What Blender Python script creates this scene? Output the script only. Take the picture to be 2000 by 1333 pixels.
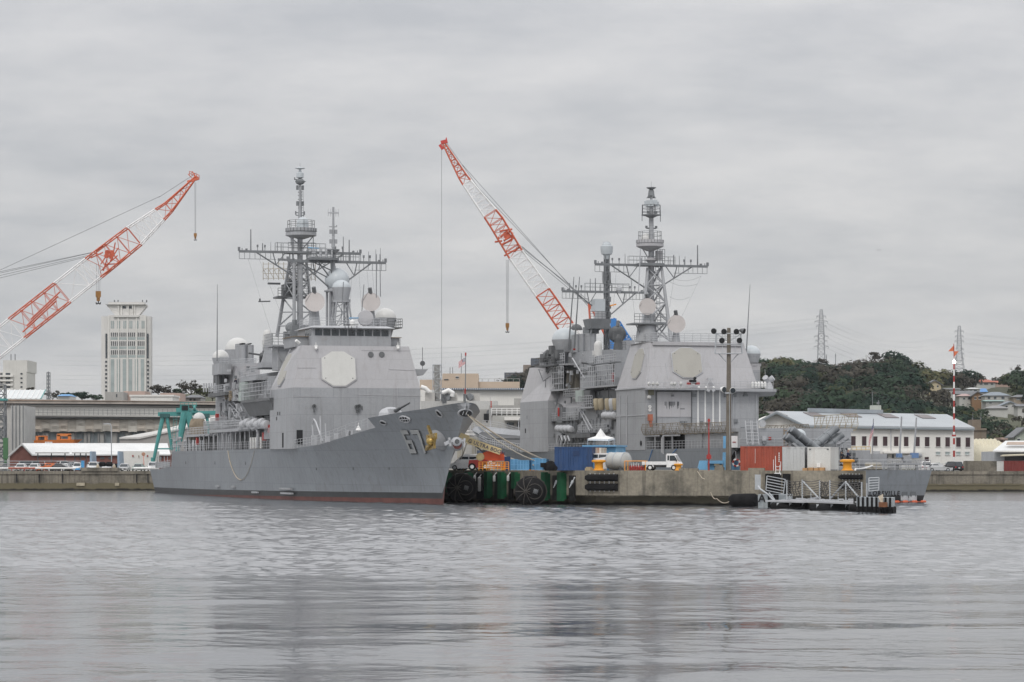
import bpy,math,random
from mathutils import Vector,Matrix,Euler
R=math.radians
for o in list(bpy.data.objects):bpy.data.objects.remove(o)
SC=bpy.context.scene
COL=SC.collection
F=5690.0
HC=4.3
cam=bpy.data.cameras.new('camera');camo=bpy.data.objects.new('camera',cam);COL.objects.link(camo)
camo.location=(0,0,HC);camo.rotation_euler=(R(90),0,0)
cam.lens=36*F/2000;cam.sensor_width=36;cam.shift_y=(912-666.5)/2000
cam.clip_start=1;cam.clip_end=30000
SC.camera=camo
SUN_EL,SUN_ROT=R(48),R(200)
world=bpy.data.worlds.new('World');SC.world=world;world.use_nodes=True
nt=world.node_tree;N=nt.nodes;L=nt.links;N.clear()
out=N.new('ShaderNodeOutputWorld');bg=N.new('ShaderNodeBackground');L.new(bg.outputs[0],out.inputs[0])
sky=N.new('ShaderNodeTexSky');sky.sky_type='NISHITA';sky.sun_disc=False
sky.sun_elevation=SUN_EL;sky.sun_rotation=SUN_ROT;sky.dust_density=3
tc=N.new('ShaderNodeTexCoord');sep=N.new('ShaderNodeSeparateXYZ');L.new(tc.outputs['Generated'],sep.inputs[0])
def wm(op,a,b=None,c=None):
 n=N.new('ShaderNodeMath');n.operation=op
 for i,v in enumerate((a,b,c)):
  if v is None:continue
  if isinstance(v,(int,float)):n.inputs[i].default_value=v
  else:L.new(v,n.inputs[i])
 return n.outputs[0]
zc=wm('MAXIMUM',sep.outputs[2],0.0)
den=wm('ADD',zc,0.26)
cmb=N.new('ShaderNodeCombineXYZ')
L.new(wm('DIVIDE',sep.outputs[0],den),cmb.inputs[0]);L.new(wm('DIVIDE',sep.outputs[1],den),cmb.inputs[1])
def wnoise(scale,detail,rough,rot=0.0,sx=1.0,sy=1.0):
 mp=N.new('ShaderNodeMapping');mp.inputs['Scale'].default_value=(sx,sy,1);mp.inputs['Rotation'].default_value=(0,0,rot)
 L.new(cmb.outputs[0],mp.inputs[0])
 n=N.new('ShaderNodeTexNoise');n.inputs['Scale'].default_value=scale;n.inputs['Detail'].default_value=detail
 n.inputs['Roughness'].default_value=rough;L.new(mp.outputs[0],n.inputs['Vector']);return n.outputs[0]
n1=wnoise(3.6,6,.55,.25,.9,1.0);n2=wnoise(12.0,6,.6,-.3,.75,1.1)
cl=wm('ADD',wm('MULTIPLY',n1,.70),wm('MULTIPLY',n2,.30))
ramp=N.new('ShaderNodeValToRGB');L.new(cl,ramp.inputs[0])
ramp.color_ramp.elements[0].position=.36;ramp.color_ramp.elements[0].color=(.590,.602,.628,1)
ramp.color_ramp.elements[1].position=.62;ramp.color_ramp.elements[1].color=(.780,.774,.778,1)
hr=N.new('ShaderNodeValToRGB');L.new(zc,hr.inputs[0])
e=hr.color_ramp.elements
e[0].position=0;e[0].color=(.83,.835,.82,1);e[1].position=.155;e[1].color=(.94,.945,.955,1)
e2=e.new(.25);e2.color=(1.62,1.62,1.62,1);e4=e.new(.5);e4.color=(1.75,1.75,1.75,1);e3=e.new(1.0);e3.color=(1.9,1.9,1.9,1)
mul=N.new('ShaderNodeMixRGB');mul.blend_type='MULTIPLY';mul.inputs[0].default_value=1
L.new(ramp.outputs[0],mul.inputs[1]);L.new(hr.outputs[0],mul.inputs[2])
sk=N.new('ShaderNodeMixRGB');sk.blend_type='MULTIPLY';sk.inputs[0].default_value=1
L.new(sky.outputs[0],sk.inputs[1]);sk.inputs[2].default_value=(.08,.08,.08,1)
mx=N.new('ShaderNodeMixRGB');mx.inputs[0].default_value=.94
L.new(sk.outputs[0],mx.inputs[1]);L.new(mul.outputs[0],mx.inputs[2])
L.new(mx.outputs[0],bg.inputs[0]);bg.inputs[1].default_value=1.0
sl=bpy.data.lights.new('sun','SUN');sl.energy=1.25;sl.angle=R(18);sl.color=(1,.96,.9)
so=bpy.data.objects.new('sun',sl);COL.objects.link(so)
sd=Vector((math.sin(SUN_ROT)*math.cos(SUN_EL),math.cos(SUN_ROT)*math.cos(SUN_EL),math.sin(SUN_EL)))
so.rotation_euler=sd.to_track_quat('Z','Y').to_euler()
SC.view_settings.view_transform='Standard';SC.view_settings.look='None';SC.view_settings.exposure=0;SC.view_settings.gamma=1
def X_(px,Y):return(px-1000)*Y/F
def Z_(py,Y):return HC+(912-py)*Y/F
def at(px,py,Y):return Vector((X_(px,Y),Y,Z_(py,Y)))
class Frame:
 """ship frame: x forward from the forward perpendicular, y to port, z up"""
 def __init__(s,o,h):
  s.o=Vector((o[0],o[1]));s.f=Vector((math.sin(h),-math.cos(h)));s.p=Vector((math.cos(h),math.sin(h)));s.h=h
 def atx(s,x,px,py):
  k=(px-1000)/F;a=s.o+s.f*x
  y=(k*a.y-a.x)/(s.p.x-k*s.p.y);Y=a.y+s.p.y*y
  return Vector((x,y,HC+(912-py)*Y/F))
 def aty(s,y,px,py):
  k=(px-1000)/F;a=s.o+s.p*y
  x=(k*a.y-a.x)/(s.f.x-k*s.f.y);Y=a.y+s.f.y*x
  return Vector((x,y,HC+(912-py)*Y/F))
 def world(s,v):q=s.o+s.f*v[0]+s.p*v[1];return Vector((q.x,q.y,v[2]))
class MB:
 def __init__(s):s.v=[];s.f=[];s.m=[];s.mi=0;s.smooth=False;s.pr=[]
 def _a(s,vs,fs):
  b=len(s.v);s.v+=[tuple(q)for q in vs];s.pr.append((b,len(s.v),len(s.f),len(s.f)+len(fs)))
  for f in fs:s.f.append(tuple(i+b for i in f));s.m.append(s.mi)
  return s
 def box(s,x0,y0,z0,x1,y1,z1):
  return s._a([(x0,y0,z0),(x1,y0,z0),(x1,y1,z0),(x0,y1,z0),(x0,y0,z1),(x1,y0,z1),(x1,y1,z1),(x0,y1,z1)],[(0,3,2,1),(4,5,6,7),(0,1,5,4),(1,2,6,5),(2,3,7,6),(3,0,4,7)])
 def cbox(s,c,d):return s.box(c[0]-d[0]/2,c[1]-d[1]/2,c[2]-d[2]/2,c[0]+d[0]/2,c[1]+d[1]/2,c[2]+d[2]/2)
 def obox(s,a,b,w,h,up=(0,0,1)):
  """box along a->b with width w (sideways) and height h"""
  a=Vector(a);b=Vector(b);d=(b-a).normalized();u=Vector(up)
  sd=d.cross(u)
  if sd.length<1e-4:sd=Vector((1,0,0))
  sd.normalize();u=sd.cross(d)
  vs=[p+sd*i*w/2+u*j*h/2 for p in(a,b)for i,j in((-1,-1),(1,-1),(1,1),(-1,1))]
  return s._a(vs,[(3,2,1,0),(4,5,6,7),(0,1,5,4),(1,2,6,5),(2,3,7,6),(3,0,4,7)])
 def prism(s,pts,z0,z1,top=None):
  n=len(pts);top=top or pts
  z0f=z0 if callable(z0)else(lambda p:z0);z1f=z1 if callable(z1)else(lambda p:z1)
  vs=[(p[0],p[1],z0f(p))for p in pts]+[(p[0],p[1],z1f(p))for p in top]
  return s._a(vs,[tuple(range(n-1,-1,-1)),tuple(range(n,2*n))]+[(i,(i+1)%n,n+(i+1)%n,n+i)for i in range(n)])
 def extr(s,prof,a,d):
  """profile list of 3-D points, extruded by vector d"""
  n=len(prof);d=Vector(d);vs=[Vector(p)for p in prof]+[Vector(p)+d for p in prof]
  return s._a(vs,[tuple(range(n-1,-1,-1)),tuple(range(n,2*n))]+[(i,(i+1)%n,n+(i+1)%n,n+i)for i in range(n)])
 def poly(s,pts):return s._a(pts,[tuple(range(len(pts)))])
 def loft(s,rings,closed=True,cap=True,flip=False):
  n=len(rings[0]);vs=[p for r in rings for p in r];fs=[]
  for k in range(len(rings)-1):
   for i in range(n if closed else n-1):
    j=(i+1)%n;q=(k*n+i,k*n+j,(k+1)*n+j,(k+1)*n+i);fs.append(q[::-1]if flip else q)
  if cap:fs+=[tuple(range(n-1,-1,-1)),tuple(range((len(rings)-1)*n,len(rings)*n))]
  return s._a(vs,fs)
 def tube(s,a,b,r,r2=None,n=6):
  a=Vector(a);b=Vector(b);d=b-a
  if d.length<1e-5:return s
  d.normalize();u=d.cross(Vector((0,0,1)))
  if u.length<1e-3:u=Vector((1,0,0))
  u.normalize();w=d.cross(u);r2=r if r2 is None else r2
  return s.loft([[p+(u*math.cos(2*math.pi*i/n)+w*math.sin(2*math.pi*i/n))*q for i in range(n)]for p,q in((a,r),(b,r2))])
 def path(s,pts,r,n=5):
  for a,b in zip(pts,pts[1:]):s.tube(a,b,r,None,n)
  return s
 def lathe(s,prof,c=(0,0,0),n=16,ax=(0,0,1)):
  c=Vector(c);q=Vector((0,0,1)).rotation_difference(Vector(ax).normalized())
  return s.loft([[c+q@Vector((r*math.cos(2*math.pi*i/n),r*math.sin(2*math.pi*i/n),z))for i in range(n)]for r,z in[(max(r,1e-3),z)for r,z in prof]])
 def dome(s,c,r,n=20,ax=(0,0,1),lo=-90,hi=90,k=10,sq=1.0):
  return s.lathe([(r*math.cos(R(lo+(hi-lo)*i/k)),sq*r*math.sin(R(lo+(hi-lo)*i/k)))for i in range(k+1)],c,n,ax)
 def rail(s,pts,h=1.05,rows=3,step=1.6,r=.028):
  pts=[Vector(p)for p in pts]
  for a,b in zip(pts,pts[1:]):
   n=max(1,round((b-a).length/step))
   for i in range(n+1):
    p=a.lerp(b,i/n);s.tube(p,p+Vector((0,0,h)),r*1.15,None,4)
   for k in range(1,rows+1):
    z=Vector((0,0,h*k/rows));s.tube(a+z,b+z,r,None,4)
  return s
 def ladder(s,a,b,w=(0,.5,0),step=.4,r=.03):
  a=Vector(a);b=Vector(b);w=Vector(w);s.tube(a-w/2,b-w/2,r,None,4);s.tube(a+w/2,b+w/2,r,None,4)
  n=max(2,int((b-a).length/step))
  for i in range(n):p=a.lerp(b,(i+.5)/n);s.tube(p-w/2,p+w/2,r*.8,None,4)
  return s
 def lattice(s,A,B,n,r,rb=None,diag=True):
  """A, B: two rings of corner points; n bays of chords + bracing"""
  rb=rb or r*.6;m=len(A);A=[Vector(p)for p in A];B=[Vector(p)for p in B]
  for i in range(m):s.tube(A[i],B[i],r,None,5)
  for k in range(n):
   P=[A[i].lerp(B[i],k/n)for i in range(m)];Q=[A[i].lerp(B[i],(k+1)/n)for i in range(m)]
   for i in range(m):
    j=(i+1)%m;s.tube(P[i],P[j],rb,None,4)
    if diag:s.tube(P[i]if(k+i)%2 else P[j],Q[j]if(k+i)%2 else Q[i],rb,None,4)
  for i in range(m):s.tube(B[i],B[(i+1)%m],rb,None,4)
  return s
 def mesh(s,name,mats,off=None):
  me=bpy.data.meshes.new(name)
  v=s.v if off is None else[(p[0]-off[0],p[1]-off[1],p[2]-off[2])for p in s.v]
  me.from_pydata(v,[],s.f)
  if not isinstance(mats,(list,tuple)):mats=[mats]
  for m in mats:me.materials.append(m)
  if len(mats)>1:me.polygons.foreach_set('material_index',s.m)
  if s.smooth:
   me.polygons.foreach_set('use_smooth',[True]*len(me.polygons))
   try:me.set_sharp_from_angle(angle=R(38))
   except Exception:pass
  me.update();return me
LABELS={}
def tag(o,label,cat,group=None,kind=None):
 if label:
  o['label']=label;LABELS.setdefault(label,[]).append(o.name)
 if cat:o['category']=cat
 if group:o['group']=group
 if kind:o['kind']=kind
 return o
def thing(name,label,cat,loc=(0,0,0),rz=0,group=None):
 o=bpy.data.objects.new(name,None);COL.objects.link(o);o.empty_display_size=.5
 o.location=loc;o.rotation_euler=(0,0,rz);return tag(o,label,cat,group)
def rootloc(p):
 v=Vector((0,0,0))
 while p is not None:v+=Vector(p.location);p=p.parent
 return v
NOSPLIT={'rib','worn_marking','wiper','rope','bulwark','wall_pattern','text','white_stripes_and_stars','red_stripes','blue_canton','wires','planting','marking'}
def depth(o):
 d=0
 while o.parent is not None:d+=1;o=o.parent
 return d
def clusters(mb,e=.06):
 """groups of primitives whose bounding boxes touch: each is a separate piece"""
 P=mb.pr;n=len(P)
 if n<2 or n>1500 or P[-1][1]!=len(mb.v)or P[-1][3]!=len(mb.f)or P[0][0]!=0:return[list(range(n))]
 bb=[]
 for v0,v1,_,_ in P:
  q=mb.v[v0:v1];bb.append((min(p[0]for p in q)-e,min(p[1]for p in q)-e,min(p[2]for p in q)-e,max(p[0]for p in q)+e,max(p[1]for p in q)+e,max(p[2]for p in q)+e))
 par=list(range(n))
 def fd(i):
  while par[i]!=i:par[i]=par[par[i]];i=par[i]
  return i
 od=sorted(range(n),key=lambda i:bb[i][0])
 for a in range(n):
  i=od[a];A_=bb[i]
  for b in range(a+1,n):
   j=od[b];B_=bb[j]
   if B_[0]>A_[3]:break
   if A_[1]<B_[4]and B_[1]<A_[4]and A_[2]<B_[5]and B_[2]<A_[5]:par[fd(i)]=fd(j)
 g={}
 for i in range(n):g.setdefault(fd(i),[]).append(i)
 return list(g.values())
def part(name,mb,mat,parent,world=False,smooth=None,label=None,split=True):
 """a mesh under its thing; verts in the thing's frame, or in world coordinates for unrotated things"""
 if smooth is not None:mb.smooth=smooth
 while depth(parent)>=2:parent=parent.parent
 if split and name not in NOSPLIT:
  g=clusters(mb)
  if 1<len(g)<=100:
   r=None
   for c in g:
    sub=MB();sub.smooth=mb.smooth
    for k in c:
     v0,v1,f0,f1=mb.pr[k];b=len(sub.v);sub.v+=mb.v[v0:v1]
     sub.f+=[tuple(i-v0+b for i in f)for f in mb.f[f0:f1]];sub.m+=mb.m[f0:f1]
    q=part(name,sub,mat,parent,world,None,label,False);r=r or q
   return r
 me=mb.mesh(name,mat,rootloc(parent)if world else None)
 o=bpy.data.objects.new(name,me);COL.objects.link(o);o.parent=parent
 if label:o['label']=label
 return o
def solo(name,mb,mat,label,cat,group=None,kind=None,smooth=None):
 """a thing that is one mesh; world coordinates in, origin moved to its base"""
 if smooth is not None:mb.smooth=smooth
 xs=[p[0]for p in mb.v];ys=[p[1]for p in mb.v];zs=[p[2]for p in mb.v]
 off=((min(xs)+max(xs))/2,(min(ys)+max(ys))/2,min(zs))
 o=bpy.data.objects.new(name,mb.mesh(name,mat,off));COL.objects.link(o);o.location=off
 return tag(o,label,cat,group,kind)
def inst(name,me,parent,loc,rz=0,scale=None):
 o=bpy.data.objects.new(name,me);COL.objects.link(o);o.parent=parent;o.location=loc;o.rotation_euler=(0,0,rz)
 if scale:o.scale=scale
 return o
def copy_tree(o,parent=None):
 c=o.copy();COL.objects.link(c);c.parent=parent
 for ch in o.children:copy_tree(ch,c)
 return c
def text_mb(txt,size,depth=.02,sx=1.0,bold=0.0):
 """lettering as a mesh in the XZ plane, centred, facing -Y"""
 cu=bpy.data.curves.new('lettering','FONT');cu.body=txt;cu.size=size;cu.extrude=depth;cu.align_x='CENTER';cu.offset=bold
 cu.space_character=sx
 ob=bpy.data.objects.new('lettering',cu);COL.objects.link(ob)
 dg=bpy.context.evaluated_depsgraph_get();me=bpy.data.meshes.new_from_object(ob.evaluated_get(dg))
 mb=MB();mb._a([(v.co.x,-v.co.z,v.co.y)for v in me.vertices],[tuple(p.vertices)for p in me.polygons])
 bpy.data.objects.remove(ob);bpy.data.curves.remove(cu);bpy.data.meshes.remove(me);return mb
def xform(mb,M):
 mb.v=[tuple(M@Vector(p))for p in mb.v];return mb
def lin(c):return tuple(((x/255)/12.92 if x/255<=.04045 else((x/255+.055)/1.055)**2.4)for x in c)
MATS={}
def paint(name,rgb,rough=.6,var=.12,scale=.35,streak=.0,scol=(.16,.1,.06),fine=.05,metal=0,bump=0.0,bscale=3.0,grime=None,spec=.4,world=False,plates=None):
 """painted / weathered surface: broad mottling, fine grain, optional vertical run-off streaks and stains. rgb is LINEAR albedo"""
 if name in MATS:return MATS[name]
 m=bpy.data.materials.new(name);m.use_nodes=True;MATS[name]=m
 t=m.node_tree;n=t.nodes;l=t.links;b=n['Principled BSDF']
 b.inputs['Roughness'].default_value=rough;b.inputs['Metallic'].default_value=metal
 b.inputs['Specular IOR Level'].default_value=spec
 co=n.new('ShaderNodeTexCoord').outputs['Object']
 if world:
  co=n.new('ShaderNodeNewGeometry').outputs['Position']
 def noise(sc,det=4,mp=None,ro=.55):
  q=n.new('ShaderNodeTexNoise');q.inputs['Scale'].default_value=sc;q.inputs['Detail'].default_value=det;q.inputs['Roughness'].default_value=ro
  if mp:
   mm=n.new('ShaderNodeMapping');mm.inputs['Scale'].default_value=mp;l.new(co,mm.inputs[0]);l.new(mm.outputs[0],q.inputs['Vector'])
  else:l.new(co,q.inputs['Vector'])
  return q.outputs[0]
 def ramp(v,p0,p1,c0=(0,0,0,1),c1=(1,1,1,1)):
  q=n.new('ShaderNodeValToRGB');q.color_ramp.elements[0].position=p0;q.color_ramp.elements[1].position=p1
  q.color_ramp.elements[0].color=c0;q.color_ramp.elements[1].color=c1;l.new(v,q.inputs[0]);return q.outputs[0]
 def mixc(f,a,c,bl='MIX'):
  q=n.new('ShaderNodeMixRGB');q.blend_type=bl
  for i,v in enumerate((f,a,c)):
   if isinstance(v,(int,float)):q.inputs[i].default_value=v
   elif isinstance(v,tuple):q.inputs[i].default_value=(*v[:3],1)
   else:l.new(v,q.inputs[i])
  return q.outputs[0]
 c=mixc(ramp(noise(scale),.3,.7),tuple(x*(1-var)for x in rgb),tuple(min(1,x*(1+var))for x in rgb))
 if fine:c=mixc(ramp(noise(scale*14,2),.35,.65),c,mixc(1.0,c,(1-fine*2,)*3,'MULTIPLY'))
 if streak:
  sv=ramp(noise(1.0,3,(2.2,2.2,.10)),.52,.75)
  c=mixc(mixc(1.0,sv,(streak,)*3,'MULTIPLY'),c,scol)
 if grime:
  gv=ramp(noise(grime[0],6,None,.65),grime[2],grime[2]+.15)
  c=mixc(mixc(1.0,gv,(grime[1],)*3,'MULTIPLY'),c,grime[3])
 l.new(c,b.inputs['Base Color'])
 if plates:
  sp=n.new('ShaderNodeSeparateXYZ');l.new(co,sp.inputs[0]);ad=n.new('ShaderNodeMath');l.new(sp.outputs[0],ad.inputs[0]);l.new(sp.outputs[1],ad.inputs[1])
  cb=n.new('ShaderNodeCombineXYZ');l.new(ad.outputs[0],cb.inputs[0]);l.new(sp.outputs[2],cb.inputs[1])
  bk=n.new('ShaderNodeTexBrick');l.new(cb.outputs[0],bk.inputs['Vector']);bk.inputs['Scale'].default_value=1;bk.inputs['Brick Width'].default_value=plates[0];bk.inputs['Row Height'].default_value=plates[1]
  bk.inputs['Mortar Size'].default_value=.03;bk.inputs['Mortar Smooth'].default_value=.3;bk.inputs['Color1'].default_value=(1,1,1,1);bk.inputs['Color2'].default_value=(1-plates[2],)*3+(1,);bk.inputs['Mortar'].default_value=(1-plates[3],)*3+(1,)
  l.new(mixc(1.0,c,bk.outputs['Color'],'MULTIPLY'),b.inputs['Base Color'])
 if bump:
  bp=n.new('ShaderNodeBump');bp.inputs['Strength'].default_value=bump;bp.inputs['Distance'].default_value=.1
  l.new(noise(bscale,3),bp.inputs['Height']);l.new(bp.outputs[0],b.inputs['Normal'])
 return m
HULL=paint('hull_paint',(.222,.242,.265),.45,.08,.12,streak=.42,scol=(.12,.12,.12),fine=.03,bump=.35,bscale=.6,plates=(7,2.1,.08,.24),grime=(.25,.35,.56,(.13,.125,.12)))
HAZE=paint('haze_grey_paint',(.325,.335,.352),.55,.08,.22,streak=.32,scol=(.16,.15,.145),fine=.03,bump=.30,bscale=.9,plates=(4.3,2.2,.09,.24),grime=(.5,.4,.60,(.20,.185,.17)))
HAZEL=paint('lit_grey_paint',(.40,.397,.412),.55,.05,.25,streak=.25,scol=(.24,.22,.21),fine=.02,bump=.10,bscale=.7,plates=(5.1,2.6,.06,.16),grime=(.4,.35,.60,(.29,.275,.26)))  # lighter copy of the haze grey: brightness of the slanted upper walls painted in
DECKG=paint('dark_deck_paint',(.07,.072,.075),.8,.2,.4)
DARKG=paint('dark_grey_metal',(.10,.105,.11),.5,.2,.8)
MASTG=paint('mast_grey_paint',(.17,.18,.19),.5,.15,.8)
LITEG=paint('light_grey_paint',(.42,.43,.45),.5,.1,.6)
SPYW=paint('array_face_plastic',(.54,.54,.52),.6,.04,.5,streak=.15,scol=(.35,.34,.32),fine=.02)
SPYB=paint('weathered_array_plastic',(.36,.35,.32),.6,.05,.5,streak=.15,scol=(.28,.26,.22),fine=.02)
RADW=paint('radome_plastic',(.45,.485,.51),.4,.04,.5,fine=.01)
RADWH=paint('white_radome_plastic',(.53,.53,.52),.4,.04,.5,fine=.01)
DISHM=paint('dish_face_paint',(.46,.43,.42),.5,.05,1)
BLK=paint('black_rubber',(.014,.014,.015),.85,.3,1.2,fine=.15,bump=.3,bscale=4,spec=.12)
BOOT=paint('boot_topping_black',(.03,.033,.036),.5,.25,.5,fine=.1)
ANTI=paint('antifouling_red',(.125,.045,.037),.6,.25,.6,fine=.1)
DARK=paint('dark_interior',(.012,.013,.015),.8,.2,1)
GLASSD=paint('dark_window_glass',(.02,.028,.035),.08,.3,.5,fine=0,spec=.8)
WHT=paint('white_paint',(.74,.74,.73),.5,.06,.6,streak=.12,scol=(.4,.38,.34))
RED=paint('red_paint',(.34,.035,.03),.5,.12,.9)
ORG=paint('orange_paint',(.72,.10,.025),.45,.12,.9)
YEL=paint('bollard_yellow_paint',(.72,.31,.02),.45,.1,1.5,fine=.06)
BRASS=paint('polished_brass',(.36,.25,.08),.35,.3,2.2,metal=.7)
ROPE=paint('mooring_rope',(.40,.35,.28),.9,.15,2)
STEEL=paint('galvanised_steel',(.42,.44,.46),.45,.12,1.2,metal=.3)
TARP=paint('tan_canvas',(.23,.19,.14),.9,.25,1.2,fine=.1,bump=.3,bscale=2)
BLUEL=paint('light_blue_paint',(.15,.36,.58),.5,.12,.8,fine=.05)
BLUED=paint('dark_blue_paint',(.018,.055,.15),.5,.18,.6,streak=.3,scol=(.05,.05,.05))
REDC=paint('rusty_red_container_paint',(.32,.066,.038),.6,.14,.6,streak=.45,scol=(.18,.07,.05),fine=.08)
WIRE=paint('wire_cable',(.22,.23,.24),.6,.1,1)
NET=paint('safety_net_frame',(.20,.17,.13),.8,.2,1)
CRANEO=paint('crane_orange_paint',(.56,.125,.065),.5,.12,.3)
CRANEW=paint('crane_white_paint',(.80,.80,.80),.5,.06,.3)
def water_mat():
 m=bpy.data.materials.new('harbour_water');m.use_nodes=True;t=m.node_tree;n=t.nodes;l=t.links;b=n['Principled BSDF']
 b.inputs['Base Color'].default_value=(.065,.070,.078,1);b.inputs['Roughness'].default_value=.10;b.inputs['IOR'].default_value=3.6
 pos=n.new('ShaderNodeNewGeometry').outputs['Position']
 def mp(scale,rot=0):
  q=n.new('ShaderNodeMapping');q.inputs['Scale'].default_value=scale;q.inputs['Rotation'].default_value=(0,0,rot);l.new(pos,q.inputs[0]);return q.outputs[0]
 def noise(v,sc,det,ro=.55,dist=0):
  q=n.new('ShaderNodeTexNoise');q.inputs['Scale'].default_value=sc;q.inputs['Detail'].default_value=det;q.inputs['Roughness'].default_value=ro
  q.inputs['Distortion'].default_value=dist;l.new(v,q.inputs['Vector']);return q.outputs[0]
 def M(op,a,c):
  q=n.new('ShaderNodeMath');q.operation=op
  for i,v in enumerate((a,c)):
   if isinstance(v,(int,float)):q.inputs[i].default_value=v
   else:l.new(v,q.inputs[i])
  return q.outputs[0]
 swell=noise(mp((.35,.8,1),.08),.55,2,.5,.4)
 chop=noise(mp((.8,1.2,1),-.2),1.5,4,.6,.3)
 rip=noise(mp((1,1,1),.4),5.0,3,.6)
 patch=noise(mp((.012,.030,1),.05),1.0,4,.6,.5)
 sepn=n.new('ShaderNodeSeparateXYZ');l.new(pos,sepn.inputs[0])
 far=n.new('ShaderNodeMapRange');far.inputs[1].default_value=75;far.inputs[2].default_value=150;l.new(sepn.outputs[1],far.inputs[0])
 pr=n.new('ShaderNodeMapRange');pr.inputs[1].default_value=.38;pr.inputs[2].default_value=.62;l.new(patch,pr.inputs[0])
 am=M('ADD',M('MULTIPLY',far.outputs[0],.75),M('MULTIPLY',pr.outputs[0],.35))
 am=M('ADD',am,.04)
 h=M('ADD',M('MULTIPLY',swell,.0),M('MULTIPLY',M('ADD',M('MULTIPLY',chop,.05),M('MULTIPLY',rip,.022)),am))
 bp=n.new('ShaderNodeBump');bp.inputs['Strength'].default_value=1.0;bp.inputs['Distance'].default_value=.55
 rr=n.new('ShaderNodeMapRange');rr.inputs[1].default_value=60;rr.inputs[2].default_value=260;rr.inputs[3].default_value=.02;rr.inputs[4].default_value=.12;l.new(sepn.outputs[1],rr.inputs[0]);l.new(rr.outputs[0],b.inputs['Roughness'])
 l.new(h,bp.inputs['Height']);l.new(bp.outputs[0],b.inputs['Normal'])
 return m
WATER=water_mat()
import numpy as np
def water_mesh():
 """harbour surface: a flat sheet to the horizon, with real waves on the open water in front of the ships"""
 rng=np.random.RandomState(11);Y0,Y1=44.0,372.0;K=.0015;nr=int(math.log(Y1/Y0)/K);nc=860
 Y=Y0*np.exp(K*np.arange(nr+1));Y*=1;Y[-1]=Y1
 u=np.linspace(-1,1,nc+1);XX=(.205*Y[:,None]+3.0)*u[None,:];YY=np.repeat(Y[:,None],nc+1,1)
 dY=(K*YY);x,y=XX.ravel(),YY.ravel();d=dY.ravel();Z=np.zeros_like(x)
 def sm(t):t=np.clip(t,0,1);return t*t*(3-2*t)
 patch=np.zeros_like(x)
 for _ in range(14):
  lx,ly=rng.uniform(18,90),rng.uniform(7,34);patch+=np.sin(x*6.28/lx*rng.choice([-1,1])+y*6.28/ly+rng.uniform(0,6.28))
 patch=sm(patch/7.5+.42)
 far=sm((y-92)/55);chop=.008+.085*far+.075*patch*(.16+.84*far)
 def group(n,l0,l1,spread,slope,skew=0,sharp=False):
  nonlocal Z
  for i in range(n):
   lam=l0*(l1/l0)**rng.rand();th=math.radians(rng.normal(skew,spread));k=2*math.pi/lam
   amp=1.414*lam/(2*math.pi)/math.sqrt(n);fade=sm((lam/d-2)/2)
   ph=k*(x*math.sin(th)-y*math.cos(th))+rng.uniform(0,6.28)
   Z+=amp*slope*fade*((1-2*np.abs(np.sin(ph/2)))*1.1 if sharp else np.sin(ph))
 group(9,9,24,22,.007,5);group(24,2.4,9.0,30,.006+.012*patch,12);group(16,.9,2.4,50,chop*.6,-10);group(10,1.0,2.8,40,chop*.7,15,True);group(26,.32,.9,65,chop*.9,0,True)
 ed=sm((1-np.abs(np.repeat(u[None,:],nr+1,0).ravel()))/.06)*sm((y-Y0)/3)*sm((Y1-y)/18);Z*=ed
 co=np.stack([x,y,Z],1)
 i=np.arange(nr)[:,None]*(nc+1)+np.arange(nc)[None,:];f=np.stack([i,i+1,i+nc+2,i+nc+1],-1).reshape(-1,4)
 nb=len(co);a0,a1=.205*Y0+3.0,.205*Y1+3.0
 ex=np.array([(-3000,-200,0),(3000,-200,0),(3000,Y0,0),(-3000,Y0,0),(-a0,Y0,0),(a0,Y0,0),(-3000,Y1,0),(-a1,Y1,0),(a1,Y1,0),(3000,Y1,0),(3000,9000,0),(-3000,9000,0)],float)
 polys=[(0,1,2,5,4,3),(3,4,7,6),(5,2,9,8),(6,7,8,9,10,11)]
 me=bpy.data.meshes.new('water');me.vertices.add(nb+len(ex));me.vertices.foreach_set('co',np.concatenate([co,ex]).ravel())
 lv=[nb+j for p in polys for j in p];nl=f.size+len(lv);me.loops.add(nl);me.loops.foreach_set('vertex_index',np.concatenate([f.ravel(),lv]).astype(np.int32))
 me.polygons.add(len(f)+len(polys));st=list(np.arange(len(f))*4);c=f.size
 for p in polys:st.append(c);c+=len(p)
 me.polygons.foreach_set('loop_start',np.array(st,np.int32));me.polygons.foreach_set('use_smooth',np.ones(len(f)+len(polys),bool))
 me.update(calc_edges=True);me.validate();me.materials.append(WATER)
 o=bpy.data.objects.new('water',me);COL.objects.link(o);tag(o,'rippled grey harbour water',None,None,'structure')
water_mesh()
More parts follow.
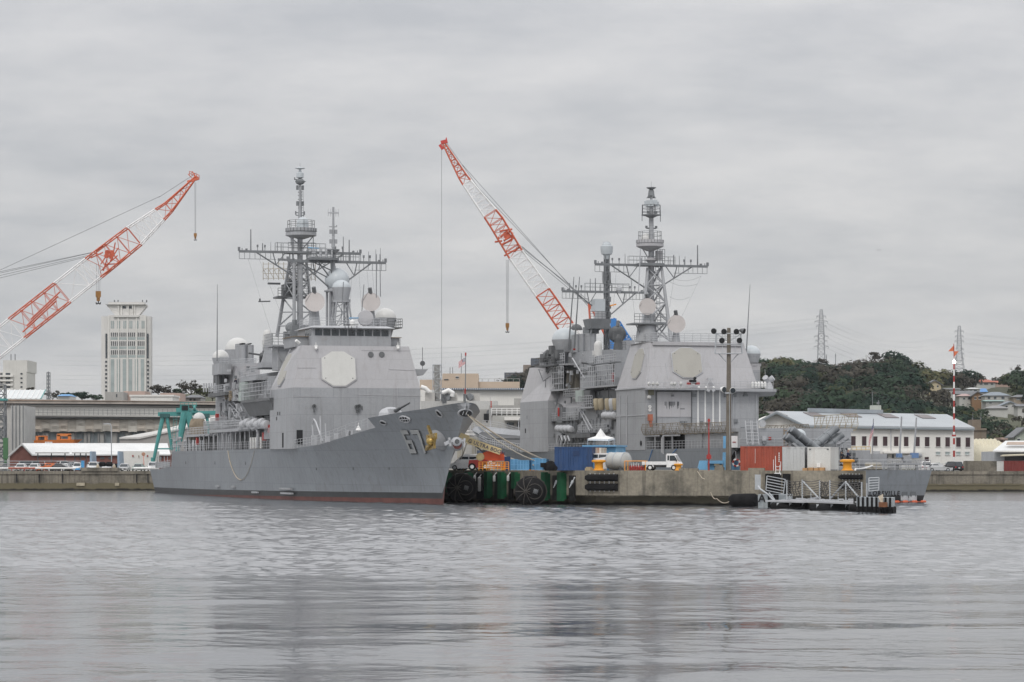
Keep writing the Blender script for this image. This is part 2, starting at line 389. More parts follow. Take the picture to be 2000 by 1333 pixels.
def conc(name,rgb,wet,zw=1.3,world=True):
 """quay concrete: blotchy, black run-off from the coping, algae band above the tide line (a stain of the wall itself)"""
 m=paint(name,rgb,.85,.22,.25,streak=.75,scol=(.05,.047,.042),fine=.10,bump=.45,bscale=1.2,grime=(.32,.75,.50,(.07,.066,.055)),world=True)
 t=m.node_tree;n=t.nodes;l=t.links;b=n['Principled BSDF'];src=b.inputs['Base Color'].links[0].from_socket
 pos=n.new('ShaderNodeNewGeometry').outputs['Position'];sp=n.new('ShaderNodeSeparateXYZ');l.new(pos,sp.inputs[0])
 nz=n.new('ShaderNodeTexNoise');nz.inputs['Scale'].default_value=.6;nz.inputs['Detail'].default_value=5;l.new(pos,nz.inputs['Vector'])
 ad=n.new('ShaderNodeMath');ad.operation='MULTIPLY_ADD';l.new(nz.outputs[0],ad.inputs[0]);ad.inputs[1].default_value=.7;l.new(sp.outputs[2],ad.inputs[2])
 mr=n.new('ShaderNodeMapRange');mr.inputs[1].default_value=zw+.25;mr.inputs[2].default_value=zw+.45;l.new(ad.outputs[0],mr.inputs[0])
 mx=n.new('ShaderNodeMixRGB');l.new(mr.outputs[0],mx.inputs[0]);mx.inputs[1].default_value=(*wet,1);l.new(src,mx.inputs[2])
 mr2=n.new('ShaderNodeMapRange');mr2.inputs[1].default_value=.50;mr2.inputs[2].default_value=.75;l.new(ad.outputs[0],mr2.inputs[0])
 m2=n.new('ShaderNodeMixRGB');l.new(mr2.outputs[0],m2.inputs[0]);m2.inputs[1].default_value=(.014,.013,.011,1);l.new(mx.outputs[0],m2.inputs[2])
 l.new(m2.outputs[0],b.inputs['Base Color']);return m
CONC=conc('stained_quay_concrete',(.21,.19,.155),(.12,.105,.066))
PCONC=conc('pier_concrete',(.245,.222,.178),(.10,.092,.068),.95)
TARM=paint('quay_asphalt',(.11,.108,.10),.9,.2,.1,world=True,grime=(.15,.5,.5,(.07,.07,.065)))
EARTH=paint('earth_and_grass',(.07,.075,.045),.95,.3,.02,world=True)
edge=[(-900,532),(-52,532),(-50,556),(9,560),(16,508),(900,508)]
mb=MB();mb.prism(edge+[(3000,2500),(3000,9000),(-3000,9000),(-3000,2500)],-2.0,3.45)
solo('ground',mb,TARM,'flat paved dockyard land behind the basin',None,kind='structure')
def quay(x0,x1,Y,label):
 mb=MB()
 mb.box(x0,Y-.5,-2,x1,Y+.02,3.50);mb.box(x0,Y-.72,2.95,x1,Y-.5,3.53)
 mb.box(x0,Y-.8,-2,x1,Y-.5,1.15)
 r=thing('quay_wall',label,'quay wall',((x0+x1)/2,Y,-2))
 part('wall',mb,CONC,r,True)
 return r
q1=quay(-900,-52,532,'stained concrete quay wall on the left with pipe railing and parked cars above')
q2=quay(16,900,508,'stained concrete quay wall on the right beyond the grey stern')
mb=MB()
for px in(34,78,123,268,290):mb.cbox((X_(px,532),531.15,2.2),(.16,.3,1.6))
part('drain_stain',mb,DARK,q1,True)
mb=MB()
for px in(155,163,230):mb.cbox((X_(px,532),531.1,1.1),(.75,.35,.55))
part('concrete_block',mb,paint('pale_patch_concrete',(.36,.32,.24),.9,.2,1,world=True),q1,True)
mb=MB();mb.box(X_(160,532),531.0,3.5,X_(232,532),533.4,4.15);part('fender_block',mb,CONC,q1,True)
for px in(200,213.5):
 mb=MB();c=Vector((X_(px+1,532),531.2,4.75));mb.lathe([(.2,-.62),(.42,-.5),(.45,0),(.42,.5),(.2,.62)],c,12,(1,0,0))
 part('rubber_fender',mb,BLK,q1,True,True)
mb=MB();mb.box(X_(1800,508),507.1,1.05,X_(1990,508),507.6,1.3);part('ledge',mb,CONC,q2,True)
PA,PB,PC=Vector((-7.7,352)),Vector((8.6,325)),Vector((38.5,317))
D=Vector((-.2823,.9593))*205
PZ=3.88
poly=[(-7.7,352),(8.6,325),(38.5,317),(38.5+D.x,317+D.y),(-7.7+D.x,352+D.y)]
pier=thing('pier','concrete finger pier between the two warships','pier',(12,330,-2))
mb=MB();mb.prism(poly,1.1,PZ);part('deck',mb,PCONC,pier,True)
ins=[(-6.4,353.5),(9.4,326.4),(37.6,318.4),(37.6+D.x,319+D.y),(-7+D.x,353+D.y)]
mb=MB();mb.prism(ins,-2.5,1.1);part('footing',mb,PCONC,pier,True)
HEAD=R(16.4)
S1=Frame((-8.06,335),HEAD)
_st=Vector((43.2,347.9));_fw=Vector((-math.sin(HEAD),math.cos(HEAD)))
_fp=_st+_fw*162
S2=Frame(_fp,HEAD+math.pi)
def tab(T,x):
 if x<=T[0][0]:return T[0][1]
 for(a,b),(c,d)in zip(T,T[1:]):
  if x<=c:return b+(d-b)*(x-a)/(c-a)
 return T[-1][1]
BD=[(-10.75,.25),(-10.3,.85),(-9.3,1.45),(-7,2.35),(-4,3.35),(0,4.55),(10,6.5),(20,7.55),(35,8.25),(50,8.4),(130,8.3),(150,7.6),(163.5,6.9)]
BW=[(-12,0),(0,.12),(6,1.0),(14,2.35),(25,4.1),(40,6.0),(60,7.5),(80,8.1),(120,7.9),(145,7.1),(162.3,6.3)]
ZD=[(-10.75,11.45),(-4.4,10.85),(9.7,10.02),(9.75,8.9),(22.5,7.75),(32,7.0),(42,6.68),(134.8,6.72),(137.5,4.35),(155,3.85),(163.5,3.9)]
ZREF=[(-10.75,11.45),(-4.4,10.85),(9.7,10.02),(25,8.6),(45,7.3),(70,6.72),(134.8,6.72),(140,6.5),(163.5,4.2)]
STEM=[(-1.2,-.6),(0,0),(2.4,1.55),(5,4.1),(7.1,6.4),(11.45,10.75)]
def zstem(x):
 for(a,b),(c,d)in zip(STEM,STEM[1:]):
  if x<=d:return a+(c-a)*(x-b)/(d-b)
 return STEM[-1][0]
def hw(s,z):
 """half breadth of the hull at station s, height z"""
 bd,bw,zd=tab(BD,s),tab(BW,s),tab(ZREF,s)
 z0=zstem(-s)if s<0 else 0.0
 if s<0:bw=0
 if zd-z0<.02:return bd
 u=(z-z0)/(zd-z0)
 p=1.45+.5*max(0,min(1,(45-abs(s-8))/45))if s<60 else 1.2
 if u<=0:return max(0.0,bw*(1+u*.15))if s>=0 else 0
 return bw+(bd-bw)*min(1.3,u)**p
def hull(nm,root):
 st=[-10.75,-10.6,-10.3,-9.8,-9.3,-8.5,-7.5,-6,-4.4,-3,-1.5,-.3,1,2.5,4,6,8,9.70,9.76,12,15,18,22.5,27,32,37,42,50,60,70,80,90,105,120,134.8,137.5,145,155,161]
 nl=14
 rings=[];mi=[]
 for s in st:
  zd=tab(ZD,s);zb=max(-1.2,zstem(-s))if s<0 else-1.2
  if s>-0.6 and s<0:zb=-1.2
  redt=tab([(0,.62),(80,.30),(120,0.02),(170,-.3)],s);blk=tab([(0,1.30),(100,.95),(170,.85)],s)
  lv=[-1.2,redt,blk]+[blk+(zd-blk)*k/(nl-3)for k in range(1,nl-2)]
  lv=[max(zb,z)for z in lv]
  half=[]
  for z in lv:half.append((s,hw(s,z)if z>zb or s>=0 else 0.0,z))
  rings.append(half)
 half=[]
 for z in[p[2]for p in rings[-1]]:
  zz=z+(3.9-3.87)*0;half.append((162.0+.32*z,tab([(-1.2,6.0),(0,6.3),(3.9,7.0)],zz),zz))
 rings.append(half)
 mb=MB();mb.smooth=True
 for side in(-1,1):
  vs=[(-p[0],side*p[1],p[2])for r_ in rings for p in r_];n=len(rings[0])
  for k in range(len(rings)-1):
   for i in range(n-1):
    q=(k*n+i,(k+1)*n+i,(k+1)*n+i+1,k*n+i+1)
    if side>0:q=q[::-1]
    if len({vs[j]for j in q})<3:continue
    mb.f.append(tuple(j+len(mb.v)for j in q));mb.m.append(2 if i==0 else 1 if i==1 else 0)
  mb.v+=vs
 last=rings[-1];n=len(last)
 for i in range(n-1):
  a,c=last[i],last[i+1];b0=len(mb.v)
  mb.v+=[(-a[0],-a[1],a[2]),(-a[0],a[1],a[2]),(-c[0],c[1],c[2]),(-c[0],-c[1],c[2])]
  mb.f.append((b0,b0+1,b0+2,b0+3));mb.m.append(2 if i==0 else 1 if i==1 else 0)
 h=part('hull',mb,[HULL,BOOT,ANTI],root)
 mb=MB()
 for a,b in zip(rings[1:],rings[2:]):
  s0,s1=a[-1][0],b[-1][0]
  d0=.9 if s0<9.72 else .02;d1=.9 if s1<9.72 else .02
  z0,z1=a[-1][2]-d0,b[-1][2]-d1
  y0,y1=hw(s0,z0)-.03 if s0<9.72 else a[-1][1]-.02,hw(s1,z1)-.03 if s1<9.72 else b[-1][1]-.02
  y0=max(y0,0.02);y1=max(y1,.02)
  mb._a([(-s0,-y0,z0),(-s0,y0,z0),(-s1,y1,z1),(-s1,-y1,z1)],[(0,1,2,3)])
 part('deck',mb,DECKG,root)
 mb=MB()
 fr=[r_[-1]for r_ in rings if r_[-1][0]<9.72]
 for side in(-1,1):
  vs=[]
  for p in fr:vs+=[(-p[0]-.02,side*(max(0,p[1]-.10)),p[2]),(-p[0]-.02,side*max(0,hw(p[0],p[2]-1.0)-.12),p[2]-1.0)]
  mb._a(vs,[((2*i,2*i+1,2*i+3,2*i+2)if side>0 else(2*i+2,2*i+3,2*i+1,2*i))for i in range(len(fr)-1)])
 part('bulwark',mb,HAZE,root)
 return h
def slanted_house(root,xf,xa,z0,zk,z1,tf,ta,by,ty0,ty1,name,seams=(),mats=None):
 """deckhouse with vertical lower walls and an upper block whose four sides lean in. tf/ta: fore and aft x at the top"""
 b=[(xf,-by),(xf,by),(xa,by),(xa,-by)]
 mb=MB();mb.prism(b,z0,zk);lo=part(name,mb,HAZE,root)
 t=[(tf,-ty0),(tf,ty0),(ta,ty1),(ta,-ty1)]
 b2=[(xf-.01,-by+.01),(xf-.01,by-.01),(xa+.01,by-.01),(xa+.01,-by+.01)]
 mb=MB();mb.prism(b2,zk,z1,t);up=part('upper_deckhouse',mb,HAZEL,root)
 return lo,up,b2,t
def octo(root,p,u,v,n,w,h,mat,name='radar_array',rim=.16,label=None):
 """octagonal array face: centre p, in-plane unit vectors u, v, outward n"""
 p,u,v,n=map(Vector,(p,u,v,n));c=.50
 o=[(-w/2,-h/2+h*.2),(-w/2*.36,-h/2),(w/2*.36,-h/2),(w/2,-h/2+h*.2),(w/2,h/2-h*.2),(w/2*.36,h/2),(-w/2*.36,h/2),(-w/2,h/2-h*.2)]
 mb=MB();mb.extr([p-n*.1+u*a*1.05+v*b*1.05 for a,b in o],p,n*.22);fr=part(name,mb,LITEG if mat is SPYB else HAZEL,root)
 mb=MB();mb.extr([p+n*.05+u*a*.99+v*b*.99 for a,b in o],p,n*.13);part('array_face',mb,mat,fr,label=label)
 mb=MB()
 for a,b in((-.4,-.28),(.4,-.28),(-.4,.3),(.4,.3)):mb.lathe([(.07,0),(.07,.03)],p+n*.18+u*a*w+v*b*h,8,n)
 part('bolt',mb,DARKG,fr)
 return fr
def dish(root,c,r,aim,ped_z,name='fire_control_dish',mat=None,pr=.8,bx=None):
 """illuminator: shallow dish with feed arm on a tapering pedestal"""
 c=Vector(c);aim=Vector(aim).normalized()
 mb=MB();mb.lathe([(r*.99,-.02),(r,0)]+[(r*k/6,-.34*r*(1-(k/6)**2)*.8)for k in range(5,-1,-1)],c+aim*.35*r,24,aim)
 mb.lathe([(r,.0),(r*.8,-.26*r),(r*.35,-.5*r),(.01,-.52*r)],c+aim*.33*r,24,aim);mb.smooth=True
 d=part(name,mb,mat or DISHM,root)
 mb=MB();up=Vector((0,0,1));tip=c+aim*r*.9+up*r*.5
 sd=aim.cross(up).normalized()
 mb.obox(c+up*r*.95-aim*.0,c+up*r*1.5+aim*.25*r+sd*.15,.32*r,.3*r);mb.dome(c+aim*.02*r,.05*r,8);mb.tube(c+up*r*1.3+sd*.2,c+aim*r*.4+sd*r*.9,.025)
 mb.lathe([(.06,0),(.06,.1)],c+aim*.12*r,8,aim)
 part('feed',mb,DARKG,d)
 mb=MB();q=c-aim*r*.55
 mb.lathe([(pr*1.05,ped_z-c.z),(pr*.72,-r*.75),(pr*.9,-r*.45),(pr*.6,0),(pr*.4,.2)],(q.x,q.y,c.z),14);mb.cbox((q.x,q.y,c.z-.1),(pr*1.0,pr*1.9,r*.9))
 mb.tube((q.x,q.y,c.z),c-aim*r*.1,.22)
 part('pedestal',mb,HAZE if mat is None else DARKG,d,smooth=True)
 return d
def cone_dome(root,c,r,hc,rb,mat,zb=None,name='radome',k=.78,base=None):
 """radome: squashed dome on a conical skirt; c = centre of the dome's rim"""
 c=Vector(c);mb=MB();mb.smooth=True
 mb.lathe([(r,0)]+[(r*math.cos(R(a)),r*k*math.sin(R(a)))for a in range(10,91,10)],c,28);d=part(name,mb,mat,root)
 mb=MB();mb.lathe([(rb,-hc),(r*1.03,-.02),(r*1.03,.03)],c,28);mb.smooth=True;part('skirt',mb,base or HAZE,d)
 if zb is not None:
  mb=MB();mb.lathe([(rb*1.12,0),(rb*1.12,-.3),(rb*.8,-.32),(rb*.8,zb-(c.z-hc))],(c.x,c.y,c.z-hc),16);part('base',mb,HAZE,d,smooth=True)
 return d
def ciws(root,c,face=-1,white=True,name='close_in_gun'):
 """close-in gun: drum base, angled housing, six barrels, white dome on top. c = deck point; face = side it points to"""
 c=Vector(c);mb=MB()
 mb.prism([(c.x-1.25,c.y-1.1),(c.x+1.25,c.y-1.1),(c.x+1.25,c.y+1.1),(c.x-1.25,c.y+1.1)],c.z,c.z+.5)
 for i in(-1,1):mb.prism([(c.x+i*.95-.25,c.y-1),(c.x+i*.95+.25,c.y-1),(c.x+i*.95+.25,c.y+1),(c.x+i*.95-.25,c.y+1)],c.z+.5,c.z+2.2,[(c.x+i*.8-.15,c.y-.5),(c.x+i*.8+.15,c.y-.5),(c.x+i*.8+.15,c.y+.5),(c.x+i*.8-.15,c.y+.5)])
 mb.cbox((c.x,c.y,c.z+2.5),(1.3,1.0,.7));g=part(name,mb,HAZE,root)
 mb=MB();mb.lathe([(.62,2.2),(.62,3.9),(.6,4.1),(.5,4.4),(.3,4.62),(.02,4.7)],(c.x+.1,c.y,c.z+.4),18);mb.smooth=True;part('dome',mb,RADWH,g)
 mb=MB();mb.box(c.x-.1,c.y+face*.35-.35,c.z+2.95,c.x+.75,c.y+face*.35+.35,c.z+3.6);part('search_radar',mb,RADWH,g)
 mb=MB();mb.lathe([(.5,-.7),(.55,0),(.3,.5)],(c.x,c.y+face*.5,c.z+1.5),12,(0,face,.12));mb.tube((c.x,c.y+face*.4,c.z+1.5),(c.x,c.y+face*2.6,c.z+1.8),.13,None,8)
 mb.cbox((c.x-.4,c.y+face*.7,c.z+1.1),(.5,.6,.6));part('barrel',mb,DARKG,g)
 return g
def funnel(root,xs,y0,y1,z0,z1,mats=None):
 mb=MB()
 n=len(xs)-1
 for i in range(n):
  a,b=xs[i],xs[i+1];w=(b-a);c=w*.22
  mb.prism([(a,y0+c),(a+c,y0),(b-c,y0),(b,y0+c),(b,y1-c),(b-c,y1),(a+c,y1),(a,y1-c)],z0,z1-.25*(i%2))
 f=part('exhaust_stack',mb,HAZE,root)
 mb=MB();mb.prism([(xs[0]+.2,y0+.35),(xs[-1]-.2,y0+.35),(xs[-1]-.2,y1-.35),(xs[0]+.2,y1-.35)],z1-.1,z1+.02);part('stack_opening',mb,DARK,f)
 return f
def mast(root,S,x,px,tops,yard,legs,name,zbot,pole_r=.42):
 pass
def canister(mb,c,ax=(1,0,0),r=.38,l=1.5):
 mb.lathe([(r*.3,-l/2),(r*.85,-l/2+.1),(r,-l/2+.3),(r,-.06),(r*1.06,-.05),(r*1.06,.05),(r,.06),(r,l/2-.3),(r*.85,l/2-.1),(r*.3,l/2)],c,12,ax)
def yardarm(root,x,z,ya,yb,drop=1.05,up=(),name='yardarm',cen=0.0,brace=True,r=.2):
 """main yard: box spar, lower wire rail on hangers, diagonal braces back to the mast"""
 mb=MB();mb.obox((x,ya,z),(x,yb,z),.34,.34);
 for s_,e in((-1,ya),(1,yb)):
  w=e-cen
  if brace:mb.tube((x,cen+w*.72,z-.1),(x,cen+w*.10,z-3.4),.11);mb.tube((x,cen+w*.45,z-.1),(x,cen+w*.40,z-1.75),.08);mb.tube((x,cen+w*.25,z-.1),(x,cen+w*.4,z-1.8),.07)
  for k in range(7):
   y=e-w*k*.085;mb.tube((x+.2,y,z),(x+.2,y,z-drop),.035,None,4)
  mb.tube((x+.2,e,z-drop),(x+.2,e-w*.6,z-drop),.035,None,4)
  mb.cbox((x,e,z+.32),(.3,.3,.55));mb.cbox((x,e-w*.12,z+.3),(.5,.25,.18));mb.tube((x,e-w*.05,z),(x,e-w*.05,z+.45),.06)
  for k in(.3,.42):mb.tube((x,e-w*k,z),(x,e-w*k,z+.95),.05);mb.cbox((x,e-w*k,z+.8),(.22,.22,.35))
 y_=part(name,mb,MASTG,root)
 mb=MB()
 for yy,h,r_ in up:mb.tube((x,yy,z+.1),(x,yy,z+h),r_,r_*.7,6)
 if up:part('whip_antenna',mb,MASTG,y_)
 mb=MB();mb.rail([(x+.25,cen-3.6,z+.15),(x+.25,cen+3.6,z+.15)],1.15,2,.9,.022);mb.rail([(x-.3,cen-3.6,z+.15),(x-.3,cen+3.6,z+.15)],1.15,2,1.2,.02);part('railing',mb,MASTG,y_)
 return y_
def searchlight(mb,p,d=(1,0,0)):
 p=Vector(p);mb.tube(p,p+Vector((0,0,.4)),.05);mb.lathe([(.1,-.2),(.22,-.15),(.26,.2)],p+Vector((0,0,.62)),10,d)
def ship_common(S,nm,label,num):
 """everything both sister ships share"""
 root=thing('warship',label,'warship',S.world((0,0,0)),S.h-math.pi/2,'grey warships berthed on either side of the pier')
 hull(nm,root)
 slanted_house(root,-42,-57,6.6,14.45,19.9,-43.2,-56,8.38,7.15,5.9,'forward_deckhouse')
 mb=MB();mb.box(-54,-5.25,19.9,-45,5.2,22.25);br=part('bridge',mb,HAZE,root)
 mb=MB();mb.box(-54.4,-5.6,22.25,-44.3,5.55,22.33);mb.prism([(-44.4,-5.5),(-44.4,5.45),(-54.3,5.45),(-54.3,-5.5)],22.33,22.6,[(-45.6,-4.9),(-45.6,4.85),(-53.5,4.85),(-53.5,-4.9)]);part('bridge_roof',mb,LITEG,br)
 for k in range(9):
  y=4.95-(k+.5)*1.105
  mb=MB();mb.box(-45.06,y-.47,21.28,-44.97,y+.47,22.1);w=part('bridge_window',mb,GLASSD,br)
  mb=MB();mb.box(-44.97,y-.25,22.02,-44.88,y+.02,22.12);mb.tube((-44.9,y,22.05),(-44.9,y+.15,21.6),.02,None,4);part('wiper',mb,DARKG,w)
 for sg in(-1,1):
  for k in range(3):
   mb=MB();x=-46.2-k*1.4;mb.box(x-.55,sg*5.2-.06,21.28,x+.55,sg*5.25+.06,22.1);part('bridge_window',mb,GLASSD,br)
 mb=MB();mb.box(-54.5,-7.0,19.9,-47.5,-5.26,21.2);mb.box(-54.5,5.21,19.9,-47.5,6.9,21.2);part('bridge_wing',mb,HAZE,br)
 mb=MB();mb.box(-54.6,5.21,21.2,-47.2,7.2,21.28);mb.box(-54.6,-7.2,21.2,-47.2,-5.26,21.28);part('wing_roof',mb,paint('rust_edge',(.22,.17,.12),.7),br)
 mb=MB();mb.box(-90.5,-5.9,6.6,-57.01,5.9,9.4);part('midships_house',mb,DARKG,root)
 mb=MB();mb.box(-90.5,-6.6,9.72,-57.02,6.6,13.4);part('superstructure',mb,HAZE,root)
 mb=MB();mb.box(-89,-4.6,13.72,-57.03,4.6,17.4);part('upper_superstructure',mb,HAZE,root)
 if nm=='a':
  mb=MB();mb.box(-102.6,-6.9,6.6,-90,8.38,13.6);part('aft_deckhouse',mb,HAZE,root);mb=MB();mb.prism([(-90.5,-5.0),(-90.5,6),(-102,6),(-102,-5.0)],13.6,17.2,[(-91,-4.2),(-91,5.5),(-101.5,5.5),(-101.5,-4.2)]);part('upper_deckhouse',mb,HAZE,root);return root
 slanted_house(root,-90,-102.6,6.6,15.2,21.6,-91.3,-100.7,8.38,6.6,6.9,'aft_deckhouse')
 return root
def flat_label(root,txt,org,u,v,size,mat,name,depth=.03,sx=1,bold=0):
 mb=text_mb(txt,size,depth,sx,bold);u,v=Vector(u),Vector(v);n=u.cross(v);o=Vector(org)
 mb.v=[tuple(o+u*p[0]+v*p[2]+n*(-p[1]))for p in mb.v]
 return part(name,mb,mat,root)
A=ship_common(S1,'a','grey warship with hull number 67 and gold anchor, bow towards the viewer',1)
def P1(px,py,x):return S1.atx(x,px,py)
def Q1(px,py,y):return S1.aty(y,px,py)
DIRV=(S1.f.x,S1.p.x)
cdir=Vector((-(S1.f.x*0+S1.f.y*1),-(S1.p.y),0)).normalized()
def on_edge(px,py):
 x=0.0;z=8.0
 for _ in range(60):
  q=S1.aty(-hw(-x,z),px,py);x=.6*x+.4*q.x;z=.6*z+.4*q.z
 return x,z
def hull_patch(mb,polys,x0,z0,sx,sz,y_sign=-1,off=.03,n=4,S='a'):
 for(u0,v0,u1,v1,sk)in polys:
  for i in range(n):
   for j in range(n):
    q=[]
    for a,b in((i,j),(i+1,j),(i+1,j+1),(i,j+1)):
     u=u0+(u1-u0)*a/n;v=v0+(v1-v0)*b/n;u+=sk*v
     x=x0+u*sx;z=z0+v*sz;q.append((x,y_sign*(hw(-x,z)+off),z))
    mb.poly(q if y_sign>0 else q[::-1])
e_=[on_edge(783,841),on_edge(797,841),on_edge(803,886),on_edge(802,841)];ZN0,ZN1=e_[2][1],e_[0][1];XN,WN,X7=e_[2][0],(e_[1][0]-e_[0][0]),e_[2][0]+e_[3][0]+.1-e_[0][0];K_=(e_[0][0]-e_[2][0])/WN
c6=[(0,0,.24,1,K_),(.24,.82,1,1,K_),(.24,0,1,.18,K_),(.24,.42,1,.58,K_),(.76,.18,1,.42,K_)]
c7=[(0,.82,1,1,K_),(.76,0,1,.82,K_)]
mb=MB();hull_patch(mb,c6,XN,ZN0,WN,ZN1-ZN0,off=.13);hull_patch(mb,c7,X7,ZN0,WN,ZN1-ZN0,off=.13)
NUMM=paint('hull_number_white',(.33,.34,.34),.6,.05,.6)
mbs=MB();hull_patch(mbs,c6,XN+.12,ZN0-.12,WN,ZN1-ZN0,off=.10);hull_patch(mbs,c7,X7+.10,ZN0-.09,WN,ZN1-ZN0,off=.10)
nums=part('hull_number_outline',mbs,paint('number_outline_black',(.05,.055,.06),.6),A);part('hull_number',mb,NUMM,A)
def ring_on_hull(x,z,rx,rz,name,side=-1,mat=HAZE,fill=DARK,lat=False):
 y=hw(-x,z);e=.15;dx=(hw(-(x+e),z)-y)/e;dz=(hw(-x,z+e)-y)/e
 nrm=Vector((-dx,1,-dz)).normalized();nrm.y*=side;c=Vector((x,side*(y+.02),z))
 u=Vector((1,side*dx,0)).normalized();v=nrm.cross(u).normalized()
 ring=[];mb=MB();mb.smooth=True
 for k in range(20):
  a=2*math.pi*k/20;p=c+u*math.cos(a)*rx+v*math.sin(a)*rz;q=(u*math.cos(a)*rx+v*math.sin(a)*rz).normalized()
  ring.append([p+q*.12*math.cos(b)+nrm*(.12*math.sin(b)+.02)for b in[math.pi*2*i/6 for i in range(6)]])
 mb.loft(ring+[ring[0]],True,False);o=part(name,mb,mat,A)
 mb=MB();mb.poly([c+nrm*.04+u*math.cos(2*math.pi*k/16)*rx+v*math.sin(2*math.pi*k/16)*rz for k in range(16)]);part('opening',mb,fill,o)
 if lat:
  mb=MB()
  for k in(-.5,0,.5):mb.tube(c+nrm*.1+u*k*rx-v*rz*.8,c+nrm*.1+u*(k+.3)*rx+v*rz*.8,.06);
  mb.tube(c+nrm*.1-u*rx*.8,c+nrm*.1+u*rx*.8,.06);part('grid',mb,LITEG,o)
 return o
x_,z_=on_edge(858,808);ring_on_hull(x_,z_,.38,.5,'mooring_fairlead')
x_,z_=on_edge(791,819);ring_on_hull(x_,z_,1.25,.42,'mooring_fairlead',lat=True,mat=LITEG)
x_,z_=on_edge(749,826);ring_on_hull(x_,z_,.7,.3,'mooring_fairlead')
c=Vector((10.35,-.1,10.25));mb=MB();mb.smooth=True;ring=[]
for k in range(20):
 a=2*math.pi*k/20;p=c+Vector((.35*math.sin(a)*.5,math.cos(a)*.78,math.sin(a)*.42));q=Vector((0,math.cos(a),math.sin(a)))
 ring.append([p+q*.12*math.cos(b)+Vector((1,0,0))*.13*math.sin(b)for b in[math.pi*2*i/6 for i in range(6)]])
mb.loft(ring+[ring[0]],True,False);bn=part('bow_fairlead',mb,HAZE,A)
mb=MB();mb.poly([c+Vector((.30,math.cos(2*math.pi*k/16)*.74,math.sin(2*math.pi*k/16)*.38))for k in range(16)]);part('opening',mb,DARK,bn)
for k in range(2):
 mb=MB();mb.tube(c+Vector((.34,-.4+k*.4,-.2)),c+Vector((.34,-.25+k*.4,.2)),.04);part('chain_link',mb,HAZE,bn)
x_,z_=on_edge(843,863);y_=-hw(-x_,z_)
bo=on_edge(856,857)
mb=MB();mb.smooth=True;yb=-hw(-bo[0],bo[1])
mb.dome((bo[0]-.1,yb+.25,bo[1]),1.45,18,(.25,-.85,-.35),0,90,7,.6);part('anchor_bolster',mb,HAZE,A)
def gp(px,py,off=1.3):return S1.aty(y_-off,px,py)
mb=MB();mb.smooth=False
mb.obox(gp(836,833),gp(845,857),.3,.3);mb.obox(gp(834,856),gp(852,852),.7,.22,(0,1,0));mb.obox(gp(839,856),gp(843,870),.7,.6,(0,1,0))
mb.obox(gp(833,876),gp(849,871),.6,.25,(0,1,0));mb.dome(gp(841,863,1.6),.5,12);mb.tube(gp(833,878,1.5),gp(843,866,1.5),.2,.12);mb.tube(gp(851,852,1.6),gp(848,870,1.6),.16,.12)
part('anchor',mb,BRASS,A,label='gold coloured bow anchor')
mb=MB();mb.smooth=True;sc=Vector((7.9,-.1,6.95));mb.dome(sc+Vector((-.9,0,-.1)),.8,18,(1,0,-.2),-20,90,8,.6);part('anchor_bolster',mb,HAZE,A)
def gs(px,py,x=9.0):return S1.atx(x,px,py)
mb=MB();mb.lathe([(.5,-.6),(.52,.1),(.4,.3),(.25,.35)],gs(892,863),16,(1,0,0));mb.obox(gs(879,862),gs(905,861),.3,.2)
for q in((877,855,879,872),(907,856,906,873)):mb.obox(gs(q[0],q[1]),gs(q[2],q[3]),.3,.2)
mb.obox(gs(868,868),gs(880,862),.3,.35);sa=part('anchor',mb,LITEG,A,label='pale grey stem anchor')
mb=MB();mb.lathe([(.28,0),(.28,.08)],gs(892.5,863,9.3),14,(1,0,0));part('crown',mb,DARKG,sa)
mb=MB();mb.lathe([(.5,-.1),(.52,.12),(.4,.15)],gs(893,869,8.6),14,(1,0,.3));part('red_rim',mb,paint('rusty_red_rim',(.20,.06,.05),.6),sa)
mb=MB();mb.smooth=False;g=S1.atx(-14.5,765,800)
gy=g.y
mb.lathe([(1.5,-1.5),(1.5,-.3),(1.4,.3),(1.1,.7),(.5,.95),(.01,1.0)],(-15,gy,g.z-.7),14);mb.box(-14.4,gy-.6,g.z-1.5,-13.0,gy+.6,g.z+.05)
gun=part('deck_gun',mb,LITEG,A);
mb=MB();a_,b_=Vector((-12.6,gy,g.z-.2)),S1.atx(-8.5,800,787.5);mb.tube(a_,b_,.16,.11,8);mb.tube(a_,a_.lerp(b_,.3),.26,.2,8);part('barrel',mb,DARKG,gun)
mb=MB();mb.prism([(-36,-2.6),(-36,2.6),(-28,2.6),(-28,-2.6)],7.0,8.2);part('missile_hatch',mb,HAZE,A)
mb=MB();mb.rail([(-9.9,-6.4,8.9),(-16,-7.1,8.4),(-22.5,-7.6,7.75),(-32,-8.05,7.0),(-42,-8.3,6.7)],1.05,3,1.8,.022)
mb.rail([(-56,-8.3,6.7),(-75,-8.35,6.7),(-100,-8.35,6.72),(-134.5,-8.2,6.72)],1.05,3,1.7,.022);mb.rail([(-138,-7.9,4.3),(-155,-7.3,3.85),(-162.6,-6.9,3.9),(-162.6,6.9,3.9)],1.05,3,1.7,.022)
mb.rail([(-56,8.3,6.7),(-134.5,8.2,6.72)],1.05,3,2.5,.022)
part('deck_railing',mb,LITEG,A)
mb=MB()
for px,py,h in((627,866,3.4),(637,865,2.4)):
 p=P1(px,py,-30);mb.tube(p,p+Vector((0,-.1,h)),.09)
p=P1(612,862,-34);q=P1(610,830,-34);w=P1(630,862,-30);mb.path([p,q,P1(613,819,-33.5),P1(617,825,-33),w],.1,6);mb.cbox(P1(613,860,-33),(.6,.6,1.2))
for px,py in((640,858),(680,848),(684,846),(656,852)):mb.cbox(P1(px,py,-26),(.5,.5,.7));
part('deck_davit',mb,LITEG,A)
